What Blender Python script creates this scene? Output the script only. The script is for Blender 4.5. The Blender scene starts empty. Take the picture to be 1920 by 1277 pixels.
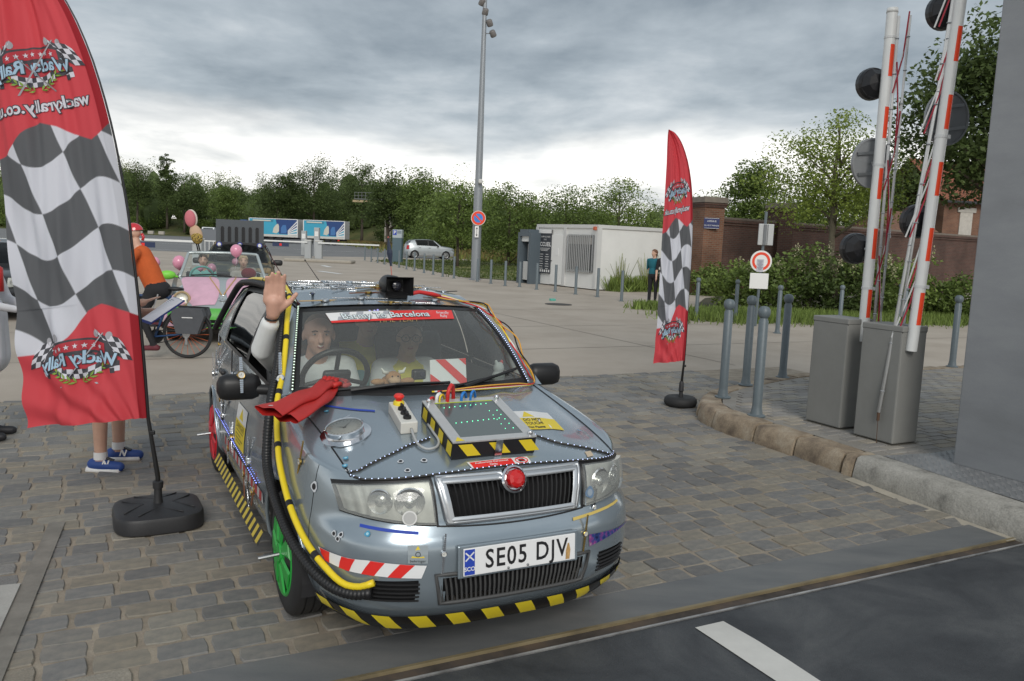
import bpy, bmesh, math, random
import numpy as np
from mathutils import Vector, Matrix, Euler, Quaternion
PI = math.pi
random.seed(7)
rng = np.random.default_rng(7)
sc = bpy.context.scene
C = sc.collection

# ------------------------------------------------------------------ camera
W_, H_, F_, CH_, PT_, RO_ = 1920, 1277, 1533.65, 1.77, .12, .041
_f = np.array([0, math.cos(PT_), -math.sin(PT_)]); _u0 = np.array([0, math.sin(PT_), math.cos(PT_)]); _r0 = np.array([1., 0, 0])
_r = math.cos(RO_) * _r0 + math.sin(RO_) * _u0; _u = -math.sin(RO_) * _r0 + math.cos(RO_) * _u0
cam_d = bpy.data.cameras.new('camera'); cam = bpy.data.objects.new('camera', cam_d); C.objects.link(cam)
cam_d.sensor_width = 36; cam_d.lens = F_ / W_ * 36; cam_d.clip_start = .05; cam_d.clip_end = 3000
mw = Matrix.Identity(4)
for i in range(3):
    mw[i][0] = _r[i]; mw[i][1] = _u[i]; mw[i][2] = -_f[i]
mw[2][3] = CH_
cam.matrix_world = mw
sc.camera = cam

# ------------------------------------------------------------------ sky, sun, exposure
SUN_EL, SUN_AZ = math.radians(32), math.radians(172)      # azimuth clockwise from +Y; aimed from behind the camera to approximate its flash
world = bpy.data.worlds.new('World'); sc.world = world; world.use_nodes = True
def build_world():
    nt = world.node_tree; N = nt.nodes; L = nt.links; N.clear()
    def nd(t, **k):
        n = N.new(t)
        for a, b in k.items(): setattr(n, a, b)
        return n
    def mth(op, a, b=None, c=None, clamp=False):
        n = nd('ShaderNodeMath', operation=op); n.use_clamp = clamp
        for i, v in enumerate((a, b, c)):
            if v is None: continue
            if isinstance(v, (int, float)): n.inputs[i].default_value = v
            else: L.new(v, n.inputs[i])
        return n.outputs[0]
    out = nd('ShaderNodeOutputWorld'); bg = nd('ShaderNodeBackground'); L.new(bg.outputs[0], out.inputs[0])
    sky = nd('ShaderNodeTexSky', sky_type='NISHITA'); sky.sun_disc = False
    sky.sun_elevation = SUN_EL; sky.sun_rotation = SUN_AZ
    tc = nd('ShaderNodeTexCoord'); sp = nd('ShaderNodeSeparateXYZ'); L.new(tc.outputs['Generated'], sp.inputs[0])
    z = mth('MAXIMUM', sp.outputs[2], 0.0)
    den = mth('ADD', z, .10)
    cx = mth('DIVIDE', sp.outputs[0], den); cy = mth('DIVIDE', sp.outputs[1], den)
    cb = nd('ShaderNodeCombineXYZ'); L.new(cx, cb.inputs[0]); L.new(cy, cb.inputs[1])
    def noise(scale, detail, rough, off, dist=0):
        mp = nd('ShaderNodeMapping'); mp.inputs['Location'].default_value = off; mp.inputs['Scale'].default_value = (1, .8, 1)
        L.new(cb.outputs[0], mp.inputs[0])
        n = nd('ShaderNodeTexNoise'); n.inputs['Scale'].default_value = scale; n.inputs['Detail'].default_value = detail
        n.inputs['Roughness'].default_value = rough; n.inputs['Distortion'].default_value = dist
        L.new(mp.outputs[0], n.inputs[0]); return n.outputs[0]
    big = noise(.22, 6, .55, (3.1, 1.7, 0)); mid = noise(.62, 8, .56, (9.3, 4.2, 0), .25); fine = noise(1.7, 7, .55, (0.3, 7.2, 2), .2)
    # cloud deck that breaks up towards the horizon
    t = mth('ADD', z, mth('MULTIPLY', mth('SUBTRACT', big, .5), .34))
    t = mth('ADD', t, mth('MULTIPLY', mth('SUBTRACT', mid, .5), .22))
    mr = nd('ShaderNodeMapRange', interpolation_type='SMOOTHSTEP'); L.new(t, mr.inputs[0])
    mr.inputs[1].default_value = .085; mr.inputs[2].default_value = .165; deck = mr.outputs[0]
    mid2 = mth('ADD', mth('MULTIPLY', mid, .66), mth('MULTIPLY', fine, .34))
    r2 = nd('ShaderNodeValToRGB'); L.new(mid2, r2.inputs[0])
    e = r2.color_ramp.elements
    e[0].position = .40; e[0].color = (2.2, 2.6, 2.95, 1)
    e[1].position = .62; e[1].color = (6.0, 6.3, 6.5, 1)
    k = e.new(.50); k.color = (3.6, 4.05, 4.4, 1)
    r1 = nd('ShaderNodeValToRGB'); L.new(mid2, r1.inputs[0])
    e = r1.color_ramp.elements
    e[0].position = .33; e[0].color = (5.4, 5.6, 5.7, 1); e[1].position = .55; e[1].color = (11.5, 11.2, 10.7, 1)
    mx = nd('ShaderNodeMix', data_type='RGBA'); L.new(deck, mx.inputs[0]); L.new(r1.outputs[0], mx.inputs[6]); L.new(r2.outputs[0], mx.inputs[7])
    mx2 = nd('ShaderNodeMix', data_type='RGBA'); mx2.inputs[0].default_value = .94; L.new(sky.outputs[0], mx2.inputs[6]); L.new(mx.outputs[2], mx2.inputs[7])
    L.new(mx2.outputs[2], bg.inputs[0]); bg.inputs[1].default_value = .10
build_world()
sd = bpy.data.lights.new('sun', 'SUN'); sd.energy = 1.5; sd.angle = math.radians(28); sd.color = (1, .96, .9)
sun = bpy.data.objects.new('sun', sd); C.objects.link(sun)
_sdv = Vector((math.sin(SUN_AZ) * math.cos(SUN_EL), math.cos(SUN_AZ) * math.cos(SUN_EL), math.sin(SUN_EL)))
sun.rotation_euler = _sdv.to_track_quat('Z', 'Y').to_euler(); sun.location = (0, -20, 40)
vs = sc.view_settings
vs.view_transform = 'Standard'; vs.look = 'None'; vs.exposure = 0.30; vs.gamma = 1; vs.use_curve_mapping = False
sc.cycles.max_bounces = 6; sc.cycles.transparent_max_bounces = 12; sc.cycles.diffuse_bounces = 3
sc.cycles.caustics_reflective = False; sc.cycles.caustics_refractive = False

# ------------------------------------------------------------------ measuring helpers (photo pixel -> point of the place)
def ray(x, y): return _f + ((x - W_ / 2) / F_) * _r - ((y - H_ / 2) / F_) * _u
def G(x, y, z=0.):
    d = ray(x, y); return Vector(np.array([0, 0, CH_]) + (z - CH_) / d[2] * d)
def at(x, y, Y):
    d = ray(x, y); return Vector(np.array([0, 0, CH_]) + Y / d[1] * d)
def pix(P):
    d = np.asarray(P, float) - np.array([0, 0, CH_]); z = d @ _f
    return np.stack([W_ / 2 + F_ * (d @ _r) / z, H_ / 2 - F_ * (d @ _u) / z], -1)
RA = math.radians(27.4); EX = Vector((math.cos(RA), math.sin(RA), 0)); NX = Vector((-math.sin(RA), math.cos(RA), 0))
def EN(e, n, z=0.): return EX * e + NX * n + Vector((0, 0, z))

# ------------------------------------------------------------------ materials
MATS = {}
def M(name, col=(.5, .5, .5), rough=.6, metal=0., var=0., vs=8., bump=0., bs=60., spec=.5, coat=0., island=0., emit=None, est=1., trans=0., stretch=None):
    if name in MATS: return MATS[name]
    m = bpy.data.materials.new(name); m.use_nodes = True; nt = m.node_tree; b = nt.nodes['Principled BSDF']; L = nt.links
    b.inputs['Base Color'].default_value = (*col, 1); b.inputs['Roughness'].default_value = rough; b.inputs['Metallic'].default_value = metal
    b.inputs['Specular IOR Level'].default_value = spec; b.inputs['Coat Weight'].default_value = coat; b.inputs['Coat Roughness'].default_value = .06
    if trans: b.inputs['Transmission Weight'].default_value = trans
    tc = nt.nodes.new('ShaderNodeTexCoord'); src = tc.outputs['Object']
    if stretch:
        mp = nt.nodes.new('ShaderNodeMapping'); mp.inputs['Scale'].default_value = stretch; L.new(src, mp.inputs[0]); src = mp.outputs[0]
    cur = None
    if var:
        n = nt.nodes.new('ShaderNodeTexNoise'); n.inputs['Scale'].default_value = vs; n.inputs['Detail'].default_value = 6; n.inputs['Roughness'].default_value = .65
        L.new(src, n.inputs[0])
        mr = nt.nodes.new('ShaderNodeMapRange'); mr.inputs[1].default_value = .25; mr.inputs[2].default_value = .75
        mr.inputs[3].default_value = 1 - var; mr.inputs[4].default_value = 1 + var; L.new(n.outputs[0], mr.inputs[0]); cur = mr.outputs[0]
    if island:
        g = nt.nodes.new('ShaderNodeNewGeometry')
        mr = nt.nodes.new('ShaderNodeMapRange'); mr.inputs[3].default_value = 1 - island; mr.inputs[4].default_value = 1 + island
        oi = nt.nodes.new('ShaderNodeObjectInfo'); ad = nt.nodes.new('ShaderNodeMath'); ad.operation = 'ADD'; fr = nt.nodes.new('ShaderNodeMath'); fr.operation = 'FRACT'
        L.new(g.outputs['Random Per Island'], ad.inputs[0]); L.new(oi.outputs['Random'], ad.inputs[1]); L.new(ad.outputs[0], fr.inputs[0]); L.new(fr.outputs[0], mr.inputs[0])
        if cur is None: cur = mr.outputs[0]
        else:
            mu = nt.nodes.new('ShaderNodeMath'); mu.operation = 'MULTIPLY'; L.new(cur, mu.inputs[0]); L.new(mr.outputs[0], mu.inputs[1]); cur = mu.outputs[0]
    if cur is not None:
        hv = nt.nodes.new('ShaderNodeVectorMath'); hv.operation = 'SCALE'; hv.inputs[0].default_value = col; L.new(cur, hv.inputs['Scale']); L.new(hv.outputs[0], b.inputs['Base Color'])
    if bump:
        n = nt.nodes.new('ShaderNodeTexNoise'); n.inputs['Scale'].default_value = bs; n.inputs['Detail'].default_value = 5; L.new(src, n.inputs[0])
        bp = nt.nodes.new('ShaderNodeBump'); bp.inputs['Strength'].default_value = bump; bp.inputs['Distance'].default_value = .01; L.new(n.outputs[0], bp.inputs['Height']); L.new(bp.outputs[0], b.inputs['Normal'])
    if emit: b.inputs['Emission Color'].default_value = (*emit, 1); b.inputs['Emission Strength'].default_value = est
    MATS[name] = m; return m
def noise_mix(name, cols, scale=3., detail=6, rough=.85, bump=.0, bs=80., pos=None, metal=0., fine=0., fs=120., stretch=None, dist=0.):
    """ramp of real surface colours over noise"""
    m = M(name, cols[0], rough, metal, bump=bump, bs=bs); nt = m.node_tree; L = nt.links; b = nt.nodes['Principled BSDF']
    tc = nt.nodes.new('ShaderNodeTexCoord'); src = tc.outputs['Object']
    if stretch:
        mp = nt.nodes.new('ShaderNodeMapping'); mp.inputs['Scale'].default_value = stretch; L.new(src, mp.inputs[0]); src = mp.outputs[0]
    n = nt.nodes.new('ShaderNodeTexNoise'); n.inputs['Scale'].default_value = scale; n.inputs['Detail'].default_value = detail; n.inputs['Roughness'].default_value = .62; n.inputs['Distortion'].default_value = dist; L.new(src, n.inputs[0])
    cr = nt.nodes.new('ShaderNodeValToRGB'); L.new(n.outputs[0], cr.inputs[0]); el = cr.color_ramp.elements
    k = len(cols); ps = pos or [.3 + .4 * i / (k - 1) for i in range(k)]
    el[0].position = ps[0]; el[0].color = (*cols[0], 1); el[1].position = ps[-1]; el[1].color = (*cols[-1], 1)
    for i in range(1, k - 1): x = el.new(ps[i]); x.color = (*cols[i], 1)
    o = cr.outputs[0]
    if fine:
        n2 = nt.nodes.new('ShaderNodeTexNoise'); n2.inputs['Scale'].default_value = fs; n2.inputs['Detail'].default_value = 3; L.new(src, n2.inputs[0])
        mr = nt.nodes.new('ShaderNodeMapRange'); mr.inputs[1].default_value = .25; mr.inputs[2].default_value = .75; mr.inputs[3].default_value = 1 - fine; mr.inputs[4].default_value = 1 + fine; L.new(n2.outputs[0], mr.inputs[0])
        hv = nt.nodes.new('ShaderNodeVectorMath'); hv.operation = 'SCALE'; L.new(o, hv.inputs[0]); L.new(mr.outputs[0], hv.inputs['Scale']); o = hv.outputs[0]
    L.new(o, b.inputs['Base Color']); return m
def glass(name, tint=(.8, .9, .88), refl=1.0, f0=1.45, alpha=0.):
    if name in MATS: return MATS[name]
    m = bpy.data.materials.new(name); m.use_nodes = True; nt = m.node_tree; L = nt.links; nt.nodes.clear()
    o = nt.nodes.new('ShaderNodeOutputMaterial'); t = nt.nodes.new('ShaderNodeBsdfTransparent'); t.inputs[0].default_value = (*tint, 1)
    g = nt.nodes.new('ShaderNodeBsdfGlossy'); g.inputs['Roughness'].default_value = .02; fr = nt.nodes.new('ShaderNodeFresnel'); fr.inputs[0].default_value = f0
    mx = nt.nodes.new('ShaderNodeMixShader'); mu = nt.nodes.new('ShaderNodeMath'); mu.operation = 'MULTIPLY'; mu.inputs[1].default_value = refl
    L.new(fr.outputs[0], mu.inputs[0]); L.new(mu.outputs[0], mx.inputs[0]); L.new(t.outputs[0], mx.inputs[1]); L.new(g.outputs[0], mx.inputs[2]); last = mx.outputs[0]
    if alpha:
        d = nt.nodes.new('ShaderNodeBsdfDiffuse'); d.inputs[0].default_value = (.75, .78, .76, 1); m2 = nt.nodes.new('ShaderNodeMixShader'); m2.inputs[0].default_value = alpha
        L.new(last, m2.inputs[1]); L.new(d.outputs[0], m2.inputs[2]); last = m2.outputs[0]
    L.new(last, o.inputs[0]); MATS[name] = m; return m
def vcol_mat(name, rough=.7, transl=0.):
    if name in MATS: return MATS[name]
    m = M(name, (.5, .5, .5), rough); nt = m.node_tree; a = nt.nodes.new('ShaderNodeVertexColor'); a.layer_name = 'Col'; b = nt.nodes['Principled BSDF']
    nt.links.new(a.outputs[0], b.inputs['Base Color'])
    if transl:
        tr = nt.nodes.new('ShaderNodeBsdfTranslucent'); nt.links.new(a.outputs[0], tr.inputs[0]); mx = nt.nodes.new('ShaderNodeMixShader'); mx.inputs[0].default_value = transl
        nt.links.new(b.outputs[0], mx.inputs[1]); nt.links.new(tr.outputs[0], mx.inputs[2]); nt.links.new(mx.outputs[0], nt.nodes['Material Output'].inputs[0])
    return m
def S(h):      # sRGB hex -> linear
    v = [int(h[i:i + 2], 16) / 255 for i in (0, 2, 4)]
    return tuple(x / 12.92 if x <= .04045 else ((x + .055) / 1.055) ** 2.4 for x in v)

# ------------------------------------------------------------------ mesh helpers
class MB:
    def __init__(s): s.v = []; s.f = []; s.m = []
    def add(s, V, Fc, m=0):
        b = len(s.v); s.v += [tuple(p) for p in V]; s.f += [tuple(i + b for i in q) for q in Fc]; s.m += [m] * len(Fc); return s
    def box(s, c, d, R=None, m=0, taper=None):
        x, y, z = d[0] / 2, d[1] / 2, d[2] / 2; t = taper or 1.
        V = [Vector((a * x * (t if k > 0 else 1), b * y * (t if k > 0 else 1), k * z)) for k in (-1, 1) for b in (-1, 1) for a in (-1, 1)]
        if R is not None:
            R = R if isinstance(R, Matrix) else Matrix.Rotation(R, 3, 'Z'); V = [R @ p for p in V]
        c = Vector(c); return s.add([p + c for p in V], [(0, 2, 3, 1), (4, 5, 7, 6), (0, 1, 5, 4), (2, 6, 7, 3), (0, 4, 6, 2), (1, 3, 7, 5)], m)
    def rbox(s, c, d, r=.01, R=None, m=0):      # box with chamfered edges
        x, y, z = d[0] / 2, d[1] / 2, d[2] / 2; r = min(r, x * .9, y * .9, z * .9)
        bm = bmesh.new(); bmesh.ops.create_cube(bm, size=1)
        for v in bm.verts: v.co = Vector((v.co.x * 2 * x, v.co.y * 2 * y, v.co.z * 2 * z))
        bmesh.ops.bevel(bm, geom=list(bm.edges), offset=r, segments=2, affect='EDGES', profile=.5)
        if R is not None: R = R if isinstance(R, Matrix) else Matrix.Rotation(R, 3, 'Z')
        bm.verts.index_update(); c = Vector(c)
        s.add([(R @ v.co if R is not None else v.co) + c for v in bm.verts], [[v.index for v in f.verts] for f in bm.faces], m); bm.free(); return s
    def tube(s, P, r, n=8, m=0, cap=True, closed=False):
        P = [Vector(p) for p in P]; k = len(P); rs = r if hasattr(r, '__len__') else [r] * k
        V = []; up = None
        for i in range(k):
            if closed: d = P[(i + 1) % k] - P[i - 1]
            else: d = P[min(i + 1, k - 1)] - P[max(i - 1, 0)]
            d = d.normalized() if d.length > 1e-9 else Vector((0, 0, 1))
            if up is None: up = Vector((0, 0, 1)) if abs(d.z) < .9 else Vector((1, 0, 0))
            a = d.cross(up)
            if a.length < 1e-6: a = d.orthogonal()
            a.normalize(); b = a.cross(d); up = b
            V += [P[i] + (a * math.cos(2 * PI * j / n) + b * math.sin(2 * PI * j / n)) * rs[i] for j in range(n)]
        Fc = []
        for i in range(k if closed else k - 1):
            i2 = (i + 1) % k
            Fc += [(i * n + j, i * n + (j + 1) % n, i2 * n + (j + 1) % n, i2 * n + j) for j in range(n)]
        if cap and not closed: Fc += [tuple(range(n))[::-1], tuple(range((k - 1) * n, k * n))]
        return s.add(V, Fc, m)
    def cyl(s, a, b, r, n=16, m=0, r2=None): return s.tube([a, b], [r, r if r2 is None else r2], n, m)
    def lathe(s, prof, n=24, m=0, o=(0, 0, 0), ax='Z', cap=True, R=None):
        V = []
        for (r, z) in prof:
            for j in range(n):
                a = 2 * PI * j / n; p = (r * math.cos(a), r * math.sin(a), z)
                if ax == 'Y': p = (p[0], p[2], p[1])
                elif ax == 'X': p = (p[2], p[0], p[1])
                p = Vector(p)
                if R is not None: p = R @ p
                V.append(p + Vector(o))
        k = len(prof); Fc = [(i * n + j, i * n + (j + 1) % n, (i + 1) * n + (j + 1) % n, (i + 1) * n + j) for i in range(k - 1) for j in range(n)]
        if cap: Fc += [tuple(range(n))[::-1], tuple(range((k - 1) * n, k * n))]
        return s.add(V, Fc, m)
    def ell(s, c, r, n=16, k=10, m=0, R=None):
        c = Vector(c); r = (r, r, r) if not hasattr(r, '__len__') else r; V = []
        for i in range(1, k):
            t = PI * i / k
            for j in range(n):
                a = 2 * PI * j / n; V.append(Vector((math.sin(t) * math.cos(a) * r[0], math.sin(t) * math.sin(a) * r[1], math.cos(t) * r[2])))
        V += [Vector((0, 0, r[2])), Vector((0, 0, -r[2]))]
        if R is not None: V = [R @ p for p in V]
        Fc = [(i * n + j, (i + 1) * n + j, (i + 1) * n + (j + 1) % n, i * n + (j + 1) % n) for i in range(k - 2) for j in range(n)]
        t, b = (k - 1) * n, (k - 1) * n + 1
        Fc += [(t, j, (j + 1) % n) for j in range(n)] + [(b, (k - 2) * n + (j + 1) % n, (k - 2) * n + j) for j in range(n)]
        return s.add([p + c for p in V], Fc, m)
    def grid(s, fn, nu, nv, m=0, keep=None, flip=False):
        V = [fn(i / nu, j / nv) for j in range(nv + 1) for i in range(nu + 1)]; w = nu + 1; Fc = []
        for j in range(nv):
            for i in range(nu):
                if keep and not keep((i + .5) / nu, (j + .5) / nv): continue
                q = (j * w + i, j * w + i + 1, (j + 1) * w + i + 1, (j + 1) * w + i); Fc.append(q[::-1] if flip else q)
        return s.add(V, Fc, m)
    def prism(s, poly, z0, z1, m=0, T=None):     # 2D polygon extruded along local z ; T maps (x,y,z)->3D
        k = len(poly); T = T or (lambda x, y, z: (x, y, z))
        return s.add([T(x, y, z0) for x, y in poly] + [T(x, y, z1) for x, y in poly], [tuple(range(k))[::-1], tuple(range(k, 2 * k))] + [(i, (i + 1) % k, k + (i + 1) % k, k + i) for i in range(k)], m)
def obj(name, mb, mat, parent=None, smooth=False, loc=None, rot=None, sharp=None):
    me = bpy.data.meshes.new(name)
    if isinstance(mb, MB):
        me.from_pydata(mb.v, [], mb.f)
        mats = mat if isinstance(mat, (list, tuple)) else [mat]
        for x in mats: me.materials.append(x)
        if len(mats) > 1: me.polygons.foreach_set('material_index', mb.m)
        if smooth:
            me.polygons.foreach_set('use_smooth', [True] * len(me.polygons))
            if sharp: me.set_sharp_from_angle(angle=math.radians(sharp))
        me.update()
    else: me = mb
    o = bpy.data.objects.new(name, me); C.objects.link(o); o.parent = parent
    if loc is not None: o.location = loc
    if rot is not None: o.rotation_euler = rot if hasattr(rot, '__len__') else (0, 0, rot)
    return o
def tag(o, label, cat, group=None, kind=None):
    o['label'] = label
    if cat: o['category'] = cat
    if group: o['group'] = group
    if kind: o['kind'] = kind
    return o
def thing(name, label, cat, loc=(0, 0, 0), rz=0., group=None):
    o = bpy.data.objects.new(name, None); C.objects.link(o); o.location = loc; o.rotation_euler = (0, 0, rz); o.empty_display_size = .2
    return tag(o, label, cat, group)
def struct(name, mb, mat, **k):
    o = obj(name, mb, mat, **k); o['kind'] = 'structure'; return o
def dup(root, loc=None, rz=None, label=None, group=None, scale=None):
    r = root.copy(); C.objects.link(r)
    if loc is not None: r.location = loc
    if rz is not None: r.rotation_euler = (0, 0, rz)
    if scale is not None: r.scale = scale if hasattr(scale, '__len__') else (scale,) * 3
    if label: r['label'] = label
    if group: r['group'] = group
    for ch in root.children:
        c = ch.copy(); C.objects.link(c); c.parent = r
        for g in ch.children: d = g.copy(); C.objects.link(d); d.parent = c
    return r
def text2d(s, size=1., bold=0., ax='CENTER', spacing=1., shear=0.):
    cu = bpy.data.curves.new('t', 'FONT'); cu.body = s; cu.size = size; cu.align_x = ax; cu.align_y = 'CENTER'; cu.offset = bold; cu.space_character = spacing; cu.shear = shear; cu.resolution_u = 3
    o = bpy.data.objects.new('t', cu); C.objects.link(o); dg = bpy.context.evaluated_depsgraph_get(); me = o.evaluated_get(dg).to_mesh()
    V = [(v.co.x, v.co.y) for v in me.vertices]; Fc = [tuple(p.vertices) for p in me.polygons]
    o.evaluated_get(dg).to_mesh_clear(); bpy.data.objects.remove(o); bpy.data.curves.remove(cu)
    return V, Fc
def text_on(mb, s, T, size=1., bold=0., m=0, **k):
    """lettering mapped by T(x, y) -> 3D"""
    V, Fc = text2d(s, size, bold, **k); mb.add([T(x, y) for x, y in V], Fc, m); return mb
def quad_on(mb, poly, T, m=0): mb.add([T(*p) for p in poly], [tuple(range(len(poly)))], m); return mb
def spl(P, n):
    """Catmull-Rom through P, n samples"""
    P = np.asarray(P, float); k = len(P); out = []
    d = np.r_[0, np.cumsum(np.linalg.norm(np.diff(P, axis=0), axis=1))]
    for t in np.linspace(0, d[-1], n):
        i = min(np.searchsorted(d, t, 'right') - 1, k - 2); h = d[i + 1] - d[i]; x = (t - d[i]) / h if h else 0
        m0 = (P[min(i + 1, k - 1)] - P[max(i - 1, 0)]) / max(d[min(i + 1, k - 1)] - d[max(i - 1, 0)], 1e-9) * h
        m1 = (P[min(i + 2, k - 1)] - P[i]) / max(d[min(i + 2, k - 1)] - d[i], 1e-9) * h
        out.append((2 * x**3 - 3 * x**2 + 1) * P[i] + (x**3 - 2 * x**2 + x) * m0 + (-2 * x**3 + 3 * x**2) * P[i + 1] + (x**3 - x**2) * m1)
    return np.array(out)
def smst(a, b, x):
    t = min(max((x - a) / (b - a), 0), 1); return t * t * (3 - 2 * t)
def lerp(a, b, t): return a + (b - a) * t
def V3(*a): return Vector(a)
# ------------------------------------------------------------------ ground, paving, kerbs
white = M('white paint', (.72, .72, .70), .6, var=.08, vs=14)
black = M('black plastic', (.012, .012, .013), .45)
dark = M('dark interior', (.02, .02, .022), .8)
chrome = M('chrome', (.75, .76, .78), .14, 1.)
alu = M('aluminium', (.42, .43, .44), .38, 1., var=.1)
rubber = M('rubber', (.018, .018, .019), .7, bump=.1, bs=200)
red = M('red plastic', (.55, .012, .012), .35)
galv = M('bollard paint', (.125, .155, .172), .45, var=.1, vs=20)

plaza = noise_mix('plaza concrete', [(.345, .295, .24), (.41, .355, .295), (.46, .405, .34)], .55, 8, .9, bump=.05, bs=150, fine=.07, fs=90)
MB_ = MB(); k = 40
MB_.grid(lambda a, b: (-600 + 1200 * a, -40 + 1040 * b, 0), 24, 24)
ground = struct('ground', MB_, plaza)
# expansion joints and tyre-dark lane on the plaza are thin sheets
lane = noise_mix('car park asphalt', [(.15, .15, .155), (.185, .185, .185), (.22, .215, .21)], .4, 6, .9, fine=.1, fs=60)
m = MB(); m.add([(-130, 62, .004), (-17.5, 62, .004), (-10.5, 72, .004), (24, 92, .004), (24, 200, .004), (-130, 260, .004)], [(0, 1, 2, 3, 4, 5)])
struct('car_park_road', m, lane)
m = MB()
for (x0, y0, x1, y1, w) in [(-60, 66, -22, 66, .25), (-40, 92, -16, 88, .2), (-14.8, 37, -13.2, 39.6, .35), (-9.4, 39.3, -7.9, 37.2, .35), (-10.9, 46.5, -10.0, 44.4, .3)]:
    a = Vector((x0, y0, .009)); b = Vector((x1, y1, .009)); nn = (b - a).cross(Vector((0, 0, 1))).normalized() * w / 2
    m.add([a - nn, b - nn, b + nn, a + nn], [(0, 1, 2, 3)])
o = struct('painted_markings', m, white)
# concrete joint lines across the plaza (recessed dark sealant strips)
m = MB(); jm = M('joint sealant', (.2, .175, .15), .9)
for nn in (11.9, 15.2, 19.1, 24.2): m.add([EN(-30, nn, .003), EN(30, nn, .003), EN(30, nn + .02, .003), EN(-30, nn + .02, .003)], [(0, 1, 2, 3)])
for ee in (-9.6, -3.4, 2.7, 8.9): m.add([EN(ee, 9.6, .0035), EN(ee + .02, 9.6, .0035), EN(ee + .02, 26, .0035), EN(ee, 26, .0035)], [(0, 1, 2, 3)])
o = struct('plaza_joints', m, jm)

# grass verge behind the bollards
grassm = noise_mix('grass', [(.07, .10, .025), (.13, .145, .04), (.25, .21, .08)], .35, 7, .95, fine=.25, fs=25)
VERGE = [(.15, 37.3), (-2.4, 38.9), (-10.2, 60.5), (-9.0, 66), (-6, 69), (24, 90), (40, 120), (40, 75), (14, 36), (8.2, 33.6), (5.8, 34.2), (3.5, 36.2)]
m = MB(); m.add([(x, y, .02) for x, y in VERGE], [tuple(range(len(VERGE)))])
struct('grass_verge', m, grassm)

# setts
mortar = noise_mix('sand mortar', [(.22, .185, .14), (.30, .255, .20), (.37, .32, .25)], 6, 6, .95, bump=.3, bs=180, fine=.2, fs=200)
m = MB(); m.grid(lambda a, b: EN(lerp(-9, 9.5, a), lerp(3.27, 9.25, b), .0135), 2, 2)
sett_bed = struct('sett_pavement', m, mortar)
stone = noise_mix('sett stone', [(.165, .165, .16), (.215, .21, .195), (.27, .255, .225)], 2.4, 8, .72, bump=.5, bs=55, fine=.22, fs=140)
def island_tint(mt, amt=.22, warm=.0):
    nt = mt.node_tree; L = nt.links; b = nt.nodes['Principled BSDF']; src = b.inputs['Base Color'].links[0].from_socket
    g = nt.nodes.new('ShaderNodeNewGeometry'); oi = nt.nodes.new('ShaderNodeObjectInfo'); ad = nt.nodes.new('ShaderNodeMath'); ad.operation = 'ADD'; fr = nt.nodes.new('ShaderNodeMath'); fr.operation = 'FRACT'
    L.new(g.outputs['Random Per Island'], ad.inputs[0]); L.new(oi.outputs['Random'], ad.inputs[1]); L.new(ad.outputs[0], fr.inputs[0])
    cr = nt.nodes.new('ShaderNodeValToRGB'); L.new(fr.outputs[0], cr.inputs[0]); e = cr.color_ramp.elements
    e[0].position = 0; e[0].color = (1 - amt, 1 - amt, 1 - amt * .9, 1); e[1].position = 1; e[1].color = (1 + amt * .8 + warm, 1 + amt * .75, 1 + amt * .55 - warm, 1)
    x = e.new(.5); x.color = (1, 1, 1.02, 1); x = e.new(.78); x.color = (1.12 + warm, 1.05, .93 - warm, 1)
    mu = nt.nodes.new('ShaderNodeMix'); mu.data_type = 'RGBA'; mu.blend_type = 'MULTIPLY'; mu.inputs[0].default_value = 1
    L.new(src, mu.inputs[6]); L.new(cr.outputs[0], mu.inputs[7]); L.new(mu.outputs[2], b.inputs['Base Color'])
island_tint(stone, .26, .045)
def sett_shape(r, lx, ly, h):
    """worn sett: irregular rounded outline with a domed top"""
    n = 12; ring = []
    for i in range(n):
        a = 2 * PI * (i + .5) / n; c, s_ = math.cos(a), math.sin(a)
        p = 12.; k = (abs(c) ** p + abs(s_) ** p) ** (-1 / p); j = 1 + r.uniform(-.035, .035)
        ring.append((c * k * lx / 2 * j, s_ * k * ly / 2 * j))
    tl, tx = r.uniform(-.004, .004), r.uniform(-.010, .010)
    V = [(x, y, -.03) for x, y in ring] + [(x, y, h - .005 + tx * x) for x, y in ring] + [(x * .955, y * .94, h + tl * y / ly + tx * x) for x, y in ring] + [(0, 0, h + .0005)]
    Fc = [(i, (i + 1) % n, n + (i + 1) % n, n + i) for i in range(n)] + [(n + i, n + (i + 1) % n, 2 * n + (i + 1) % n, 2 * n + i) for i in range(n)] + [(2 * n + i, 2 * n + (i + 1) % n, 3 * n) for i in range(n)]
    return V, Fc
rs = random.Random(3)
protos = []
for i in range(12):
    V, Fc = sett_shape(rs, 1., 1., .02); protos.append((V, Fc))
setts = []
row = 0; nn = 3.27
KZ = .19
KERB = [tuple(G(x, y, KZ)[:2]) for x, y in [(1500, 700), (1400, 715), (1340, 728), (1313, 745), (1330, 765), (1400, 790), (1500, 820), (1605, 855), (1700, 888), (1815, 928), (1920, 962)]]
KERB = [(KERB[0][0] + 5.2, KERB[0][1] + 2.7)] + KERB + [(KERB[-1][0] + .5, KERB[-1][1] - 1.2), (KERB[-1][0] + 1.8, .2)]
def inside(poly, x, y):
    c = False; j = len(poly) - 1
    for i in range(len(poly)):
        if (poly[i][1] > y) != (poly[j][1] > y) and x < (poly[j][0] - poly[i][0]) * (y - poly[i][1]) / (poly[j][1] - poly[i][1]) + poly[i][0]: c = not c
        j = i
    return c
WALKPOLY = KERB + [(12, .2), (12, 15.3)]
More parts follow.
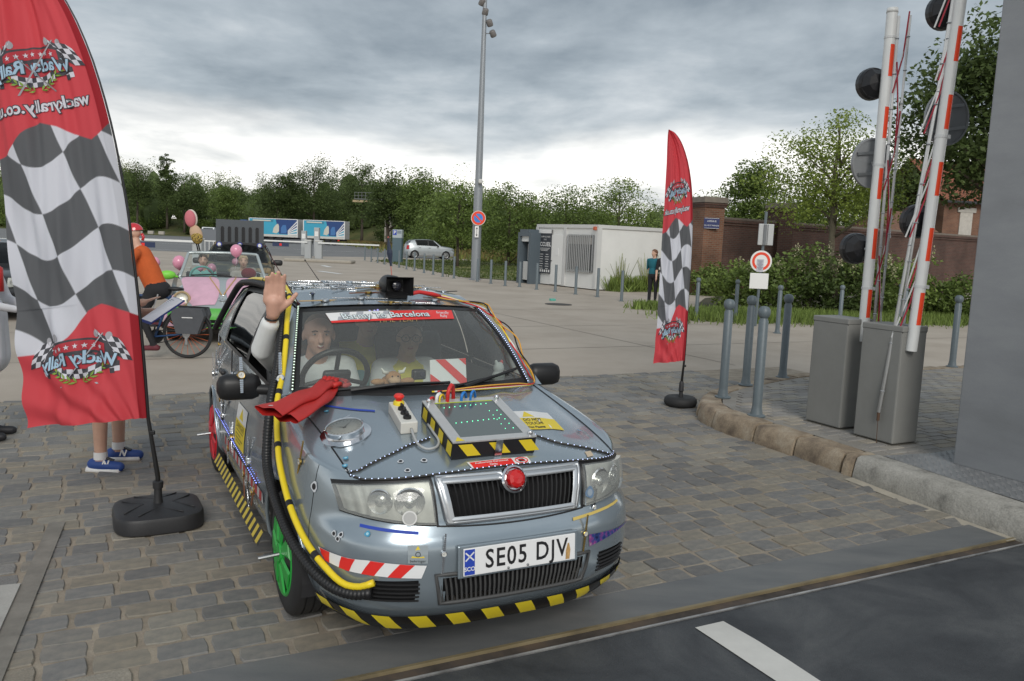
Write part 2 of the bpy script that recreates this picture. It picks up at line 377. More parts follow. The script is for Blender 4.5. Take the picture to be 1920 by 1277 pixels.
while nn < 9.2:
    pw = rs.uniform(.140, .165)
    if 9.25 - nn < pw * 1.2: pw = 9.25 - nn
    ee = -8.9 + rs.uniform(0, .2) + (.11 if row % 2 else 0)
    while ee < 7.6:
        L_ = rs.uniform(.175, .245)
        c = EN(ee + L_ / 2, nn + pw / 2)
        p = pix((c.x, c.y, 0.)); ok = -900 < p[0] < 2300 and p[1] < 1900 and c.y > .9
        if ok and not inside(WALKPOLY, c.x - .04, c.y): setts.append((ee, nn, L_, pw, c, p))
        ee += L_
    nn += pw; row += 1
def seen_size(q): return q[5][1] if (0 <= q[5][0] <= 1920 and q[5][1] <= 1277) else -1
hidden = [(520, 560, 1165, 1160), (215, 960, 380, 1025)]
def show(q):
    x, y = q[5]
    if any(a < x < c_ and b < y < d for a, b, c_, d in hidden): return y - 700
    return seen_size(q)
order = sorted(range(len(setts)), key=lambda i: -show(setts[i]))
single = set(order[:300]); rest = MB(); sett_me = []
for V, Fc in protos:
    me = bpy.data.meshes.new('sett'); me.from_pydata(V, [], Fc); me.materials.append(stone); sett_me.append(me)
for i, (ee, nn, L_, pw, c, p) in enumerate(setts):
    k = rs.randrange(12); jx, jy = L_ - rs.uniform(.014, .026), pw - rs.uniform(.011, .02); h = rs.uniform(-.003, .003); rz = RA + rs.uniform(-.03, .03)
    if i in single:
        o = bpy.data.objects.new('sett', sett_me[k]); C.objects.link(o); o.parent = sett_bed
        o.location = (c.x, c.y, h); o.rotation_euler = (rs.uniform(-.015, .015), rs.uniform(-.015, .015), rz); o.scale = (jx, jy, 1)
    else:
        V, Fc = protos[k]; R = Matrix.Rotation(rz, 3, 'Z'); rest.add([R @ Vector((x * jx, y * jy, z)) + Vector((c.x, c.y, h)) for x, y, z in V], Fc)
o = obj('far_setts', rest, stone, sett_bed); o['kind'] = 'stuff'

# steel threshold and bridge deck
steel = noise_mix('worn steel plate', [(.11, .115, .12), (.145, .15, .15), (.18, .18, .175)], 1.4, 8, .55, fine=.08, fs=150, bump=.05, bs=90, stretch=(1, 3, 1))
m = MB(); m.add([EN(-9, 3.0, .022), EN(8, 3.0, .022), EN(8, 3.27, .022), EN(-9, 3.27, .022), EN(-9, 3.0, -.05), EN(8, 3.0, -.05), EN(8, 3.27, -.05), EN(-9, 3.27, -.05)], [(0, 1, 2, 3), (0, 4, 5, 1), (3, 2, 6, 7)])
steel_strip = struct('threshold_plate', m, steel)
m = MB(); m.add([EN(-9, 2.982, .024), EN(8, 2.982, .024), EN(8, 2.9995, .024), EN(-9, 2.9995, .024), EN(-9, 2.982, -.05), EN(8, 2.982, -.05)], [(0, 1, 2, 3), (0, 4, 5, 1)])
obj('brass_edge', m, noise_mix('rubbed edge', [(.10, .09, .07), (.26, .21, .12), (.34, .28, .17)], 2.2, 6, .5, metal=.3), steel_strip)
m = MB(); m.add([EN(-9, 2.90, .009), EN(8, 2.90, .009), EN(8, 2.982, .009), EN(-9, 2.982, .009)], [(0, 1, 2, 3)])
obj('gap_channel', m, noise_mix('grimy channel', [(.03, .025, .02), (.075, .06, .05), (.13, .09, .06)], 4, 6, .9), steel_strip)
m = MB(); m.add([EN(-9, 2.885, .026), EN(8, 2.885, .026), EN(8, 2.90, .026), EN(-9, 2.90, .026), EN(-9, 2.9, 0), EN(8, 2.9, 0)], [(0, 1, 2, 3), (3, 2, 5, 4)])
obj('deck_edge', m, noise_mix('scuffed edge', [(.12, .12, .12), (.3, .3, .3), (.45, .45, .44)], 5, 6, .6), steel_strip)
deckm = noise_mix('bridge deck coating', [(.035, .038, .043), (.06, .064, .069), (.10, .104, .106)], 1.25, 7, .62, bump=.35, bs=220, fine=.28, fs=320, pos=[.36, .5, .66], dist=.9)
m = MB(); m.grid(lambda a, b: EN(lerp(-9, 9, a), lerp(-4, 2.885, b), .02), 2, 2)
deck = struct('bridge_deck_road', m, deckm)
m = MB(); r5 = random.Random(5); L0 = []
for i in range(29):
    n0 = 2.80 - i * .2
    L0.append((2.47 + r5.uniform(-.006, .006), n0)); 
V = [EN(e_, n_, .0245) for e_, n_ in L0] + [EN(e_ + .175 + r5.uniform(-.008, .008), n_, .0245) for e_, n_ in L0]
m.add(V, [(i, i + 1, 30 + i, 29 + i) for i in range(28)])
worn = noise_mix('worn line paint', [(.10, .10, .10), (.55, .54, .51), (.68, .67, .63)], 3.2, 9, .75, pos=[.27, .34, .7])
obj('road_line', m, worn, deck)

# left slab and strip
slabm = noise_mix('pale slab', [(.30, .29, .27), (.40, .39, .36), (.45, .44, .41)], 3, 6, .85, bump=.1, fine=.06)
m = MB(); a, b = Vector((-2.10, 3.22, 0)), Vector((-2.335, 3.80, 0)); dr = (b - a).normalized(); lf_ = Vector((-dr.y, dr.x, 0))
m.box((a + lf_ * .55 + dr * .02) + Vector((0, 0, .008)), (1.1, 1.15, .06), math.atan2(dr.y, dr.x) - PI / 2)
struct('concrete_slab', m, slabm)
m = MB(); p0 = [a - dr * .9, a + dr * .3, a + dr * .9, a + dr * 1.5]
st = M('strip mortar', (.21, .195, .17), .9, var=.25, vs=9, bump=.2)
V = []
for i, q in enumerate(p0): V += [q + Vector((0, 0, .029)), q - lf_ * .085 + Vector((0, 0, .029))]
m.add(V, [(0, 1, 3, 2), (2, 3, 5, 4), (4, 5, 7, 6)]); struct('mortar_strip', m, st)

# raised pavement on the right with kerb stones
walkm = noise_mix('pavement bed', [(.20, .185, .16), (.27, .25, .22), (.32, .30, .27)], 2.2, 7, .9, bump=.2, fine=.12, fs=110)
inner = []
kc = spl(KERB, 160)
for i, q in enumerate(kc):
    d = kc[min(i + 1, 159)] - kc[max(i - 1, 0)]; d /= np.linalg.norm(d); inner.append((q[0] - d[1] * .22 * 1., q[1] + d[0] * .22))
kin = np.array(inner)
m = MB(); poly = [tuple(p) for p in kin[::4]] + [(12, .2), (12, 15.3)]
m.add([(x, y, KZ - .006) for x, y in poly], [tuple(range(len(poly)))]); pave = struct('pavement', m, walkm)
# small pavers on the pavement, laid in rows
pv = noise_mix('grey paver', [(.22, .205, .185), (.28, .265, .24), (.33, .315, .29)], 2.6, 7, .8, bump=.15, bs=60, fine=.1); island_tint(pv, .16, .015)
pav = []
inpoly = [tuple(p) for p in kin] + [(12, .2), (12, 15.3)]
for r_ in range(0, 120):
    n0 = 1.2 + r_ * .108
    for q in range(0, 62):
        e0 = 4.6 + q * .21 + (.105 if r_ % 2 else 0) + rs.uniform(-.006, .006); c = EN(e0 + .1, n0 + .05); p = pix((c.x, c.y, KZ))
        if not (1230 < p[0] < 1960 and 600 < p[1] < 1200) or c.y > 14.5: continue
        if all(inside(inpoly, c.x + dx, c.y + dy) for dx in (-.10, .10) for dy in (-.06, .06)): pav.append((e0, n0, c, p))
pav.sort(key=lambda q: -q[3][1]); prest = MB()
me = bpy.data.meshes.new('paver'); bm_ = MB().rbox((0, 0, 0), (.198, .098, .03), .006); me.from_pydata(bm_.v, [], bm_.f); me.materials.append(pv)
for i, (e0, n0, c, p) in enumerate(pav):
    z = KZ - .013 + rs.uniform(-.002, .002)
    if i < 300 and p[0] < 1930:
        o = bpy.data.objects.new('paver', me); C.objects.link(o); o.parent = pave; o.location = (c.x, c.y, z); o.rotation_euler = (0, 0, RA + rs.uniform(-.012, .012))
    else: prest.box((c.x, c.y, z), (.198, .098, .03), RA)
o = obj('far_pavers', prest, pv, pave); o['kind'] = 'stuff'
# kerb stones, one object each
sandst = noise_mix('sandstone kerb', [(.13, .10, .075), (.30, .235, .165), (.40, .34, .26)], 4.5, 8, .9, bump=.5, bs=30, fine=.2, fs=80, pos=[.3, .5, .68])
concr = noise_mix('concrete kerb', [(.16, .155, .14), (.34, .325, .29), (.44, .42, .38)], 5, 9, .9, bump=.5, bs=35, fine=.2, fs=90, pos=[.28, .46, .68])
cum = np.r_[0, np.cumsum(np.linalg.norm(np.diff(kc, axis=0), axis=1))]
def kpt(s_):
    x = np.interp(s_, cum, kc[:, 0]); y = np.interp(s_, cum, kc[:, 1]); xi = np.interp(s_, cum, kin[:, 0]); yi = np.interp(s_, cum, kin[:, 1]); return np.array([x, y]), np.array([xi, yi])
s_ = 0.; KB = np.interp(G(1605, 855, KZ).y, kc[::-1, 1], cum[::-1]); 
while s_ < cum[-1] - .1:
    sand = s_ < KB - .05
    ln = rs.uniform(.42, .62) if sand else 1.6
    if sand and s_ + ln > KB - .1: ln = KB - s_
    e_ = min(s_ + ln, cum[-1]); n_ = 7; m = MB(); V = []
    g_ = .011 if sand else .006; lift = rs.uniform(-.008, .008) if sand else 0
    for i in range(n_):
        o_, i_ = kpt(lerp(s_ + g_, e_ - g_, i / (n_ - 1))); jt = rs.uniform(-.012, .012) if sand else rs.uniform(-.004, .004)
        d = (o_ - i_) / np.linalg.norm(o_ - i_); en = (i in (0, n_ - 1)) * .01
        o2 = o_ + d * (.035 + jt * .6 - en); o1 = o_ + d * (.018 + jt - en); top = KZ + .004 + lift - en * .4 + rs.uniform(-.004, .004)
        V += [(*o2, -.03), (*o2, .05), (*o1, .13), (*(o_ - d * .012), top - .012), (*(o_ - d * .045), top), (*i_, top - .002), (*i_, -.03)]
    w = 7; Fc = [(i * w + j, i * w + j + 1, (i + 1) * w + j + 1, (i + 1) * w + j) for i in range(n_ - 1) for j in range(w - 1)] + [tuple(range(w))[::-1], tuple(range((n_ - 1) * w, n_ * w))]
    m.add(V, Fc); obj('kerb_stone', m, sandst if sand else concr, pave, smooth=True, sharp=55); s_ = e_
# pale gutter strip at the foot of the concrete kerb
m = MB(); V = []
for i in range(12):
    o_, i_ = kpt(lerp(KB + .03, KB + 1.42, i / 11)); d = (o_ - i_) / np.linalg.norm(o_ - i_); V += [(*(o_ + d * .04), .024), (*(o_ + d * .135), .02)]
m.add(V, [(2 * i, 2 * i + 1, 2 * i + 3, 2 * i + 2) for i in range(11)]); struct('gutter_strip', m, M('gutter concrete', (.40, .36, .29), .9, var=.15, vs=9, bump=.2))
# ribbed metal plate set into the pavement beside the pillar
z = KZ + .006; o_, i_ = kpt(KB + .05); platep = []
for s2 in (.06, .5, 1.0, 1.6, 2.4): platep.append(tuple(kpt(KB + s2)[1]))
pb = G(1770, 866, KZ); platep = platep + [(platep[-1][0] + 1.6, platep[-1][1] + .6), (pb.x + 1.2, pb.y + .9), (pb.x + .02, pb.y + .25)]
m = MB(); m.add([(x, y, z) for x, y in platep], [tuple(range(len(platep)))])
plate = struct('footway_plate', m, M('galvanised plate', (.27, .275, .28), .5, .35, var=.1))
rb = MB()
for i in range(46):
    for j in range(70):
        p = EN(4.6 + j * .035, 2.6 + i * .06 + (.03 if j % 2 else 0))
        if inside(platep, p.x, p.y): rb.box((p.x, p.y, z + .0015), (.026, .006, .003), RA + (.78 if (i + j) % 2 else -.78))
obj('tread_bars', rb, MATS['galvanised plate'], plate)['kind'] = 'stuff'
# ------------------------------------------------------------------ hatchback shell (shared by the decorated car and other parked cars)
OUTL = [(.80, 0), (.797, .15), (.785, .30), (.755, .44), (.70, .565), (.61, .67), (.47, .745), (.28, .79), (0, .812), (-.5, .822), (-1.2, .825), (-1.9, .824), (-2.46, .815), (-2.8, .775), (-2.98, .70), (-3.09, .56), (-3.14, .35), (-3.16, 0)]
OSP = spl(OUTL, 400); _d = np.gradient(OSP, axis=0); _d /= np.linalg.norm(_d, axis=1)[:, None]
ONR = np.stack([_d[:, 1], -_d[:, 0]], 1); OT = np.linspace(0, 1, 400)
def oP(s): return np.array([np.interp(s, OT, OSP[:, 0]), np.interp(s, OT, OSP[:, 1])])
def oN(s):
    n = np.array([np.interp(s, OT, ONR[:, 0]), np.interp(s, OT, ONR[:, 1])]); return n / np.linalg.norm(n)
DFZ = ([.17, .23, .28, .34, .42, .50, .55, .575, .60, .64, .70, .75, .78, .80], [.10, .05, .02, .004, 0, .002, .012, .03, .05, .056, .066, .082, .10, .13])
DSZ = ([.17, .22, .27, .36, .46, .55, .66, .78, .90, 1.0], [.10, .05, .022, .008, .0, .0, .012, .03, .06, .09])
def dis(s, z):
    x = oP(s)[0]; w = smst(.28, .66, x)
    return w * np.interp(z, *DFZ) + (1 - w) * np.interp(z, *DSZ)
def body(s, z, side=1, off=0.):
    """point of the lower body: s = 0 front centre .. 1 rear centre, side = +1 car's left"""
    p = oP(s) + oN(s) * (off - dis(s, z)); return Vector((p[0], side * p[1], z))
def zsh(s):
    x, y = oP(s)
    if x > .60: return .80 - .035 * (y / .67) ** 2
    return float(np.interp(x, [-3.16, -2.6, -.6, -.42, 0, .45, .60], [1.0, .965, .905, .90, .845, .778, .766]))
SF = float(np.interp(.712, OSP[:140, 1], OT[:140]))              # hood corner
SA = float(np.interp(.42, -OSP[:, 0], OT))                         # foot of the windscreen pillar
def hoodF(u):
    s = float(np.interp(abs(u) * .70, OSP[:140, 1] * .985, OT[:140])); return body(s, zsh(s), 1 if u >= 0 else -1)
def hoodC(u): return Vector((-.16 - .25 * u * u, .69 * u, .957 - .02 * u * u))
def hood(u, v, off=0.):
    a, b = hoodF(u), hoodC(u); p = a.lerp(b, v)
    p.z += .034 * math.sin(PI * v ** .62) * (1 - .45 * u * u) + .006 * math.exp(-((abs(u) - .55) / .09) ** 2) * smst(0, .3, v)
    if off: p += Vector((.16, 0, .98)) * off
    return p
RAILZ = ([-2.75, -2.3, -1.7, -1.2, -.9], [1.31, 1.362, 1.384, 1.380, 1.338])
def rail(x): return float(np.interp(x, *RAILZ))
def beltz(x): return float(np.interp(x, [-2.95, -2.4, -.5, -.42], [.995, .975, .932, .935]))
def roof(u, v, off=0.):
    xf = -.83 - .085 * u * u; x = lerp(xf, -2.74 - .02 * u * u, v)
    y = .555 + .022 * math.sin(PI * v); ze = rail(x); crown = .040 * (.55 + .45 * math.sin(PI * min(1, v * 1.15 + .08)))
    return Vector((x, u * y, ze + crown * (1 - abs(u) ** 2.3) + .01 * smst(0, .25, v) + off))
def wscr(u, v, off=0.):
    a = hoodC(u) + Vector((-.035, 0, .004)); a.y = u * .675; b = roof(u, 0) + Vector((.012, 0, -.012)); b.y = u * .548
    p = a.lerp(b, v); k = .035 * math.sin(PI * v) + off; return p + Vector((.62 * k, .1 * u * k, .78 * k))
def gside(x, t, side=1, off=0.):
    z = lerp(beltz(x), rail(max(x, -2.75)) - .004, t); y = lerp(.748, .566, t) + .022 * math.sin(PI * t)
    if x < -2.5: y -= .06 * ((-2.5 - x) / .45) ** 2
    return Vector((x, side * (y + off * .93), z + off * .3))
XA = lambda t: lerp(-.43, -.925, t); XR = lambda t: lerp(-2.97, -2.72, t)
def gpatch(mb, c, side, off, nu=8, nv=6, m=0):
    """patch on the glasshouse side, corners (x,t): bottom-front, bottom-rear, top-rear, top-front"""
    def fn(a, b):
        x = lerp(lerp(c[0][0], c[1][0], a), lerp(c[3][0], c[2][0], a), b); t = lerp(lerp(c[0][1], c[1][1], a), lerp(c[3][1], c[2][1], a), b); return gside(x, t, side, off)
    mb.grid(fn, nu, nv, m, flip=side < 0); return mb
WX = (0., -2.462); RW = .288
GR = [(-.335, .79), (.335, .79), (.30, .607), (-.30, .607)]
def wheel(parent, x, side, rimmat, cap='steel'):
    w = bpy.data.objects.new('wheel', None); C.objects.link(w); w.parent = parent; w.location = (x, side * .715, RW); w.rotation_euler = (0, 0, 0 if side > 0 else PI)
    # +y is the outer side of the wheel
    prof = [(.175, -.085), (.20, -.092), (.25, -.093), (.275, -.083), (.286, -.07), (.288, -.045), (.288, -.043), (.280, -.042), (.280, -.036), (.288, -.035), (.288, -.005), (.280, -.004), (.280, .004), (.288, .005), (.288, .035), (.280, .036), (.280, .042), (.288, .043), (.286, .07), (.275, .083), (.25, .093), (.20, .092), (.175, .085)]
    t = obj('tyre', MB().lathe(prof, 48, 0, ax='Y', cap=False), rubber, w, smooth=True, sharp=40)
    mb = MB(); mb.lathe([(.196, .080), (.202, .090), (.195, .097), (.185, .094), (.16, .084), (.06, .098), (.035, .102), (.001, .102)], 48, 0, ax='Y', cap=False)
    nsp = 7
    for i in range(nsp):                                     # raised spokes and dark slots between them
        a0 = 2 * PI * i / nsp
        def T(r, da, h): a = a0 + da; return Vector((r * math.cos(a), h, r * math.sin(a)))
        mb.add([T(.05, -.30, .101), T(.05, .30, .101), T(.188, .30, .096), T(.188, -.30, .096), T(.06, -.18, .111), T(.06, .18, .111), T(.182, .22, .103), T(.182, -.22, .103)], [(0, 1, 5, 4), (1, 2, 6, 5), (2, 3, 7, 6), (3, 0, 4, 7), (4, 5, 6, 7)])
        sl = [T(.085, .30, .0965), T(.105, .26, .0935), T(.155, .235, .087), T(.160, .45, .0865), T(.155, .662, .087), T(.105, .64, .0935), T(.085, .60, .0965)]
        mb.add([p + Vector((0, .0035, 0)) for p in sl], [tuple(range(7))], 1)
    mb.lathe([(.045, .101), (.04, .112), (.001, .114)], 20, 0, ax='Y', cap=False)
    obj('hubcap', mb, [rimmat, black], w, smooth=True, sharp=35)
    obj('rim', MB().lathe([(.18, -.08), (.17, .0), (.17, .06), (.182, .085)], 32, 0, ax='Y', cap=False).lathe([(.171, .0), (.001, .0)], 32, 0, ax='Y', cap=False), dark, w, smooth=True)
    return w
def shell(root, paint, trimm=None, tint=None, openwin=False, gl=None, wsgl=None, rims=(None,) * 4, full=True):
    trimm = trimm or black; gl = gl or glass('side glass', (.72, .78, .76), 1.0, 1.5); wsgl = wsgl or gl
    NZ = 22
    def zrow(s, t): return lerp(.17, zsh(s), t)
    def seg(name, s0, s1, n, side, parent=root, mat=paint, keepf=None):
        mb = MB()
        def arch(p):
            for wx in WX:
                dx, dz = p.x - wx, p.z - RW; r = math.hypot(dx, dz)
                if r < .335 and abs(p.y) > .5: return wx, dx, dz, r
            return None
        V = [body(lerp(s0, s1, i / n), zrow(lerp(s0, s1, i / n), j / NZ), side) for j in range(NZ + 1) for i in range(n + 1)]
        A = [arch(p) for p in V]; w = n + 1; Fc = []; snap = set()
        for j in range(NZ):
            for i in range(n):
                q = (j * w + i, j * w + i + 1, (j + 1) * w + i + 1, (j + 1) * w + i); ins = [A[k] is not None for k in q]
                if all(ins): continue
                if keepf and not keepf(sum((V[k] for k in q), Vector()) / 4): continue
                snap.update(k for k, b in zip(q, ins) if b); Fc.append(q if side > 0 else q[::-1])
        for k in snap:
            wx, dx, dz, r = A[k]
            if r > 1e-4: V[k] = Vector((wx + dx / r * .335, V[k].y, RW + dz / r * .335))
        mb.add(V, Fc); return obj(name, mb, mat, parent, smooth=True)
    def in_gr(p):
        for g_ in (GR, [(-.36, .415), (.36, .415), (.35, .285), (-.35, .285)]):
            z0, z1 = g_[2][1] + .012, g_[0][1] - .012; t = (p.z - z0) / (z1 - z0)
            if 0 < t < 1 and abs(p.y) < lerp(g_[1][0], g_[1][0], t) - .02 - .03 * (1 - t): return True
        for sd in (-1, 1):
            if .30 < p.z < .385 and .43 < p.y * sd < .60: return True
        return False
    sx = lambda x: float(np.interp(-x, -OSP[:, 0], OT))
    gap = .0009
    for side in (1, -1):
        b_ = seg('bumper', 0 if side > 0 else 0, sx(.37), 80, side, keepf=lambda p: not in_gr(p))
        seg('front_wing', sx(.37) + gap, sx(-.50), 44, side)
        d1 = seg('front_door', sx(-.50) + gap, sx(-1.42), 26, side); d2 = seg('rear_door', sx(-1.42) + gap, sx(-2.18), 24, side)
        seg('rear_quarter', sx(-2.18) + gap, 1, 60, side)
        for dd, x in ((d1, -1.30), (d2, -2.05)):
            s_ = sx(x); p = body(s_, .80, side, .012); obj('door_handle', MB().rbox(p, (.15, .028, .03), .01), trimm, dd)
        # arch lips, sill, wing top
        for wx in WX:
            mb = MB(); P = []
            for k in range(25):
                a = PI * (k / 24) * 1.12 - .19; x, z = wx + .338 * math.cos(a), RW + .338 * math.sin(a)
                P.append(body(sx(x), max(z, .18), side, .004))
            mb.tube(P, .010, 6); obj('arch_lip', mb, paint, root, smooth=True)
        mb = MB(); n = 30
        def wing(a, b):
            s = lerp(SF, SA, a); B = body(s, zsh(s), side); v = min(max((B.x - hoodF(1).x) / (hoodC(1).x - hoodF(1).x), 0), 1); H = hood(side * 1., v); H.y += side * .004
            Cc = Vector(((B.x + H.x) / 2, B.y - side * .004, H.z + .004)); return B * (1 - b) ** 2 + Cc * 2 * b * (1 - b) + H * b * b
        mb.grid(wing, n, 6, flip=side < 0); obj('wing_top', mb, paint, root, smooth=True)
        mb = MB()
        def beltstrip(a, b):
            s = lerp(SA, sx(-2.95), a); B = body(s, zsh(s), side); Tt = gside(B.x, 0, side); Tt.x = B.x; return B.lerp(Tt, b)
        mb.grid(beltstrip, 30, 2, flip=side < 0); obj('waist_rail', mb, paint, root, smooth=True)
        # pillars
        mb = MB(); gpatch(mb, [(-.40, -.02), (-.50, 0), (-.985, 1), (-.905, 1)], side, .0, 3, 10); mb2 = MB()
        mb.grid(lambda a, b: wscr(side * 1., b).lerp(gside(lerp(-.40, -.905, b), b, side), a), 2, 10, flip=side > 0)
        obj('windscreen_pillar', mb, paint, root, smooth=True)
        mb = MB(); gpatch(mb, [(-2.30, 0), (-2.97, 0), (-2.72, 1), (-2.42, 1)], side, 0, 6, 8); obj('rear_pillar', mb, paint, root, smooth=True)
        mb = MB(); gpatch(mb, [(-1.36, .0), (-1.44, .0), (-1.45, .95), (-1.38, .95)], side, -.002, 2, 6); gpatch(mb, [(-.50, 0), (-2.3, 0), (-2.3, .05), (-.525, .05)], side, .002, 20, 1); gpatch(mb, [(-.965, .93), (-2.42, .93), (-2.42, 1), (-.985, 1)], side, .001, 20, 1); gpatch(mb, [(-.505, .05), (-.54, .05), (-.985, .93), (-.965, .93)], side, .001, 2, 8); gpatch(mb, [(-2.24, .05), (-2.30, .0), (-2.43, 1.), (-2.36, .93)], side, .0015, 2, 8)
        obj('window_frame', mb, trimm, root, smooth=True)
        if not (openwin and side < 0): obj('side_window', gpatch(MB(), [(-.54, .05), (-1.36, .05), (-1.38, .93), (-.985, .93)], side, -.008), gl, root, smooth=True)
        obj('side_window', gpatch(MB(), [(-1.44, .05), (-2.25, .05), (-2.36, .93), (-1.45, .93)], side, -.008), gl, root, smooth=True)
        # mirror
        mb = MB(); mc = Vector((-.66, side * .90, .948)); mb.rbox(mc, (.11, .22, .135), .045); mb.tube([(-.60, side * .745, .935), (-.64, side * .82, .935), mc], .028, 8)
        mr = obj('door_mirror', mb, black, root, smooth=True, sharp=60)
        # headlamp
        pass
        def fs(y, z, off):
            yy = OSP[:150, 1]; ss = float(np.interp(y, [body(t, z).y for t in OT[:150:6]], OT[:150:6])); return body(ss, z, side, off)
        def lampfn(a, b, off, g=0.):
            # a: inner->outer, b: bottom->top
            y0 = lerp(.347, .362, b) + g; y1 = lerp(.668, .688, b) - g; y = lerp(y0, y1, a); zb = .612 + .035 * a ** 1.5 + g; zt = .779 - .040 * a ** 1.6 - g; return fs(y, lerp(zb, zt, b), off)
        mb = MB(); mb.grid(lambda a, b: lampfn(a, b, .006, -.012), 14, 8, flip=side < 0); hl = obj('headlamp_housing', mb, black, root, smooth=True)
        mb = MB(); mb.grid(lambda a, b: lampfn(a, b, .0105 + .003 * math.sin(a * 55) * (a > .72), .004), 40, 8, flip=side < 0)
        refl = M('lamp reflector', (.72, .72, .68), .38, .45, var=.3, vs=11)
        obj('reflector', mb, refl, hl, smooth=True)
        mb = MB()
        for ca, r_ in ((.28, .058), (.60, .05)):
            c = lampfn(ca, .52, .014); n_ = (lampfn(ca, .52, .05) - c).normalized(); q = Vector((1, 0, 0)).rotation_difference(n_).to_matrix()
            mb.lathe([(r_ * 1.08, 0), (r_ * 1.0, .006), (r_ * .8, .002), (r_ * .42, -.002), (r_ * .40, .006), (r_ * .3, .012), (.001, .014)], 20, 0, o=c, ax='X', cap=False, R=q)
        obj('lamp_bowl', mb, M('lamp chrome', (.8, .8, .78), .2, .9), hl, smooth=True, sharp=40)
        mb = MB(); mb.grid(lambda a, b: lampfn(a, b, .026 + .008 * math.sin(PI * a) * math.sin(PI * b), .0), 16, 10, flip=side < 0)
        mb.grid(lambda a, b: lampfn(a, 1, lerp(.005, .026, b)), 16, 1); mb.grid(lambda a, b: lampfn(a, 0, lerp(.005, .026, b)), 16, 1); mb.grid(lambda a, b: lampfn(0, a, lerp(.005, .026, b)), 8, 1)
        obj('lens', mb, glass('lamp lens', (.86, .87, .84), 1.2, 1.5, .22), hl, smooth=True, sharp=40)
        # fog lamp grille
        mb = MB()
        for j in range(5): mb.tube([fs(y, .305 + j * .018, .0) for y in np.linspace(.42, .61, 6)], .006, 5)
        obj('bumper_vent', mb, black, root)
        obj('vent_back', MB().grid(lambda a, b: fs(lerp(.40, .63, a), lerp(.29, .395, b), -.03), 6, 3), dark, root)
        if full:
            mb = MB(); gq = lambda a, b: body(lerp(sx(-2.90), sx(-3.085), a), lerp(.66, .95, b), side, .012)
            mb.grid(gq, 8, 6, flip=side < 0); obj('tail_lamp', mb, M('tail red', (.45, .01, .01), .2, coat=.5), root, smooth=True)
        for wi, wx in enumerate(WX): wheel(root, wx, side, rims[wi * 2 + (0 if side > 0 else 1)] or alu)
    # bonnet, roof, tail
    mb = MB(); mb.grid(lambda a, b: hood(2 * a - 1, b), 40, 30); obj('bonnet', mb, paint, root, smooth=True)
    mb = MB()
    for sd in (1, -1): mb.tube([hood(sd, v, .0015) for v in np.linspace(0, 1, 24)], .0032, 5)
    mb.tube([fs_c(y, .600 - .012 * math.cos(y / .36 * PI / 2), .003) for y in np.linspace(-.345, .345, 20)], .004, 5)
    mb.tube([fs_c(y, .600 - .012 * math.cos(y / .36 * PI / 2) - 0.0, .003) for y in np.linspace(-.345, .345, 2)], .001, 3)
    obj('panel_gap', mb, black, root)
    mb = MB(); mb.grid(lambda a, b: roof(2 * a - 1, b), 30, 36); obj('roof_panel', mb, paint, root, smooth=True)
    mb = MB(); mb.grid(lambda a, b: roof(2 * a - 1, b * .97 + .015, -.03), 16, 16, flip=True); obj('headlining', mb, M('headlining', (.50, .50, .48), .9), root, smooth=True)
    mb = MB(); mb.grid(lambda a, b: wscr(2 * a - 1, b), 30, 20); obj('windscreen', mb, wsgl, root, smooth=True)
    mb = MB()
    for u0, u1, v0, v1 in ((-1, -.955, 0, 1), (.955, 1, 0, 1), (-.955, .955, .955, 1), (-.955, .955, 0, .06)): mb.grid(lambda a, b: wscr(lerp(u0, u1, a), lerp(v0, v1, b), .002), 20, 10)
    obj('windscreen_seal', mb, black, root, smooth=True)
    mb = MB(); mb.grid(lambda a, b: hoodC(2 * a - 1).lerp(wscr(2 * a - 1, 0), b) + Vector((0, 0, -.012 * math.sin(PI * b))), 20, 3); obj('scuttle', mb, black, root)
    def tail(a, b):
        u = 2 * a - 1; t = roof(u, 1); s_ = 1 - abs(u) * (1 - sx(-3.0)); q = body(s_, zsh(s_), 1 if u >= 0 else -1); q.y = u * .70; p = t.lerp(q, b); p.x -= .06 * math.sin(PI * b); return p
    mb = MB(); mb.grid(tail, 20, 12); obj('tailgate', mb, paint, root, smooth=True)
    mb = MB(); mb.grid(lambda a, b: tail(lerp(.1, .9, a), lerp(.08, .85, b)) + Vector((-.006, 0, .004)), 12, 8); obj('rear_window', mb, gl, root, smooth=True)
    # inside
    mb = MB(); mb.box((-1.25, 0, .33), (3.0, 1.12, .28)); mb.box((.30, 0, .52), (.5, 1.1, .46)); mb.box((-2.85, 0, .55), (.3, 1.1, .6)); mb.box((-.12, 0, .62), (.55, 1.0, .42))
    for wx in WX:
        for sd in (-1, 1):
            mb.grid(lambda a, b: (wx + .345 * math.cos(lerp(-.25, PI + .25, a)), sd * lerp(.48, .795, b), RW + .345 * math.sin(lerp(-.25, PI + .25, a))), 20, 1); mb.add([(wx + .345 * math.cos(lerp(-.25, PI + .25, k / 20)), sd * .48, RW + .345 * math.sin(lerp(-.25, PI + .25, k / 20))) for k in range(21)], [tuple(range(21))])
    obj('underbody', mb, dark, root)
    for sd in (-1, 1): obj('door_card', MB().grid(lambda a, b: (lerp(-.5, -2.6, a), sd * lerp(.70, .715, b), lerp(.45, .925, b)), 4, 2), M('door card', (.13, .135, .14), .8), root)
    mb = MB(); mb.grid(lambda a, b: (lerp(-.22, -.80, b) - .2 * (2 * a - 1) ** 2 * (1 - b), (2 * a - 1) * .68, .938 - .02 * b - .05 * smst(.8, 1, b)), 12, 8); mb.grid(lambda a, b: (-.80 + .05 * b, (2 * a - 1) * .68, .868 - .35 * b), 4, 3)
    obj('dashboard', mb, M('dash plastic', (.085, .087, .09), .7), root, smooth=True)
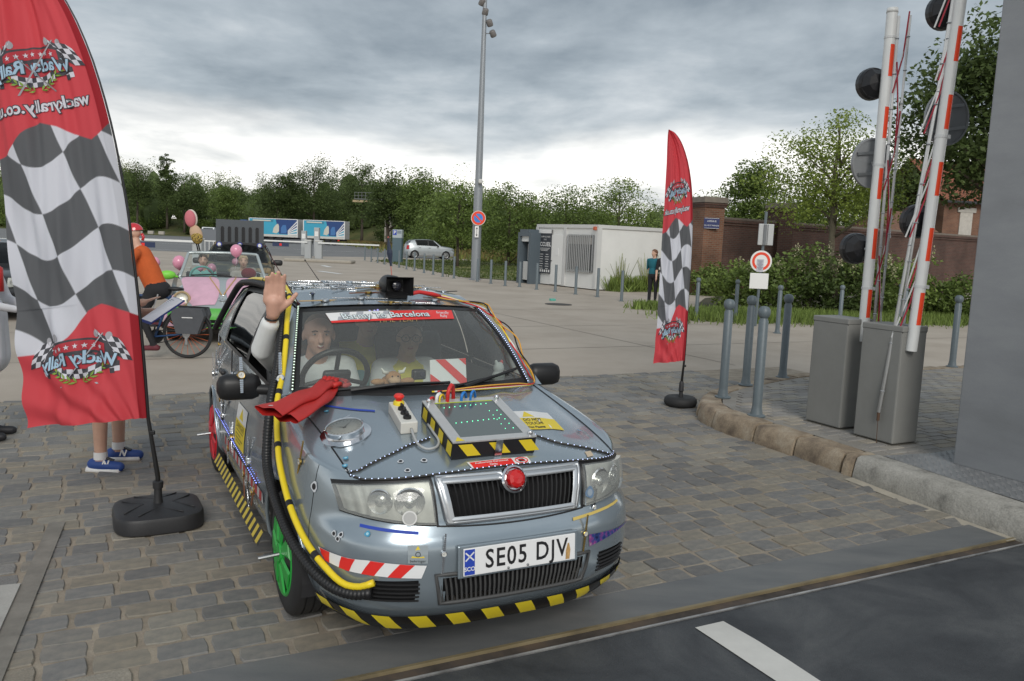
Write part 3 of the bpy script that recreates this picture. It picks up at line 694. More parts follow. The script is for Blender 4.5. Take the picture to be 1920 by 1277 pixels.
    seatm = M('seat cloth', (.10, .104, .115), .9, var=.2, vs=30)
    for yy in (-.36, .36):
        R_ = Matrix.Rotation(-.28, 3, 'Y'); mb = MB(); mb.rbox((-1.32, yy, .52), (.50, .48, .16), .05); mb.rbox((-1.55, yy, .82), (.13, .47, .60), .05, R_); st_ = obj('front_seat', mb, seatm, root, smooth=True, sharp=50)
        mb = MB(); mb.rbox((-1.655, yy, 1.215), (.09, .26, .17), .04, R_)
        for q in (-.06, .06): mb.cyl((-1.63, yy + q, 1.05), (-1.65, yy + q, 1.17), .007, 6)
        obj('headrest', mb, seatm, st_, smooth=True, sharp=50)
    mb = MB(); mb.rbox((-2.25, 0, .52), (.5, 1.2, .18), .05); mb.rbox((-2.50, 0, .82), (.14, 1.2, .58), .05, Matrix.Rotation(-.3, 3, 'Y')); obj('rear_seat', mb, seatm, root, smooth=True, sharp=50)
def fs_c(y, z, off):
    ss = float(np.interp(abs(y), [body(t, z).y for t in OT[:150:3]], OT[:150:3])); return body(ss, z, 1 if y >= 0 else -1, off)
# ------------------------------------------------------------------ the decorated hatchback
CARX, CARY, CARZ = -.30, 3.993, -1.0962
car = thing('decorated_car', 'grey hatchback covered in watches, hoses and hazard tape, with a screen box on its bonnet', 'car', (CARX, CARY, .02), CARZ)
CM = Matrix.Translation((CARX, CARY, .02)) @ Matrix.Rotation(CARZ, 4, 'Z'); CI = CM.inverted()
def cpl(x, y, axis, val):
    """photo pixel -> point on the plane car[axis] = val, in the car's own frame"""
    o = CI @ Vector((0, 0, CH_)); d = CI.to_3x3() @ Vector(ray(x, y)); return o + d * ((val - o[axis]) / d[axis])
paint = M('car paint', (.33, .39, .435), .24, .62, var=.06, vs=3, coat=.7)
wsg = glass('windscreen glass', (.95, 1., .97), .9, 1.5, .085)  # pale diffuse veil in the glass stands for dust film and reflected sky
greenrim = M('green hubcap', (.02, .36, .05), .4); redrim = M('red hubcap', (.62, .02, .035), .4)
shell(car, paint, openwin=True, wsgl=wsg, rims=(greenrim, greenrim, redrim, redrim))
class Surf:
    """finds the surface parameters that a photo pixel looks at"""
    def __init__(s, fn, a0, a1, b0, b1, n=90, k=40):
        s.fn = fn; s.A = np.linspace(a0, a1, n); s.B = np.linspace(b0, b1, k); s.lim = (a0, a1, b0, b1)
        s.P = pix(np.array([[tuple(CM @ fn(a, b, 0.)) for b in s.B] for a in s.A]))
    def ab(s, x, y):
        d = ((s.P - np.array([x, y])) ** 2).sum(-1); i, j = np.unravel_index(d.argmin(), d.shape); q = np.array([s.A[i], s.B[j]])
        for _ in range(8):
            f = lambda q: pix(np.array(CM @ s.fn(q[0], q[1], 0.)))
            p0 = f(q); h = 1e-3; J = np.stack([(f(q + [h, 0]) - p0) / h, (f(q + [0, h]) - p0) / h], 1)
            try: dq = np.linalg.solve(J, np.array([x, y]) - p0)
            except np.linalg.LinAlgError: break
            q = np.clip(q + np.clip(dq, -.1, .1), [s.lim[0], s.lim[2]], [s.lim[1], s.lim[3]])
        return q
    def at(s, x, y, off=.002): return s.fn(*s.ab(x, y), off)
    def quad(s, c, off=.0025):
        """T(x,y) for x,y in 0..1 from 4 pixel corners TL TR BR BL"""
        q = [s.ab(*p) for p in c]
        return lambda x, y: s.fn(*((q[3] * (1 - x) + q[2] * x) * (1 - y) + (q[0] * (1 - x) + q[1] * x) * y), off)
    def line(s, P, n, off=.004):
        Q = spl([s.ab(*p) for p in P], n); return [s.fn(a, b, off) for a, b in Q]
BS = Surf(lambda a, b, off: body(abs(a), lerp(.17, zsh(abs(a)), b), 1 if a >= 0 else -1, off), -.52, .16, 0, 1, 200, 40)
HS = Surf(lambda a, b, off: hood(a, b, off), -1, 1, 0, 1); WS = Surf(lambda a, b, off: wscr(a, b, off), -1, 1, 0, 1); RS = Surf(lambda a, b, off: roof(a, b, off), -1, 1, 0, 1)
def sticker(surf, c, mat, name, off=.0025, nu=6, nv=4, parent=car):
    T = surf.quad(c, off); return obj(name, MB().grid(T, nu, nv), mat, parent), surf.quad(c, off + .0008), surf.quad(c, off + .0016)
yel = M('yellow print', (.78, .60, .03), .5); blk = M('black print', (.012, .012, .014), .45); wht = M('white print', (.75, .75, .74), .5); redp = M('red print', (.62, .03, .03), .45); blu = M('blue print', (.02, .06, .42), .5)
whp = M('white reflective film', (.80, .80, .80), .4); redr = M('red reflective film', (.75, .03, .025), .4)
# --- bonnet grille: frame, slats, emblem lamp
mb = MB()
def gz(t, y): return lerp(.607, .79, t)
def ghw(t): return lerp(.30, .335, t)
def gpt(a, t, off): return fs_c((2 * a - 1) * ghw(t), lerp(.612, .786, t), off)
for sd in (0, 1):
    mb.grid(lambda a, b: gpt(sd + (1 - 2 * sd) * a * .05, b, .016 + .006 * math.sin(PI * a)), 3, 12, flip=sd == 0)
for t0, t1 in ((0, .13), (.87, 1)): mb.grid(lambda a, b: gpt(lerp(.03, .97, a), lerp(t0, t1, b), .016 + .007 * math.sin(PI * b)), 24, 3, flip=True)
mb.tube([gpt(*q, .010) for q in [(a, 1.0) for a in np.linspace(0, 1, 16)] + [(1, t) for t in np.linspace(.9, .1, 6)] + [(a, 0) for a in np.linspace(1, 0, 16)] + [(0, t) for t in np.linspace(.1, .9, 6)]], .011, 6, closed=True)
satin = M('satin chrome', (.62, .64, .66), .32, .9)
fr = obj('grille_frame', mb, satin, car, smooth=True)
obj('grille_back', MB().grid(lambda a, b: gpt(a, b, -.05), 16, 4), M('grille dark', (.006, .006, .007), .8), car)
slm = MB(); slm.tube([(0, 0, 0), (0, 0, 1)], .5, 4)
for k in range(27):
    a = (k + .8) / 27.6; mb = MB(); mb.tube([gpt(a, t, .008 - .012 * abs(t - .5)) for t in (.1, .35, .65, .9)], .0042, 4); obj('grille_slat', mb, black, fr)
c = gpt(.49, .86, .02); q = Matrix.Rotation(-.35, 3, 'Y')
obj('emblem_ring', MB().lathe([(.058, -.02), (.058, .012), (.05, .018), (.044, .010), (.001, .010)], 32, 0, o=c, ax='X', cap=False, R=q), chrome, fr, smooth=True, sharp=40)
mb = MB(); mb.lathe([(.041, .008), (.041, .03), (.036, .042), (.022, .05), (.001, .053)], 12, 0, o=c, ax='X', cap=False, R=q)
obj('red_lamp', mb, M('red lens', (.55, .008, .008), .12, coat=.6), fr)
# number plate on its plinth
pm = Matrix.Translation(fs_c(0, .465, .012) + Vector((.006, 0, 0))) @ Matrix.Rotation(-.07, 4, 'Y')
PT = lambda d: (lambda x, y: pm @ Vector((d, x, y)))
mb = MB(); mb.rbox((0, 0, 0), (.012, .56, .135), .005); pl_ = obj('plate_plinth', mb, paint, car)
pl_.matrix_local = pm @ Matrix.Translation((-.012, 0, 0))
np_ = obj('number_plate', MB().rbox((0, 0, 0), (.008, .522, .113), .003), whp, car); np_.matrix_local = pm
mb = MB(); text_on(mb, 'SE05 DJV', lambda x, y: Vector((.0052, x * .83 + .028, y * 1.0)), .108, .0016, spacing=1.14); obj('plate_lettering', mb, blk, np_)['kind'] = 'stuff'
mb = MB(); mb.add([Vector((.0048, y, z)) for y, z in [(-.257, -.052), (-.212, -.052), (-.212, .052), (-.257, .052)]], [(0, 1, 2, 3)]); obj('plate_band', mb, blu, np_)
mb = MB(); text_on(mb, 'SCO', lambda x, y: Vector((.0056, x - .2345, y - .028)), .024, .0006)
for a, b in (((-.253, .006), (-.216, .040)), ((-.253, .040), (-.216, .006))):
    d = Vector((0, b[0] - a[0], b[1] - a[1])); nn_ = Vector((0, -d.z, d.y)).normalized() * .003; A_ = Vector((.0056, *a)); B_ = Vector((.0056, *b)); mb.add([A_ - nn_, B_ - nn_, B_ + nn_, A_ + nn_], [(0, 1, 2, 3)])
obj('band_lettering', mb, wht, np_)
mb = MB()
for y in (-.06, .03): mb.lathe([(.006, .004), (.005, .008), (.001, .009)], 8, 0, o=(0, y, -.047), ax='X', cap=False)
obj('plate_screws', mb, alu, np_)
mb = MB(); mb.add([Vector((.0055, y, z)) for y, z in [(.213, -.05), (.232, -.05), (.236, -.01), (.229, .02), (.222, .018), (.214, -.012)]], [(0, 1, 2, 3, 4, 5)]); obj('plate_stain', mb, M('rust stain', (.45, .27, .10), .7, var=.4, vs=60), np_)
# lower grille
lg = lambda a, t, off: fs_c((2 * a - 1) * lerp(.335, .36, t), lerp(.285, .413, t), off)
mb = MB(); mb.tube([lg(*q, .003) for q in [(a, 1.0) for a in np.linspace(0, 1, 16)] + [(1, .5)] + [(a, 0) for a in np.linspace(1, 0, 16)] + [(0, .5)]], .009, 6, closed=True); lf2 = obj('lower_grille_frame', mb, M('grey grille plastic', (.07, .07, .07), .55), car, smooth=True)
obj('lower_grille_back', MB().grid(lambda a, b: lg(a, b, -.06), 16, 4), MATS['grille dark'], car)
for k in range(33): obj('grille_slat', MB().tube([lg((k + .7) / 33.4, t, .002 - .010 * t) for t in (.02, .5, .98)], .0048, 4), MATS['grey grille plastic'], lf2)
# --- hazard tape along the lip and the sill
def tape(name, fn, n, m0, m1, slant=.5, parent=car, duty=.5):
    """fn(a,b) strip; n stripes"""
    mb = MB(); K = 4
    mb.grid(lambda a, b: fn(a, b, 0), n * 4, 2, 0)
    for i in range(n):
        a0 = (i + .1) / n; mb.grid(lambda a, b: fn(min(max(a0 + (a * duty + slant * (1 - b)) / n, 0), 1), b, .0012), 4, 2, 1)
    return obj(name, mb, [m0, m1], parent, smooth=True)
sA, sB = BS.ab(592, 1100)[0], BS.ab(1163, 1045)[0]
def lip(a, b, off):
    s = lerp(sA, sB, a); sg = 1 if s >= 0 else -1; t = b * 1.2; z = lerp(.155, .228, b) + .03 * smst(.72, 1, a) + .02 * smst(.25, 0, a); p = body(abs(s), z, sg, .018 + off + .012 * math.sin(PI * b)); return p
obj('lip_rubber', MB().tube([body(abs(lerp(sA, sB, a)), .165 + .03 * smst(.72, 1, a) + .02 * smst(.25, 0, a), 1 if lerp(sA, sB, a) >= 0 else -1, .012) for a in np.linspace(0, 1, 60)], .012, 6), blk, car, smooth=True)
tape('hazard_tape', lip, 11, M('gloss black tape', (.012, .012, .013), .25), M('gloss yellow tape', (.80, .63, .03), .3), .35)
sx = lambda x: float(np.interp(-x, -OSP[:, 0], OT))
def sill(a, b, off): return Vector((lerp(-.40, -2.08, a), -lerp(.848, .820, b) - off, lerp(.175, .242, b)))
tape('hazard_tape', sill, 17, M('worn black tape', (.02, .02, .019), .6), M('worn yellow tape', (.60, .46, .06), .6, var=.2, vs=20), .3)
def redw(a, b, off): return body(sx(lerp(-.42, -1.75, a)), lerp(.385, .445, b), -1, .004 + off)
tape('red_white_tape', redw, 11, M('dull white film', (.5, .5, .5), .5), M('dull red film', (.45, .05, .05), .5), .3)
# bumper chevron strip
q = [BS.ab(*p) for p in [(598, 1024), (690, 1050), (800, 1060), (822, 1083)]]; qb = [BS.ab(*p) for p in [(612, 1050), (690, 1077), (790, 1084), (820, 1084)]]
def chev(a, b, off):
    t = a * 2.0; i = min(int(t), 1); x = t - i; top = q[i] * (1 - x) + q[i + 1] * x; bot = qb[i] * (1 - x) + qb[i + 1] * x; p = bot * (1 - b) + top * b
    return body(abs(p[0]), lerp(.17, zsh(abs(p[0])), p[1]), 1 if p[0] >= 0 else -1, .005 + off)
tape('chevron_strip', chev, 4, whp, redr, -.35, duty=.5)
gal = noise_mix('galaxy film', [(.01, .012, .05), (.03, .06, .22), (.25, .05, .22), (.35, .3, .3)], 26, 5, .25, pos=[.34, .48, .6, .7])
sticker(BS, [(1103, 1002), (1174, 968), (1176, 985), (1104, 1024)], gal, 'galaxy_sticker', .004)
sticker(BS, [(676, 981), (785, 996), (785, 1002), (675, 987)], blu, 'blue_ruler', .004); sticker(BS, [(1073, 970), (1155, 935), (1157, 939), (1074, 976)], M('ruler yellow', (.6, .45, .12), .5), 'yellow_ruler', .004); sticker(HS, [(610, 760), (703, 770), (703, 773), (610, 763)], blu, 'blue_ruler', .003)
st_, T, T2 = sticker(BS, [(765, 1022), (802, 1022), (802, 1056), (765, 1056)], M('clear film', (.30, .34, .36), .4), 'maker_sticker', .004)
mb = MB(); quad_on(mb, [(.16, .32), (.84, .32), (.5, .98)], T); obj('sticker_print', mb, yel, st_)
mb = MB(); text_on(mb, 'behringer', lambda x, y: T2(x / 5 + .5, y / 5 + .14), 1.05)
mb.tube([T2(.5 + .12 * math.cos(t), .52 + .13 * math.sin(t)) for t in np.linspace(0, 6.283, 14)], .0012, 4); obj('sticker_print', mb, blk, st_)
# bullet-hole stickers and glued buttons
hole_m = [M('hole edge', (.6, .62, .65), .5), blk]
def disc_on(surf, x, y, r, mats, name, lift=.003, ring=.62, par=car):
    a, b = surf.ab(x, y); p = surf.fn(a, b, lift); e = 1e-3; t1 = (surf.fn(a + e, b, lift) - p).normalized(); t2 = (surf.fn(a, b + e, lift) - p); t2 = (t2 - t1 * t2.dot(t1)).normalized(); n_ = t1.cross(t2)
    if n_.dot(surf.fn(a, b, lift + .1) - p) < 0: n_ = -n_
    mb = MB(); k = 16; rr = [1 + (.12 * math.sin(5 * i) if ring < .7 else 0) for i in range(k)]
    V = [p + (t1 * math.cos(2 * PI * i / k) + t2 * math.sin(2 * PI * i / k)) * r * rr[i] for i in range(k)]; V2 = [p + n_ * .001 + (t1 * math.cos(2 * PI * i / k) + t2 * math.sin(2 * PI * i / k)) * r * ring for i in range(k)]
    mb.add(V, [tuple(range(k))], 0); mb.add(V2, [tuple(range(k))], 1); obj(name, mb, mats, par); return p, t1, t2, n_
for x, y, r in ((590, 912, .022), (627, 1000, .013), (640, 1002, .012), (634, 1010, .012), (751, 866, .013), (764, 883, .013), (795, 864, .014), (604, 870, .008)):
    disc_on(BS if y > 890 and x < 700 and y != 883 else HS, x, y, r, hole_m, 'hole_sticker')
blue_b = [M('blue glass', (.05, .28, .45), .1, coat=.5), M('blue pale', (.35, .6, .7), .15)]
for x, y in ((648, 861), (1086, 809), (690, 1000), (612, 773), (610, 866)): disc_on(HS if x != 690 else BS, x, y, .012, blue_b, 'blue_button', .006, .5)
lampst = [M('lamp sticker', (.7, .7, .68), .5), M('lamp sticker grey', (.45, .45, .44), .5)]
disc_on(BS, 768, 966, .030, lampst, 'lamp_sticker', .037, .8); disc_on(BS, 1095, 919, .026, [M('blue sticker', (.14, .22, .33), .4), M('grey sticker', (.3, .36, .42), .4)], 'lamp_sticker', .037, .6)
sticker(HS, [(1096, 848), (1107, 846), (1113, 855), (1102, 858)], M('tan patch', (.55, .45, .33), .7), 'tan_patch')
# --- strips of small lights
ledb = M('led strip', (.03, .028, .025), .6); ledw = M('led lit', (.6, .7, 1.), .4, emit=(.55, .65, 1.), est=1.4); ledg = M('led warm lit', (.75, .9, .75), .4, emit=(.7, .95, .75), est=1.1); ledbl = M('led blue lit', (.3, .35, 1.), .4, emit=(.25, .32, 1.), est=2.0)
def ledstrip(P, n, lit, w=.0055, bulb=.0025):
    mb = MB(); mb.tube(P, w, 5); o = obj('light_strip', mb, ledb, car); mb = MB(); Q = spl(P, n)
    for k in range(n):
        mb.ell(Vector(Q[k]) + Vector((.002, 0, .004)), bulb, 6, 4)
    obj('strip_bulbs', mb, lit, o)['kind'] = 'stuff'
ledstrip([hoodF(u) + Vector((.010, 0, .007)) for u in np.linspace(-.99, .99, 48)], 50, ledw)
ledstrip(HS.line([(627, 912), (655, 888), (710, 865), (805, 824)], 24, .006), 20, ledw); ledstrip(HS.line([(1003, 818), (1050, 833), (1100, 842), (1146, 857)], 16, .006), 14, ledw)
ledstrip([body(sx(x), z, -1, .008) for x, z in zip(np.linspace(-.56, -2.15, 20), np.linspace(.455, .52, 20))], 46, ledbl, .005, .0035)
ledstrip([wscr(-1.0, v, .012) for v in np.linspace(.02, 1.0, 14)] + [roof(-.97, v, .008) for v in np.linspace(.02, .25, 6)], 60, ledg, .008, .0048)
ledstrip([wscr(1.0, v, .010) for v in np.linspace(.0, .98, 14)], 40, ledw, .005, .003)
# --- round gauge
a, b = HS.ab(648, 815); p = hood(a, b, .0); t1 = (hood(a + .01, b) - p).normalized(); t2 = (hood(a, b + .01) - p).normalized(); nz = t1.cross(t2).normalized()
if nz.z < 0: nz = -nz
t1 = t2.cross(nz) if t2.cross(nz).y > 0 else -t2.cross(nz)
Rg = Matrix((t1, t2, nz)).transposed() if t1.cross(t2).dot(nz) > 0 else Matrix((-t1, t2, nz)).transposed()
mb = MB(); mb.lathe([(.115, .0), (.115, .006), (.095, .008), (.088, .010), (.088, .040), (.083, .044), (.078, .040), (.078, .036)], 48, 0, o=p, R=Rg, cap=False); gq = obj('gauge', mb, chrome, car, smooth=True, sharp=35)
mb = MB(); mb.lathe([(.078, .036), (.001, .036)], 40, 0, o=p, R=Rg, cap=False); obj('gauge_face', mb, M('gauge face', (.62, .62, .58), .5, var=.1, vs=20), gq)
mb = MB()
for k in range(24):
    an = 2 * PI * k / 24; d = Vector((math.cos(an), math.sin(an), 0)); e_ = Vector((-d.y, d.x, 0)) * .0012; A_, B_ = d * .058 + Vector((0, 0, .037)), d * .070 + Vector((0, 0, .037)); mb.add([p + Rg @ x for x in (A_ - e_, B_ - e_, B_ + e_, A_ + e_)], [(0, 1, 2, 3)])
for an, l, w_ in ((.7, .06, .003), (2.4, .04, .004)):
    d = Vector((math.cos(an), math.sin(an), 0)); e_ = Vector((-d.y, d.x, 0)) * w_; A_, B_ = d * -.01 + Vector((0, 0, .0385)), d * l + Vector((0, 0, .0385)); mb.add([p + Rg @ x for x in (A_ - e_, B_, A_ + e_)], [(0, 1, 2)])
obj('gauge_marks', mb, M('gauge grey', (.2, .2, .2), .5), gq)
obj('gauge_glass', MB().lathe([(.080, .042), (.05, .047), (.001, .049)], 32, 0, o=p, R=Rg, cap=False), glass('gauge glass', (.95, .95, .93), 1.2), gq, smooth=True)
# --- control box
def frame_on(pts, off=.0):
    """origin + axes from pixel corners near-left, near-right, far-left on the bonnet"""
    A_, B_, C_ = [HS.at(*q, off) for q in pts]; x = (B_ - A_); y = (C_ - A_); z = x.cross(y).normalized(); return A_, x, y, z if z.z > 0 else -z
A_, x, y, z = frame_on([(751, 815), (783, 812), (728, 774)]); h = .055
def BX(mb, x0, x1, y0, y1, z0, z1, m=0):
    V = [A_ + x * i + y * j + z * k for k in (z0, z1) for j in (y0, y1) for i in (x0, x1)]; mb.add(V, [(0, 2, 3, 1), (4, 5, 7, 6), (0, 1, 5, 4), (2, 6, 7, 3), (0, 4, 6, 2), (1, 3, 7, 5)], m)
    return mb
ctl = obj('control_box', BX(MB(), 0, 1, 0, 1, 0, h), M('ivory plastic', (.66, .65, .60), .5, var=.05), car)
md = ctl.modifiers.new('b', 'BEVEL'); md.width = .005; md.segments = 2
def onbox(fx, fy): return A_ + x * fx + y * fy + z * h
Rz = Vector((0, 0, 1)).rotation_difference(z).to_matrix()
obj('button_collar', MB().lathe([(.026, 0), (.026, .012), (.02, .02)], 20, 0, o=onbox(.5, .84), R=Rz), yel, ctl, smooth=True, sharp=40)
obj('stop_button', MB().lathe([(.014, .012), (.014, .03), (.023, .034), (.025, .042), (.018, .05), (.001, .052)], 20, 0, o=onbox(.5, .84), R=Rz), M('button red', (.75, .03, .02), .3), ctl, smooth=True, sharp=40)
for fy in (.58, .38, .18): obj('rotary_knob', MB().lathe([(.019, 0), (.018, .012), (.014, .014)], 16, 0, o=onbox(.5, fy), R=Rz).box(onbox(.5, fy) + z * .02, (.03, .008, .016), Rz), black, ctl)
cab = [onbox(.6, -.02) - z * .03, HS.at(775, 825, .02), HS.at(784, 838, .012), HS.at(800, 846, .01), HS.at(818, 842, .01), HS.at(822, 830, .01), HS.at(812, 815, .012), HS.at(802, 800, .012)]
obj('cable', MB().tube(spl([tuple(q) for q in cab], 30), .006, 7), M('grey cable', (.42, .43, .43), .5), ctl, smooth=True)
# --- screen box
A_, x, y, z = frame_on([(846, 864), (1001, 850), (789, 783)], .004); h = .075
scr = obj('screen_box', BX(MB(), 0, 1, 0, 1, 0, h), blk, car)
mb = MB()
for x0, x1, y0, y1 in ((-.004, 1.004, -.004, .09), (-.004, 1.004, .93, 1.004), (-.004, .12, .09, .93), (.88, 1.004, .09, .93)): BX(mb, x0, x1, y0, y1, h, h + .006)
bz = obj('screen_bezel', mb, M('brushed aluminium', (.60, .60, .59), .45, .5, var=.06, vs=40), scr)
mb = MB(); BX(mb, .12, .88, .09, .93, h - .002, h + .003); sp_ = obj('screen_panel', mb, M('dim screen', (.10, .125, .125), .12), scr)
mb = MB()
for k in range(9):
    for fy in (.42, .80): mb.ell(A_ + x * (.2 + .07 * k) + y * (fy + .006 * k) + z * (h + .004), .0022, 5, 4)
for k in range(5): mb.ell(A_ + x * .82 + y * (.22 + .11 * k) + z * (h + .004), .0022, 5, 4); mb.ell(A_ + x * .72 + y * (.22 + .11 * k) + z * (h + .004), .0018, 5, 4)
obj('screen_lights', mb, M('green led', (.1, .8, .4), .4, emit=(.15, 1., .5), est=1.8), sp_)['kind'] = 'stuff'
mb = MB(); BX(mb, .13, .87, .915, .932, h + .003, h + .0045); obj('screen_edge', mb, M('lime edge', (.45, .55, .05), .5), sp_)
for fx, fy in ((.06, .94), (.94, .04), (.94, .94)): obj('bezel_knob', MB().lathe([(.012, 0), (.012, .012), (.009, .018), (.001, .018)], 12, 0, o=A_ + x * fx + y * fy + z * (h + .006), R=Rz), chrome, bz, smooth=True, sharp=40)
for k in range(3):
    mb = MB(); f0 = .06 + k * .36; V = [A_ + x * i - y.normalized() * .0022 + z * j for i, j in ((f0 + .12, .012), (f0 + .28, .012), (f0 + .16, h - .008), (f0, h - .008))]; mb.add(V, [(0, 1, 2, 3)]); obj('hazard_stripe', mb, yel, scr)
for k in range(4):
    mb = MB(); f0 = .02 + k * .26; V = [A_ + y * i - x.normalized() * .0022 + z * j for i, j in ((f0, .010), (f0 + .14, .010), (f0 + .12, h - .008), (f0 - .02 + .01, h - .008))]; mb.add(V, [(0, 1, 2, 3)]); obj('hazard_stripe', mb, yel, scr)
mb = MB(); BX(mb, .50, .585, -.022, -.012, -.004, h + .004); obj('hinge_strap', mb, chrome, scr)
mb = MB(); mb.add([A_ + x * i + y * j + z * (h + .0072) for i, j in ((.03, .01), (.14, .01), (.085, .10))], [(0, 1, 2)]); obj('warning_mark', mb, yel, bz)
# wires from the screen to the scuttle
top = A_ + x * .25 + y * .98 + z * h
for k, (mt, dx, hgt, r) in enumerate(((redp, .10, .085, .0095), (M('wire blue', (.02, .2, .6), .4), .28, .05, .007), (wht, -.04, .05, .008), (redp, -.12, .035, .006), (MATS['wire blue'], .40, .055, .006), (yel, 0.0, .045, .005))):
    s0 = A_ + x * (.2 + dx) + y * .95 + z * h; s1 = A_ + x * (.32 + dx) + y * 1.06 + z * .02
    obj('lead_wire', MB().tube(spl([s0 - z * .01, s0 + z * hgt * .7, (s0 + s1) / 2 + z * hgt * 1.25, s1 + z * hgt * .6, s1 - z * .01], 14), r, 7), mt, scr, smooth=True)
# stickers with writing
st_, T, T2 = sticker(HS, [(962, 772), (1026, 775), (1058, 808), (985, 806)], wht, 'warning_sticker')
mb = MB(); mb.grid(lambda a, b: T(a, b * .60), 5, 2); quad_on(mb, [(.14, .66), (.46, .66), (.28, .97)], T); obj('sticker_print', mb, yel, st_)
mb = MB()
for s_, yy, sz in (('DO NOT', .49, .19), ('TOUCH!', .30, .19), ('Hot Plasma', .11, .15)): text_on(mb, s_, lambda x_, y_: T2(x_ * .62 + .10, y_ + yy), sz, .004, ax='LEFT')
obj('sticker_lettering', mb, blk, st_)
st_, T, T2 = sticker(HS, [(875, 868), (988, 857), (998, 873), (887, 886)], wht, 'notice_sticker')
mb = MB(); mb.grid(lambda a, b: T(lerp(.03, .72, a), lerp(.1, .9, b)), 4, 2); obj('sticker_print', mb, redr, st_)
mb = MB(); text_on(mb, 'Authorised Personnel', lambda x_, y_: T2(x_ * .21 + .375, y_ + .66), .30, .006); text_on(mb, 'Only', lambda x_, y_: T2(x_ * .21 + .375, y_ + .30), .30, .006); obj('sticker_lettering', mb, wht, st_)
mb = MB(); mb.tube([T2(.86 + .10 * math.cos(t), .5 + .38 * math.sin(t)) for t in np.linspace(0, 6.283, 20)], .0022, 4); mb.tube([T2(.79, .76), T2(.93, .24)], .002, 4); obj('sticker_ring', mb, redr, st_)
mb = MB(); quad_on(mb, [(.82, .3), (.90, .3), (.92, .5), (.90, .72), (.84, .74), (.80, .5)], T); obj('sticker_hand', mb, blk, st_)
# bonnet badges: side warning sticker on the door
dq = lambda a, b: body(sx(lerp(-1.30, -.98, a)), lerp(.50, .74, b), -1, .003)
st_ = obj('door_sticker', MB().grid(dq, 3, 3), wht, car); mb = MB(); mb.grid(lambda a, b: dq(a, b * .62) + Vector((0, -.001, 0)), 3, 2); mb.add([dq(i, j) + Vector((0, -.001, 0)) for i, j in ((.3, .68), (.7, .68), (.5, .95))], [(0, 1, 2)]); obj('sticker_print', mb, yel, st_)
mb = MB(); text_on(mb, 'DANGER', lambda x_, y_: dq(x_ * .2 + .5, y_ * .2 + .5) + Vector((0, -.0018, 0)), 1.)
for k in range(4): mb.grid(lambda a, b: dq(lerp(.15, .85 - .2 * (k % 2), a), .38 - .09 * k + .02 * b) + Vector((0, -.0018, 0)), 1, 1)
obj('sticker_lettering', mb, blk, st_)
# --- hoses from roof to bumper
pts = [(-3.02, -.72, .99), (-2.86, -.655, 1.18), (-2.62, -.605, 1.345), (-2.3, -.60, 1.39), (-1.8, -.60, 1.412), (-1.3, -.60, 1.41), (-1.02, -.612, 1.385), (-.90, -.632, 1.335), (-.80, -.655, 1.26), (-.68, -.69, 1.15), (-.55, -.735, 1.02), (-.42, -.785, .91)] + [tuple(BS.at(*q, .03)) for q in [(512, 855), (520, 905), (538, 962), (562, 1015), (595, 1062), (632, 1095), (668, 1108), (700, 1106)]]
P = spl(pts, 1000); rr = [.0225 + .0016 * (1 if k % 4 < 2 else -1) for k in range(1000)]
obj('ribbed_hose', MB().tube(P, rr, 9), M('hose black', (.014, .014, .015), .42), car, smooth=True)
pts2 = [(-2.5, -.57, 1.385), (-2.2, -.565, 1.42), (-1.6, -.562, 1.44), (-1.12, -.56, 1.425), (-.92, -.592, 1.375), (-.78, -.632, 1.285), (-.64, -.668, 1.165), (-.50, -.712, 1.03), (-.36, -.765, .915)] + [tuple(BS.at(*q, .024)) for q in [(532, 850), (541, 900), (558, 958), (583, 1012), (615, 1056), (650, 1090), (680, 1096), (704, 1088)]]
P = spl(pts2, 120); obj('yellow_hose', MB().tube(P, .0145, 9), M('hose yellow', (.82, .62, .02), .35), car, smooth=True)
for k in (22, 36, 50, 62, 74, 86, 98, 108): obj('cable_tie', MB().tube([P[k], P[k + 1]], .0158, 9), blk, car)
# wires along the far windscreen edge
for k, (mt, o1, o2) in enumerate(((MATS['hose yellow'], .02, .03), (wht, .03, .02), (redp, .012, .035), (blk, .035, .045), (M('wire orange', (.7, .35, .05), .5), .028, .052))):
    P = [hood(-.05 + .02 * k, .985, .02), hood(.35, .97, .022 + .004 * k), hood(.75, .955, .02 + .004 * k), hood(.97, .95, .025)] + [wscr(1.0 + .03 * math.sin(v * 9 + k), v, o2 + .012 * math.sin(v * 14 + 2 * k)) + Vector((0, o1, 0)) for v in np.linspace(.05, .98, 9)] + [roof(.85 - .03 * k, .06, .01), roof(.7 - .06 * k, .12, .01)]
    obj('loose_wire', MB().tube(spl([tuple(q) for q in P], 60), .0045, 6), mt, car, smooth=True)
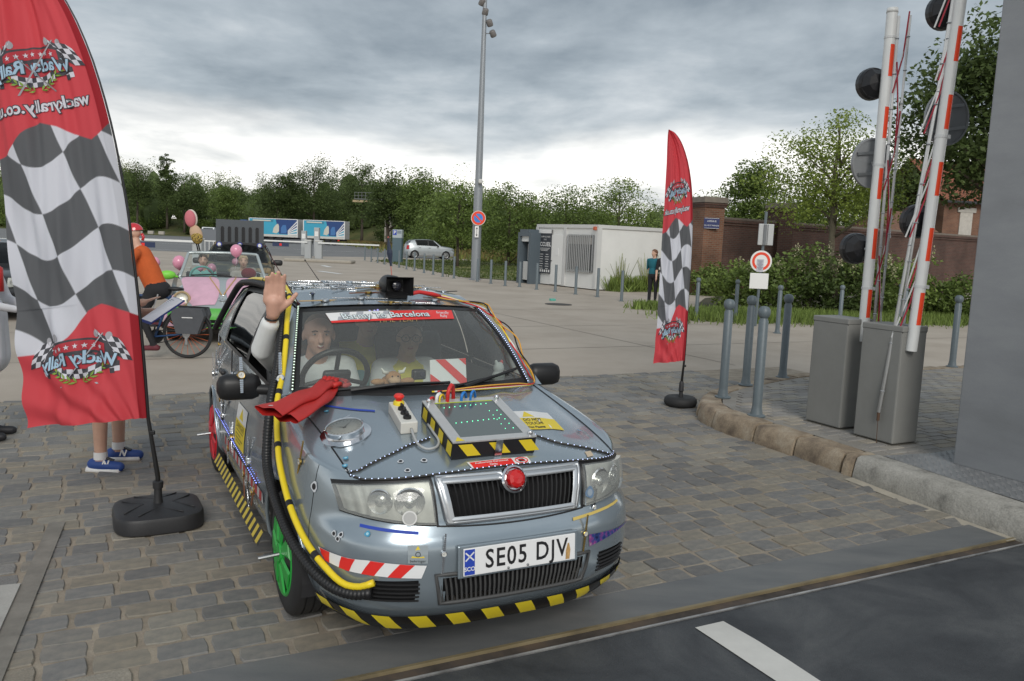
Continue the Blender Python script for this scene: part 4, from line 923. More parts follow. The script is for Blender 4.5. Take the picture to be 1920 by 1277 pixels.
# --- wipers, scuttle, antennas, roof lamp
mb = MB(); mb.tube([wscr(.25, .0, .03), wscr(.55, .07, .03), wscr(.86, .12, .025)], [.012, .009, .006], 6); mb.tube([wscr(.20, .035, .012), wscr(.55, .085, .014), wscr(.93, .15, .012)], .008, 5); obj('wiper', mb, black, car)
mb = MB(); mb.tube([wscr(-.62, .0, .03), wscr(-.3, .05, .03), wscr(.05, .06, .025)], [.012, .009, .006], 6); mb.tube([wscr(-.75, .02, .012), wscr(-.3, .06, .014), wscr(.15, .07, .012)], .008, 5); obj('wiper', mb, black, car)
for (x0, y0), (x1, y1), mt, vx in (((561, 556), (497, 462), M('whip dark', (.05, .012, .015), .5), -.9), ((604, 536), (572, 488), black, -2.6), ((736, 538), (728, 445), M('whip red', (.45, .12, .09), .5), -2.0)):
    a = cpl(x0, y0, 0, vx); a = Vector((vx, a.y, roof(max(-.98, min(.98, a.y / .57)), (vx + .83) / -1.91).z)); b = cpl(x1, y1, 0, vx + (-.05 if vx > -1 else .0)); mb = MB(); mb.tube([a, a.lerp(b, .06), b], [.012, .004, .002], 6); mb.ell(b, .007, 6, 4)
    an = obj('antenna', mb, mt, car, smooth=True)
    if vx == -2.0: obj('pennant', MB().tube([b.lerp(a, .02), b.lerp(a, .32), b.lerp(a, .6)], [.004, .022, .006], 6), M('navy cloth', (.03, .04, .07), .7), an)
rp = roof(.10, .10); mb = MB()
mb.box(rp + Vector((.05, 0, .085)), (.02, .165, .11)); hd = obj('roof_lamp', MB().add([rp + Vector(v) for v in [(.09, -.085, .015), (.09, .085, .015), (.09, .085, .125), (.09, -.085, .125), (.0, -.05, .035), (.0, .05, .035), (.0, .05, .105), (.0, -.05, .105)]], [(0, 4, 5, 1), (1, 5, 6, 2), (2, 6, 7, 3), (3, 7, 4, 0), (4, 7, 6, 5)]).lathe([(.052, -.16), (.058, -.14), (.058, -.02), (.05, .0)], 20, 0, o=rp + Vector((0, 0, .07)), ax='X').box(rp + Vector((-.02, 0, .01)), (.10, .14, .03)), black, car, smooth=True, sharp=35)
obj('lamp_lens', MB().lathe([(.03, .03), (.026, .034), (.001, .04)], 16, 0, o=rp + Vector((0, 0, .07)), ax='X'), M('dark lens', (.02, .02, .03), .08, coat=.5), hd, smooth=True)
mb = MB(); mb.tube([rp + Vector((.02, .09, .02)), rp + Vector((-.02, .16, .03)), rp + Vector((.0, .24, .02)), rp + Vector((-.02, .3, .005))], .013, 7); obj('red_sleeve', mb, redp, car, smooth=True)
# --- windscreen banner
WQ = [(610, 589), (846, 583), (851, 599), (622, 607)]
st_, T, T2 = sticker(WS, WQ, redr, 'sun_strip', .006, 20, 2)
mb = MB(); mb.grid(lambda a, b: T(a * .46, lerp(.2, 1, b)), 10, 2); obj('strip_white', mb, wht, st_)
mb = MB()
for k in range(9):
    f = k * .05; b0 = .2 if k % 2 else .62
    if k % 3 != 0: quad_on(mb, [(f, b0), (f + .05, b0), (f + .07, b0 + .36), (f + .02, b0 + .36)], lambda x_, y_: T(x_, min(y_, .99)) + Vector((.0006, 0, .0006)))
obj('strip_checks', mb, M('check grey', (.38, .39, .42), .5), st_)['kind'] = 'stuff'
mb = MB(); text_on(mb, 'Barmy To Barcelona', lambda x_, y_: T(x_ * .083 + .435, y_ * .80 + .52) + Vector((.0012, 0, .0012)), 1.0, .055); obj('lettering_edge', mb, blk, st_)
mb = MB(); text_on(mb, 'Barmy To Barcelona', lambda x_, y_: T(x_ * .083 + .435, y_ * .80 + .52) + Vector((.0022, 0, .0022)), 1.0, .012); text_on(mb, 'Friendly', lambda x_, y_: T2(x_ * .07 + .905, y_ * .9 + .68), .5); text_on(mb, 'Rally', lambda x_, y_: T2(x_ * .07 + .905, y_ * .9 + .30), .5); obj('strip_lettering', mb, M('pale lettering', (.72, .8, .82), .5), st_)
T = WS.quad([(700, 598), (790, 595), (790, 605), (700, 608)], .004); mb = MB(); text_on(mb, 'TIME TEAM', lambda x_, y_: T(x_ / 6. + .5, y_ + .5), 1.); obj('screen_lettering', mb, M('gold lettering', (.38, .28, .12), .5), car)
# --- watches glued all over
gold = M('gold', (.55, .36, .10), .3, 1.); brown = M('brown leather', (.20, .075, .035), .7); tan = M('tan leather', (.52, .38, .20), .7); navy = M('navy strap', (.02, .03, .09), .6); face = M('watch face', (.62, .62, .58), .35)
def watch_mesh(strap, case, n_seg=9, L=.115):
    bm = MB()
    for sgn in (-1, 1):
        if strap in (chrome, gold):
            for k in range(n_seg): bm.rbox((sgn * (.022 + L * (k + .5) / n_seg), 0, .004), (L / n_seg * .86, .018 - .0006 * k, .005), .001, m=0)
        else: bm.rbox((sgn * (.02 + L / 2), 0, .004), (L, .018, .005), .0015, m=0)
    bm.lathe([(.019, 0), (.02, .008), (.017, .011), (.0155, .0105)], 16, 1, cap=False); bm.lathe([(.0156, .0105), (.001, .0105)], 16, 2, cap=False); bm.box((0, .021, .005), (.005, .004, .004), m=1)
    bm.box((.004, .0, .0115), (.009, .0012, .0006), m=3); bm.box((0, .005, .0115), (.0012, .012, .0006), m=3)
    me = bpy.data.meshes.new('watch'); me.from_pydata(bm.v, [], bm.f)
    for x_ in (strap, case, face, blk): me.materials.append(x_)
    me.polygons.foreach_set('material_index', bm.m); return me
WM = [watch_mesh(chrome, chrome), watch_mesh(tan, chrome), watch_mesh(brown, gold), watch_mesh(navy, chrome), watch_mesh(gold, gold), watch_mesh(blk, chrome), watch_mesh(chrome, gold, 7, .07)]
def glue(p, t1, nrm, k, ang=0., sc_=1.):
    o = bpy.data.objects.new('watch', WM[k]); C.objects.link(o); o.parent = car
    nrm = nrm.normalized(); t1 = (t1 - nrm * t1.dot(nrm)).normalized(); t2 = nrm.cross(t1); R = Matrix((t1, t2, nrm)).transposed().to_4x4()
    o.matrix_local = Matrix.Translation(p) @ R @ Matrix.Rotation(ang, 4, 'Z') @ Matrix.Scale(sc_, 4)
def on_surf(S_, a, b, k, ang, sc_=1., off=.001):
    p = S_.fn(a, b, off); e = .004; t1 = S_.fn(a + e, b, off) - p; nr = S_.fn(a, b, off + .1) - p; glue(p, t1, nr, k, ang, sc_)
r9 = random.Random(9)
on_surf(RS, -.68, .055, 1, .55, 1.25); on_surf(RS, -.30, .075, 0, .02, 1.2); on_surf(RS, -.15, .14, 2, .5, 1.1); on_surf(RS, -.72, .15, 3, 1.5, .8); on_surf(RS, .12, .02, 0, .7, 1.); on_surf(RS, .2, .02, 0, -.5, 1.); on_surf(RS, .52, .06, 5, -.5, 1.1); on_surf(RS, -.02, .03, 4, -.6, .9)
for i in range(46):
    on_surf(RS, r9.uniform(-.93, .93), r9.uniform(.17, .9), r9.choice([0, 0, 0, 5, 6, 2, 4, 0]), r9.uniform(-.6, .6), r9.uniform(.95, 1.3))
SD = Surf(lambda a, b, off: body(a, lerp(.17, zsh(a), b), -1, off), .2, .75, 0, 1, 20, 10)
for i in range(34):
    a = sx(r9.uniform(-.62, -2.9)); b = r9.uniform(.22, .97)
    x_ = oP(a)[0]
    if abs(x_ + 1.14) < .25 and .4 < b < .85: continue
    if abs(x_ + 2.462) < .42 and b < .6: continue
    on_surf(SD, a, b, r9.choice([0, 0, 6, 2, 0, 5]), r9.uniform(.9, 2.2), r9.uniform(.9, 1.2))
for x, y, k in ((565, 865, 4), (832, 1038, 0), (1096, 1000, 4), (1112, 950, 5), (640, 790, 0)):
    S_ = HS if y == 790 else BS; a, b = S_.ab(x, y); on_surf(S_, a, b, k, 1.3 if x < 700 else 1.5, .8 if x < 600 else .62, .004)
p = wscr(-1, .12, .02) + Vector((.0, -.06, 0)); glue(p, wscr(-1, .5) - wscr(-1, .1), Vector((.6, -.6, .5)), 0, 0, 1.1)
mp = Vector((-.60, -.90, 1.0)); glue(mp + Vector((.008, 0, .02)), Vector((0, 0, 1)), Vector((1, 0, .25)), 6, 0, 1.0)
mb = MB(); mb.tube([wscr(-.5, .0, .03), wscr(-.4, -.02, .05)], .01, 6)
# long nut bolts sticking out of the wheels
for wx in WX: obj('wheel_stud', MB().cyl((wx + .02, -.80, .29), (wx + .02, -.92, .28), .009, 8), alu, car)
# steering wheel, mirror, things on the dash
R_ = Matrix.Rotation(math.radians(-62), 3, 'Y'); mb = MB(); c = Vector((-.80, -.36, .955)); mb.tube([c + R_ @ Vector((.185 * math.cos(t), .185 * math.sin(t), 0)) for t in np.linspace(0, 2 * PI, 33)[:-1]], .017, 8, closed=True); mb.rbox(c - R_ @ Vector((0, 0, .02)), (.12, .16, .04), .02, R_)
for t in (.3, PI - .3, -PI / 2): mb.tube([c, c + R_ @ Vector((.18 * math.sin(t) * -1, .18 * math.cos(t), 0))], .014, 6)
obj('steering_wheel', mb, black, car, smooth=True, sharp=50)
mb = MB(); q_ = roof(-.02, .0) + Vector((-.10, .05, -.10)); mb.rbox(q_, (.03, .26, .08), .012); mb.cyl(q_, q_ + Vector((.08, 0, .09)), .01, 6); obj('rear_view_mirror', mb, black, car)
mb = MB()
for k in range(14): mb.ell(q_ + Vector((.03, -.12 + r9.uniform(-.06, .03), .035 + r9.uniform(-.02, .03))), .006, 6, 4)
obj('fairy_bulbs', mb, M('violet led', (.5, .4, 1.), .3, emit=(.45, .4, 1.), est=.9), car)['kind'] = 'stuff'
# ------------------------------------------------------------------ feather flags
FRED, FWHT, FGRY = (.78, .085, .105), (.80, .81, .88), (.14, .145, .155)
def flagcol(u, v):
    """printed colours of the cloth, arrays of u (free edge 0 .. pole 1) and v (bottom 0 .. top 1)"""
    vb = np.interp(u, [0, .30, .45, .60, .70, .85, 1], [.155, .155, .185, .235, .246, .232, .214])
    vt = np.interp(u, [0, .12, .28, .42, .55, .68, .82, .93, 1], [.565, .57, .605, .622, .610, .590, .574, .588, .60])
    c = np.floor((u + 1.1 * (v - .3) - .51) / .34 + 50); r = np.floor((v - .030 * np.sin(2 * PI * (u * 1.1 + .35))) / .094 + 50)
    out = np.where(((c + r) % 2 > .5)[..., None], np.array(FWHT), np.array(FGRY)); rd = (v < vb) | (v > vt); out = np.where(rd[..., None], np.array(FRED), out)
    hem = u > .93; return np.where(hem[..., None], np.where(rd[..., None], np.array((.40, .014, .025)), out * .85), out)
clothm = vcol_mat('flag cloth', .75, .42)
pr_dark, pr_white, pr_red, pr_blue, pr_green = M('print dark', (.05, .05, .06), .7), M('print white', (.60, .60, .66), .7), M('print red', (.42, .03, .045), .7), M('print pale blue', (.36, .52, .66), .7), M('print green', (.20, .33, .05), .7)
def logo(par, T):
    """rally badge; T(x,y,layer) with x,y in about -1..1 x -.5..5"""
    for sd in (-1, 1):
        mb = MB(); d2 = MB()
        for i in range(5):
            for j in range(4):
                def Q(a, b):
                    x = .52 + .11 * a - .045 * b * 1.; y = .10 + .095 * b - .05 * a + .03 * math.sin(a * 1.6 + b * .5); return T(sd * (x + .0), y, 1)
                (mb if (i + j) % 2 else d2).add([Q(i, j), Q(i + 1, j), Q(i + 1, j + 1), Q(i, j + 1)], [(0, 1, 2, 3)])
        for i in range(2):
            for j in range(2):
                P = [(sd * (.60 + .09 * (i + a) ), -.30 + .09 * (j + b) + .03 * i, ) for a, b in ((0, 0), (1, 0), (1, 1), (0, 1))]; (mb if (i + j) % 2 else d2).add([T(*p, 1) for p in P], [(0, 1, 2, 3)])
        obj('badge_flag_white', mb, pr_white, par)['kind'] = 'stuff'; obj('badge_flag_dark', d2, pr_dark, par)['kind'] = 'stuff'
        mb = MB()
        mb.add([T(sd * x, y, 1) for x, y in [(.50, .42), (.53, .42), (-.32, -.46), (-.36, -.46)]], [(0, 1, 2, 3)])
        for q in (.62, .36):
            k = 10; mb.add([T(sd * (q + .06 * math.cos(2 * PI * i / k)), (.44 if q > .5 else .5) + .07 * math.sin(2 * PI * i / k) - .08, 1) for i in range(k)], [tuple(range(k))])
        obj('badge_stick', mb, M('print grey', (.35, .35, .38), .7), par)
    arch = lambda h, w, n=14: [(-w + 2 * w * i / n, h + .10 * (1 - ((i / n) * 2 - 1) ** 2)) for i in range(n + 1)]
    mb = MB()
    def band(mb, top, bot, l):
        mb.grid(lambda a, b: T(*[lerp(np.interp(a * 14, range(15), [q[c] for q in bot]), np.interp(a * 14, range(15), [q[c] for q in top]), b) for c in (0, 1)], l), 28, 8)
    band(mb, arch(.27, .60), [(x, y - .20 * (1 - (x / .78) ** 2)) for x, y in arch(-.16, .78)], 2); obj('badge_shield', mb, pr_dark, par)
    mb = MB(); band(mb, arch(.235, .54), arch(.06, .54), 3); obj('badge_field', mb, pr_red, par); mb = MB(); band(mb, arch(.0, .66), [(x, y - .14 * (1 - (x / .7) ** 2)) for x, y in arch(-.13, .70)], 3); obj('badge_field', mb, pr_red, par)
    mb = MB()
    for k in range(7):
        x = -.42 + .14 * k; y = .145 + .10 * (1 - (x / .54) ** 2); P = [(x + (.05 if i % 2 == 0 else .02) * math.sin(PI * i / 5), y + (.05 if i % 2 == 0 else .02) * math.cos(PI * i / 5)) for i in range(10)]; mb.add([T(*p, 4) for p in P], [tuple(range(10))])
    obj('badge_stars', mb, pr_white, par)['kind'] = 'stuff'
    mb = MB(); d2 = MB()
    for i in range(8):
        for j in range(2):
            def Q(a, b): x = -.40 + .1 * a; return T(x, -.34 + .085 * b + .10 * (abs(x) / .4) ** 2 * .9, 4)
            (mb if (i + j) % 2 else d2).add([Q(i, j), Q(i + 1, j), Q(i + 1, j + 1), Q(i, j + 1)], [(0, 1, 2, 3)])
    obj('badge_checks_white', mb, pr_white, par); obj('badge_checks_dark', d2, pr_dark, par)
    mb = MB()
    for sd in (-1, 1):
        for k in range(6):
            for q in (-1, 1):
                x = .06 + .085 * k; y = -.40 + .030 * k + .02 * k * k * .25; an = .5 + q * .55; P = [(x, y), (x + .06 * math.cos(an) - .02 * math.sin(an), y + .06 * math.sin(an) + .02 * math.cos(an)), (x + .13 * math.cos(an), y + .13 * math.sin(an)), (x + .06 * math.cos(an) + .02 * math.sin(an), y + .06 * math.sin(an) - .02 * math.cos(an))]; mb.add([T(sd * a, b, 5) for a, b in P], [(0, 1, 2, 3)])
    obj('badge_laurel', mb, pr_green, par)['kind'] = 'stuff'
    bend = lambda x, y: (x, y - .12 * (x / .75) ** 2 + .03)
    mb = MB(); text_on(mb, 'Wacky Rally', lambda x, y: T(*bend(-x * 1.22, y * 1.25), 6), .245, .020); obj('badge_lettering_edge', mb, pr_dark, par)
    mb = MB(); text_on(mb, 'Wacky Rally', lambda x, y: T(*bend(-x * 1.22, y * 1.25), 7), .245, .007); obj('badge_lettering', mb, pr_blue, par)
def feather(name, label, poleP, freeP, Y, foot, base_fn, NU=90, NV=260, amp=.03, footz=.02):
    """poleP / freeP: outlines of the cloth, bottom to top, measured in the photo at distance Y"""
    root = thing(name, label, 'flag', (foot[0], foot[1], footz)); o_ = Vector((foot[0], foot[1], footz))
    pp = spl([tuple(at(*p, Y)) for p in poleP], 200); fp = spl([tuple(at(*p, Y)) for p in freeP], 200)
    def S_(u, v, off=0.):
        t = min(max(v, 0), 1) * 199; i = min(int(t), 198); x = t - i; a = fp[i] * (1 - x) + fp[i + 1] * x; b = pp[i] * (1 - x) + pp[i + 1] * x; p = a * (1 - u) + b * u
        ang = math.atan2(1 - u, v * 3 + .25); f = (1 - u) * u * 4
        rip = amp * ((1 - u) ** .7 * math.sin(9 * u + 3.1 * v) + .55 * math.sin(24 * ang + 2) * (1 - u) ** .5 * max(0, 1 - 1.2 * v) + .35 * math.sin(15 * u - 7 * v) * f + .16 * math.sin(38 * u + 9 * v + 2 * math.sin(5 * v)) * f + .10 * math.sin(61 * u - 16 * v) * f * (.4 + .6 * math.sin(3 * v) ** 2) + .25 * math.sin(26 * v + 5 * u) * (1 - u) * (v < .25))
        return Vector((p[0], p[1] + rip - off - .35 * amp, p[2])) - o_
    V = [S_(i / NU, j / NV) for j in range(NV + 1) for i in range(NU + 1)]; vv, uu = np.meshgrid(np.arange(NV + 1) / NV, np.arange(NU + 1) / NU, indexing='ij'); K = 5
    col = sum(flagcol(np.clip(uu + (a / K - .5 + .5 / K) / NU, 0, 1), np.clip(vv + (b / K - .5 + .5 / K) / NV, 0, 1)) for a in range(K) for b in range(K)) / K / K; col = np.concatenate([col, np.ones(col.shape[:2] + (1,))], -1)
    w = NU + 1; Fc = [(j * w + i, j * w + i + 1, (j + 1) * w + i + 1, (j + 1) * w + i) for j in range(NV) for i in range(NU)]
    ob = obj('cloth', MB().add(V, Fc), clothm, root, smooth=True); at_ = ob.data.color_attributes.new('Col', 'FLOAT_COLOR', 'POINT'); at_.data.foreach_set('color', np.ascontiguousarray(col, 'f').ravel())
    e = .003
    def mk(u0, v0, su, sv): return lambda x, y, l=1: S_(u0 + su * x, v0 + sv * y, e + .0017 * l)
    b1 = bpy.data.objects.new('badge', None); C.objects.link(b1); b1.parent = root; logo(b1, mk(.50, .137, .40, .118))
    b2 = bpy.data.objects.new('badge', None); C.objects.link(b2); b2.parent = root; logo(b2, mk(.47, .728, .44, .112))
    T = mk(.46, .652, 1, 1); mb = MB(); text_on(mb, 'wackyrally.co.uk', lambda x, y: T(-x * 1.0, y * .26, 1), .128, .010); wb = obj('web_lettering_edge', mb, pr_dark, root)
    mb = MB(); text_on(mb, 'wackyrally.co.uk', lambda x, y: T(-x * 1.0, y * .26, 2.2), .128, .003); obj('web_lettering', mb, pr_white, root)
    pl = [Vector((0, 0, .12)), Vector((0, 0, .28))] + [Vector(p) - o_ + Vector((0, .004, 0)) for p in pp[::8]]
    mb = MB(); mb.tube(pl, [.016, .015] + [lerp(.011, .003, k / 25) for k in range(len(pl) - 2)], 8); obj('pole', mb, M('black pole', (.015, .015, .016), .35), root, smooth=True)
    k = Vector(pp[0]) - o_; obj('pole_clip', MB().rbox(k.lerp(Vector((0, 0, .28)), .25) + Vector((.012, 0, 0)), (.03, .02, .025), .005), black, root)
    base_fn(root); return root
basem = M('base plastic', (.022, .022, .024), .5, bump=.08, bs=120)
def base_sq(root):
    R = Matrix.Rotation(.50, 3, 'Z'); mb = MB(); n = 40
    def sq(a, s, z): c, q = math.cos(a), math.sin(a); k = (abs(c) ** 4 + abs(q) ** 4) ** -.25; return R @ Vector((c * k * .245 * s, q * k * .245 * s, z))
    prof = [(.93, 0), (1, .012), (1.0, .08), (.97, .098), (.9, .105), (.45, .118), (.2, .122), (.06, .124)]
    V = [sq(2 * PI * i / n, s, z) for s, z in prof for i in range(n)]; mb.add(V, [(j * n + i, j * n + (i + 1) % n, (j + 1) * n + (i + 1) % n, (j + 1) * n + i) for j in range(len(prof) - 1) for i in range(n)])
    b = obj('water_base', mb, basem, root, smooth=True, sharp=45)
    mb = MB()
    for a in (0, PI / 2, PI, 3 * PI / 2):
        mb.tube([R @ Vector((.03 * math.cos(a) + q * math.sin(a) * .12 , .03 * math.sin(a) - q * math.cos(a) * .12, .1185)) + R @ Vector((math.cos(a) * (.05 + .11 * abs(q)), math.sin(a) * (.05 + .11 * abs(q)), -.006 * abs(q))) for q in np.linspace(-1, 1, 9)], .004, 5)
    obj('base_ribs', mb, basem, b, smooth=True)
    obj('neck', MB().lathe([(.032, .10), (.024, .15), (.022, .21), (.029, .212), (.030, .25), (.022, .256), (.001, .256)], 20), basem, root, smooth=True, sharp=40)
def base_tyre(root):
    obj('water_base', MB().lathe([(.15, 0), (.175, .015), (.185, .05), (.178, .085), (.155, .105), (.10, .108), (.05, .10), (.001, .10)], 36), rubber, root, smooth=True)
    obj('neck', MB().lathe([(.026, .09), (.022, .16), (.030, .17), (.026, .26), (.018, .28), (.001, .28)], 16), basem, root, smooth=True, sharp=40)
PL = [(277, 783), (271, 700), (264, 620), (257, 545), (248, 470), (240, 400), (227, 325), (211, 245), (190, 165), (163, 85), (122, 0), (60, -78), (15, -108)]
FL = [(51, 803), (37, 690), (27, 600), (18, 520), (8, 440), (0, 370), (-8, 300), (-16, 230), (-24, 160), (-27, 80), (-24, 0), (-8, -75), (12, -107)]
feather('feather_flag', 'large red and chequered feather flag on a square black base, left of the grey car', PL, FL, 4.68, G(297, 985)[:2], base_sq, 200, 600, .045)
PR = [(1283, 676), (1286, 640), (1289, 590), (1292, 540), (1296, 480), (1298, 430), (1298, 385), (1296, 345), (1290, 305), (1279, 270), (1266, 250), (1254, 243)]
FR = [(1225, 682), (1229, 640), (1233, 590), (1236, 540), (1240, 480), (1243, 430), (1246, 385), (1248, 345), (1250, 305), (1251, 270), (1252, 252), (1253, 244)]
feather('feather_flag', 'red and chequered feather flag on a round tyre shaped base at the kerb corner', PR, FR, 8.86, G(1275, 764)[:2], base_tyre, 90, 340, .03)

# ------------------------------------------------------------------ bollards
def bollard_mesh(ball):
    if ball: prof = [(.085, 0), (.085, .012), (.06, .02), (.052, .06), (.047, .09), (.046, .10), (.046, .93), (.038, .94), (.036, .955), (.046, .965), (.056, .985), (.060, 1.01), (.055, 1.04), (.038, 1.062), (.001, 1.07)]
    else: prof = [(.09, 0), (.09, .015), (.052, .022), (.05, .03), (.05, .985), (.045, .998), (.001, 1.0)]
    mb = MB().lathe(prof, 20); me = bpy.data.meshes.new('bollard'); me.from_pydata(mb.v, [], mb.f); me.materials.append(galv); me.polygons.foreach_set('use_smooth', [True] * len(me.polygons)); me.set_sharp_from_angle(angle=math.radians(40)); return me
BB, BP = bollard_mesh(True), bollard_mesh(False)
bl = [(G(1355, 745, KZ)[:2], 'ball topped bollard nearest the tyre based flag, left one of three'), (G(1398, 722, KZ)[:2], 'ball topped bollard standing between two others at the pavement corner'), (G(1418, 780, KZ)[:2], 'ball topped bollard closest to the camera, left of the barrier cabinets'), (G(1467, 708, KZ)[:2], 'ball topped bollard just to the left of the left barrier cabinet'), (G(1785, 688, KZ)[:2], 'ball topped bollard between the right barrier cabinet and the grey pillar')]
for (x, y), lb in bl: tag(obj('bollard', BB, None, loc=(x, y, KZ)), lb, 'bollard', 'bollards on the pavement corner')
for (px, py), lb in (((1305, 600), 'ball topped bollard beside the brick gate pillar, right of the smaller flag'), ((1378, 604), 'ball topped bollard in front of the hedge, left of the round road sign'), ((1457, 625), 'ball topped bollard in front of the hedge, right of the round road sign'), ((1573, 618), 'ball topped bollard showing only its ball above the left cabinet'), ((1683, 606), 'ball topped bollard seen between the two booms, left one'), ((1693, 616), 'ball topped bollard seen between the two booms, right one')):
    p = G(px, py); tag(obj('bollard', BB, None, loc=(p.x, p.y, 0)), lb, 'bollard', 'bollards along the hedge')
row_ = [(684, 488), (696, 491), (708, 493), (721, 496), (734, 499), (748, 502), (762, 505), (777, 508), (795, 512), (812, 515), (830, 519), (851, 522), (895, 528), (920, 532), (947, 536), (974, 538), (1006, 543), (1041, 547), (1079, 552), (1120, 557), (1165, 565), (1216, 568)]
names_ = ['farthest', 'second farthest', 'third farthest', 'fourth farthest', 'fifth farthest', 'sixth farthest', 'seventh farthest', 'eighth farthest', 'ninth farthest', 'tenth farthest', 'eleventh farthest', 'twelfth farthest']
for i, (px, py) in enumerate(row_):
    p = G(px, py)
    lb = (names_[i] + ' slim grey post in the row leading to the lamp mast') if i < 12 else ['slim grey post just right of the lamp mast foot', 'slim grey post on the grass edge, second right of the lamp mast', 'slim grey post on the grass edge just before the cash kiosk', 'slim grey post in front of the cash kiosk', 'slim grey post between cash kiosk and white cabin sign', 'slim grey post in front of the cabin door', 'slim grey post in front of the barred cabin window', 'slim grey post at the corner of the white cabin', 'slim grey post standing before the blank cabin side wall', 'slim grey post beside the woman in teal'][i - 12]
    tag(obj('slim_bollard', BP, None, loc=(p.x, p.y, 0)), lb, 'bollard', 'slim posts along the plaza edge')

# ------------------------------------------------------------------ lifting barriers on the pavement
cabm = M('cabinet paint', (.235, .235, .222), .55, var=.06, vs=6, bump=.02); boomw = M('boom white', (.72, .73, .72), .35, var=.05, vs=5); boomr = M('boom reflector', (.85, .07, .02), .4); rodm = M('rod white', (.62, .63, .63), .4); rodr = M('rod red', (.35, .02, .04), .5)
def barrier(corner, label, bot, top_z, lean, sz=(.31, .40), hook=False):
    root = thing('road_barrier', label, 'barrier', (corner.x, corner.y, KZ), RA)     # local x = along the kerb line, y = away
    w, d = sz; H = .97
    cb = obj('cabinet', MB().rbox((w / 2, d / 2, H / 2 + .005), (w, d, H - .01), .012), cabm, root)
    obj('cabinet_lid', MB().rbox((w / 2, d / 2, H + .018), (w + .008, d + .008, .05), .008), cabm, root); obj('lid_gap', MB().box((w / 2, d / 2, H - .008), (w - .004, d - .004, .012)), black, root)
    obj('cabinet_foot', MB().box((w / 2, d / 2, -.006), (w + .03, d + .03, .02)), M('foot grime', (.12, .11, .09), .9), root)
    RI = Matrix.Rotation(-RA, 3, 'Z'); L = lambda P: RI @ (Vector(P) - Vector((corner.x, corner.y, KZ)))
    a, b = L(bot), L(Vector((bot.x + lean, bot.y, top_z))); ax = (b - a)
    bm = obj('boom', MB().tube([a, b], .046, 20), boomw, root, smooth=True, sharp=50)
    obj('boom_cap', MB().tube([b, b + ax.normalized() * .04], [.049, .046], 20), boomw, bm, smooth=True)
    obj('pivot', MB().cyl(a.lerp(b, .05) + Vector((0, -.0, 0)), Vector((w / 2, d / 2, a.lerp(b, .05).z)), .045, 14), black, root)
    q = Quaternion(); q = Vector((0, 0, 1)).rotation_difference(ax.normalized()).to_matrix()
    view = (L(Vector((0, 0, 1.8))) - a); view.z = 0; view.normalize(); side = Vector((-view.y, view.x, 0)); an0 = math.atan2(view.y, view.x)
    for k in range(9):
        z0 = a.z + .22 + k * .53; 
        if z0 + .27 > b.z: break
        t0, t1 = (z0 - a.z) / ax.z, (z0 + .27 - a.z) / ax.z; mb = MB()
        def rf(u_, v_): an = an0 + lerp(.25, 1.25, u_); c = a.lerp(b, lerp(t0, t1, v_)); return c + Vector((math.cos(an), math.sin(an), 0)) * .0475
        mb.grid(rf, 5, 1); obj('reflector', mb, boomr, bm)
    for k in range(5): obj('boom_clamp', MB().tube([a.lerp(b, .165 + .19 * k) , a.lerp(b, .172 + .19 * k)], .05, 16).box(a.lerp(b, .168 + .19 * k) + side * .055, (.02, .02, .03)), rodm, bm) if k % 2 == 0 else None
    # folded hanging skirt: white rods with red cords, beside the boom
    for i, (o1, o2, r) in enumerate(((.085, .055, .013), (.13, .145, .011)) if not hook else ((.085, .055, .014), (-.10, -.05, .010))):
        sgn = 1
        p0 = a + side * o1 * sgn * 1.0 + Vector((0, 0, .12 + .16 * i)); p1 = a.lerp(b, .99) + side * o2
        if hook and i == 0: p0 = a + side * -.20 + Vector((0, 0, -.55)); p1 = a.lerp(b, 1.0) + side * -.02
        rd = obj('skirt_rod', MB().tube([p0, p1], r, 8), rodm, root, smooth=True)
        if hook and i == 0:
            obj('rod_hook', MB().tube([p0, p0 + Vector((0, 0, -.07))], .012, 8).tube([p0 + Vector((0, 0, -.07)), p0 + side * .005 + Vector((0, 0, -.30))], .003, 5).tube([p0 + Vector((0, 0, -.30)) + side * -.04, p0 + Vector((0, 0, -.30)) + side * .03], .014, 8), M('rusty hook', (.12, .07, .045), .8, .3), rd)
        mb = MB()
        for k in range(9): mb.cyl(p0.lerp(p1, .05 + .11 * k) - side * .016 + view * .01, p0.lerp(p1, .05 + .11 * k) + side * .016 + view * .01, .006, 6)
        obj('rod_rivets', mb, alu, rd)['kind'] = 'stuff'
    for k in range(7):
        z0 = a.z + .1 + k * .42
        if z0 + .5 > b.z: break
        t = (z0 - a.z) / ax.z; c = a.lerp(b, t); o = side * (.075 if k % 2 else .15); o2 = side * (.15 if k % 2 else .08); up = Vector((0, 0, .62))
        if hook: o, o2 = o * -.8 + side * (-.04), o2 * .2
        obj('skirt_link', MB().tube([c + o, c + o2 + up], .007, 6), rodm, root); obj('skirt_cord', MB().tube([c + o * .8 + view * .012, c + (o * .8 + o2) / 2 + up * .5 + side * .012, c + o2 * .9 + up * 1.1 + view * .012], .007, 6), rodr, root)
    return root, bm, L, a, b, side, view
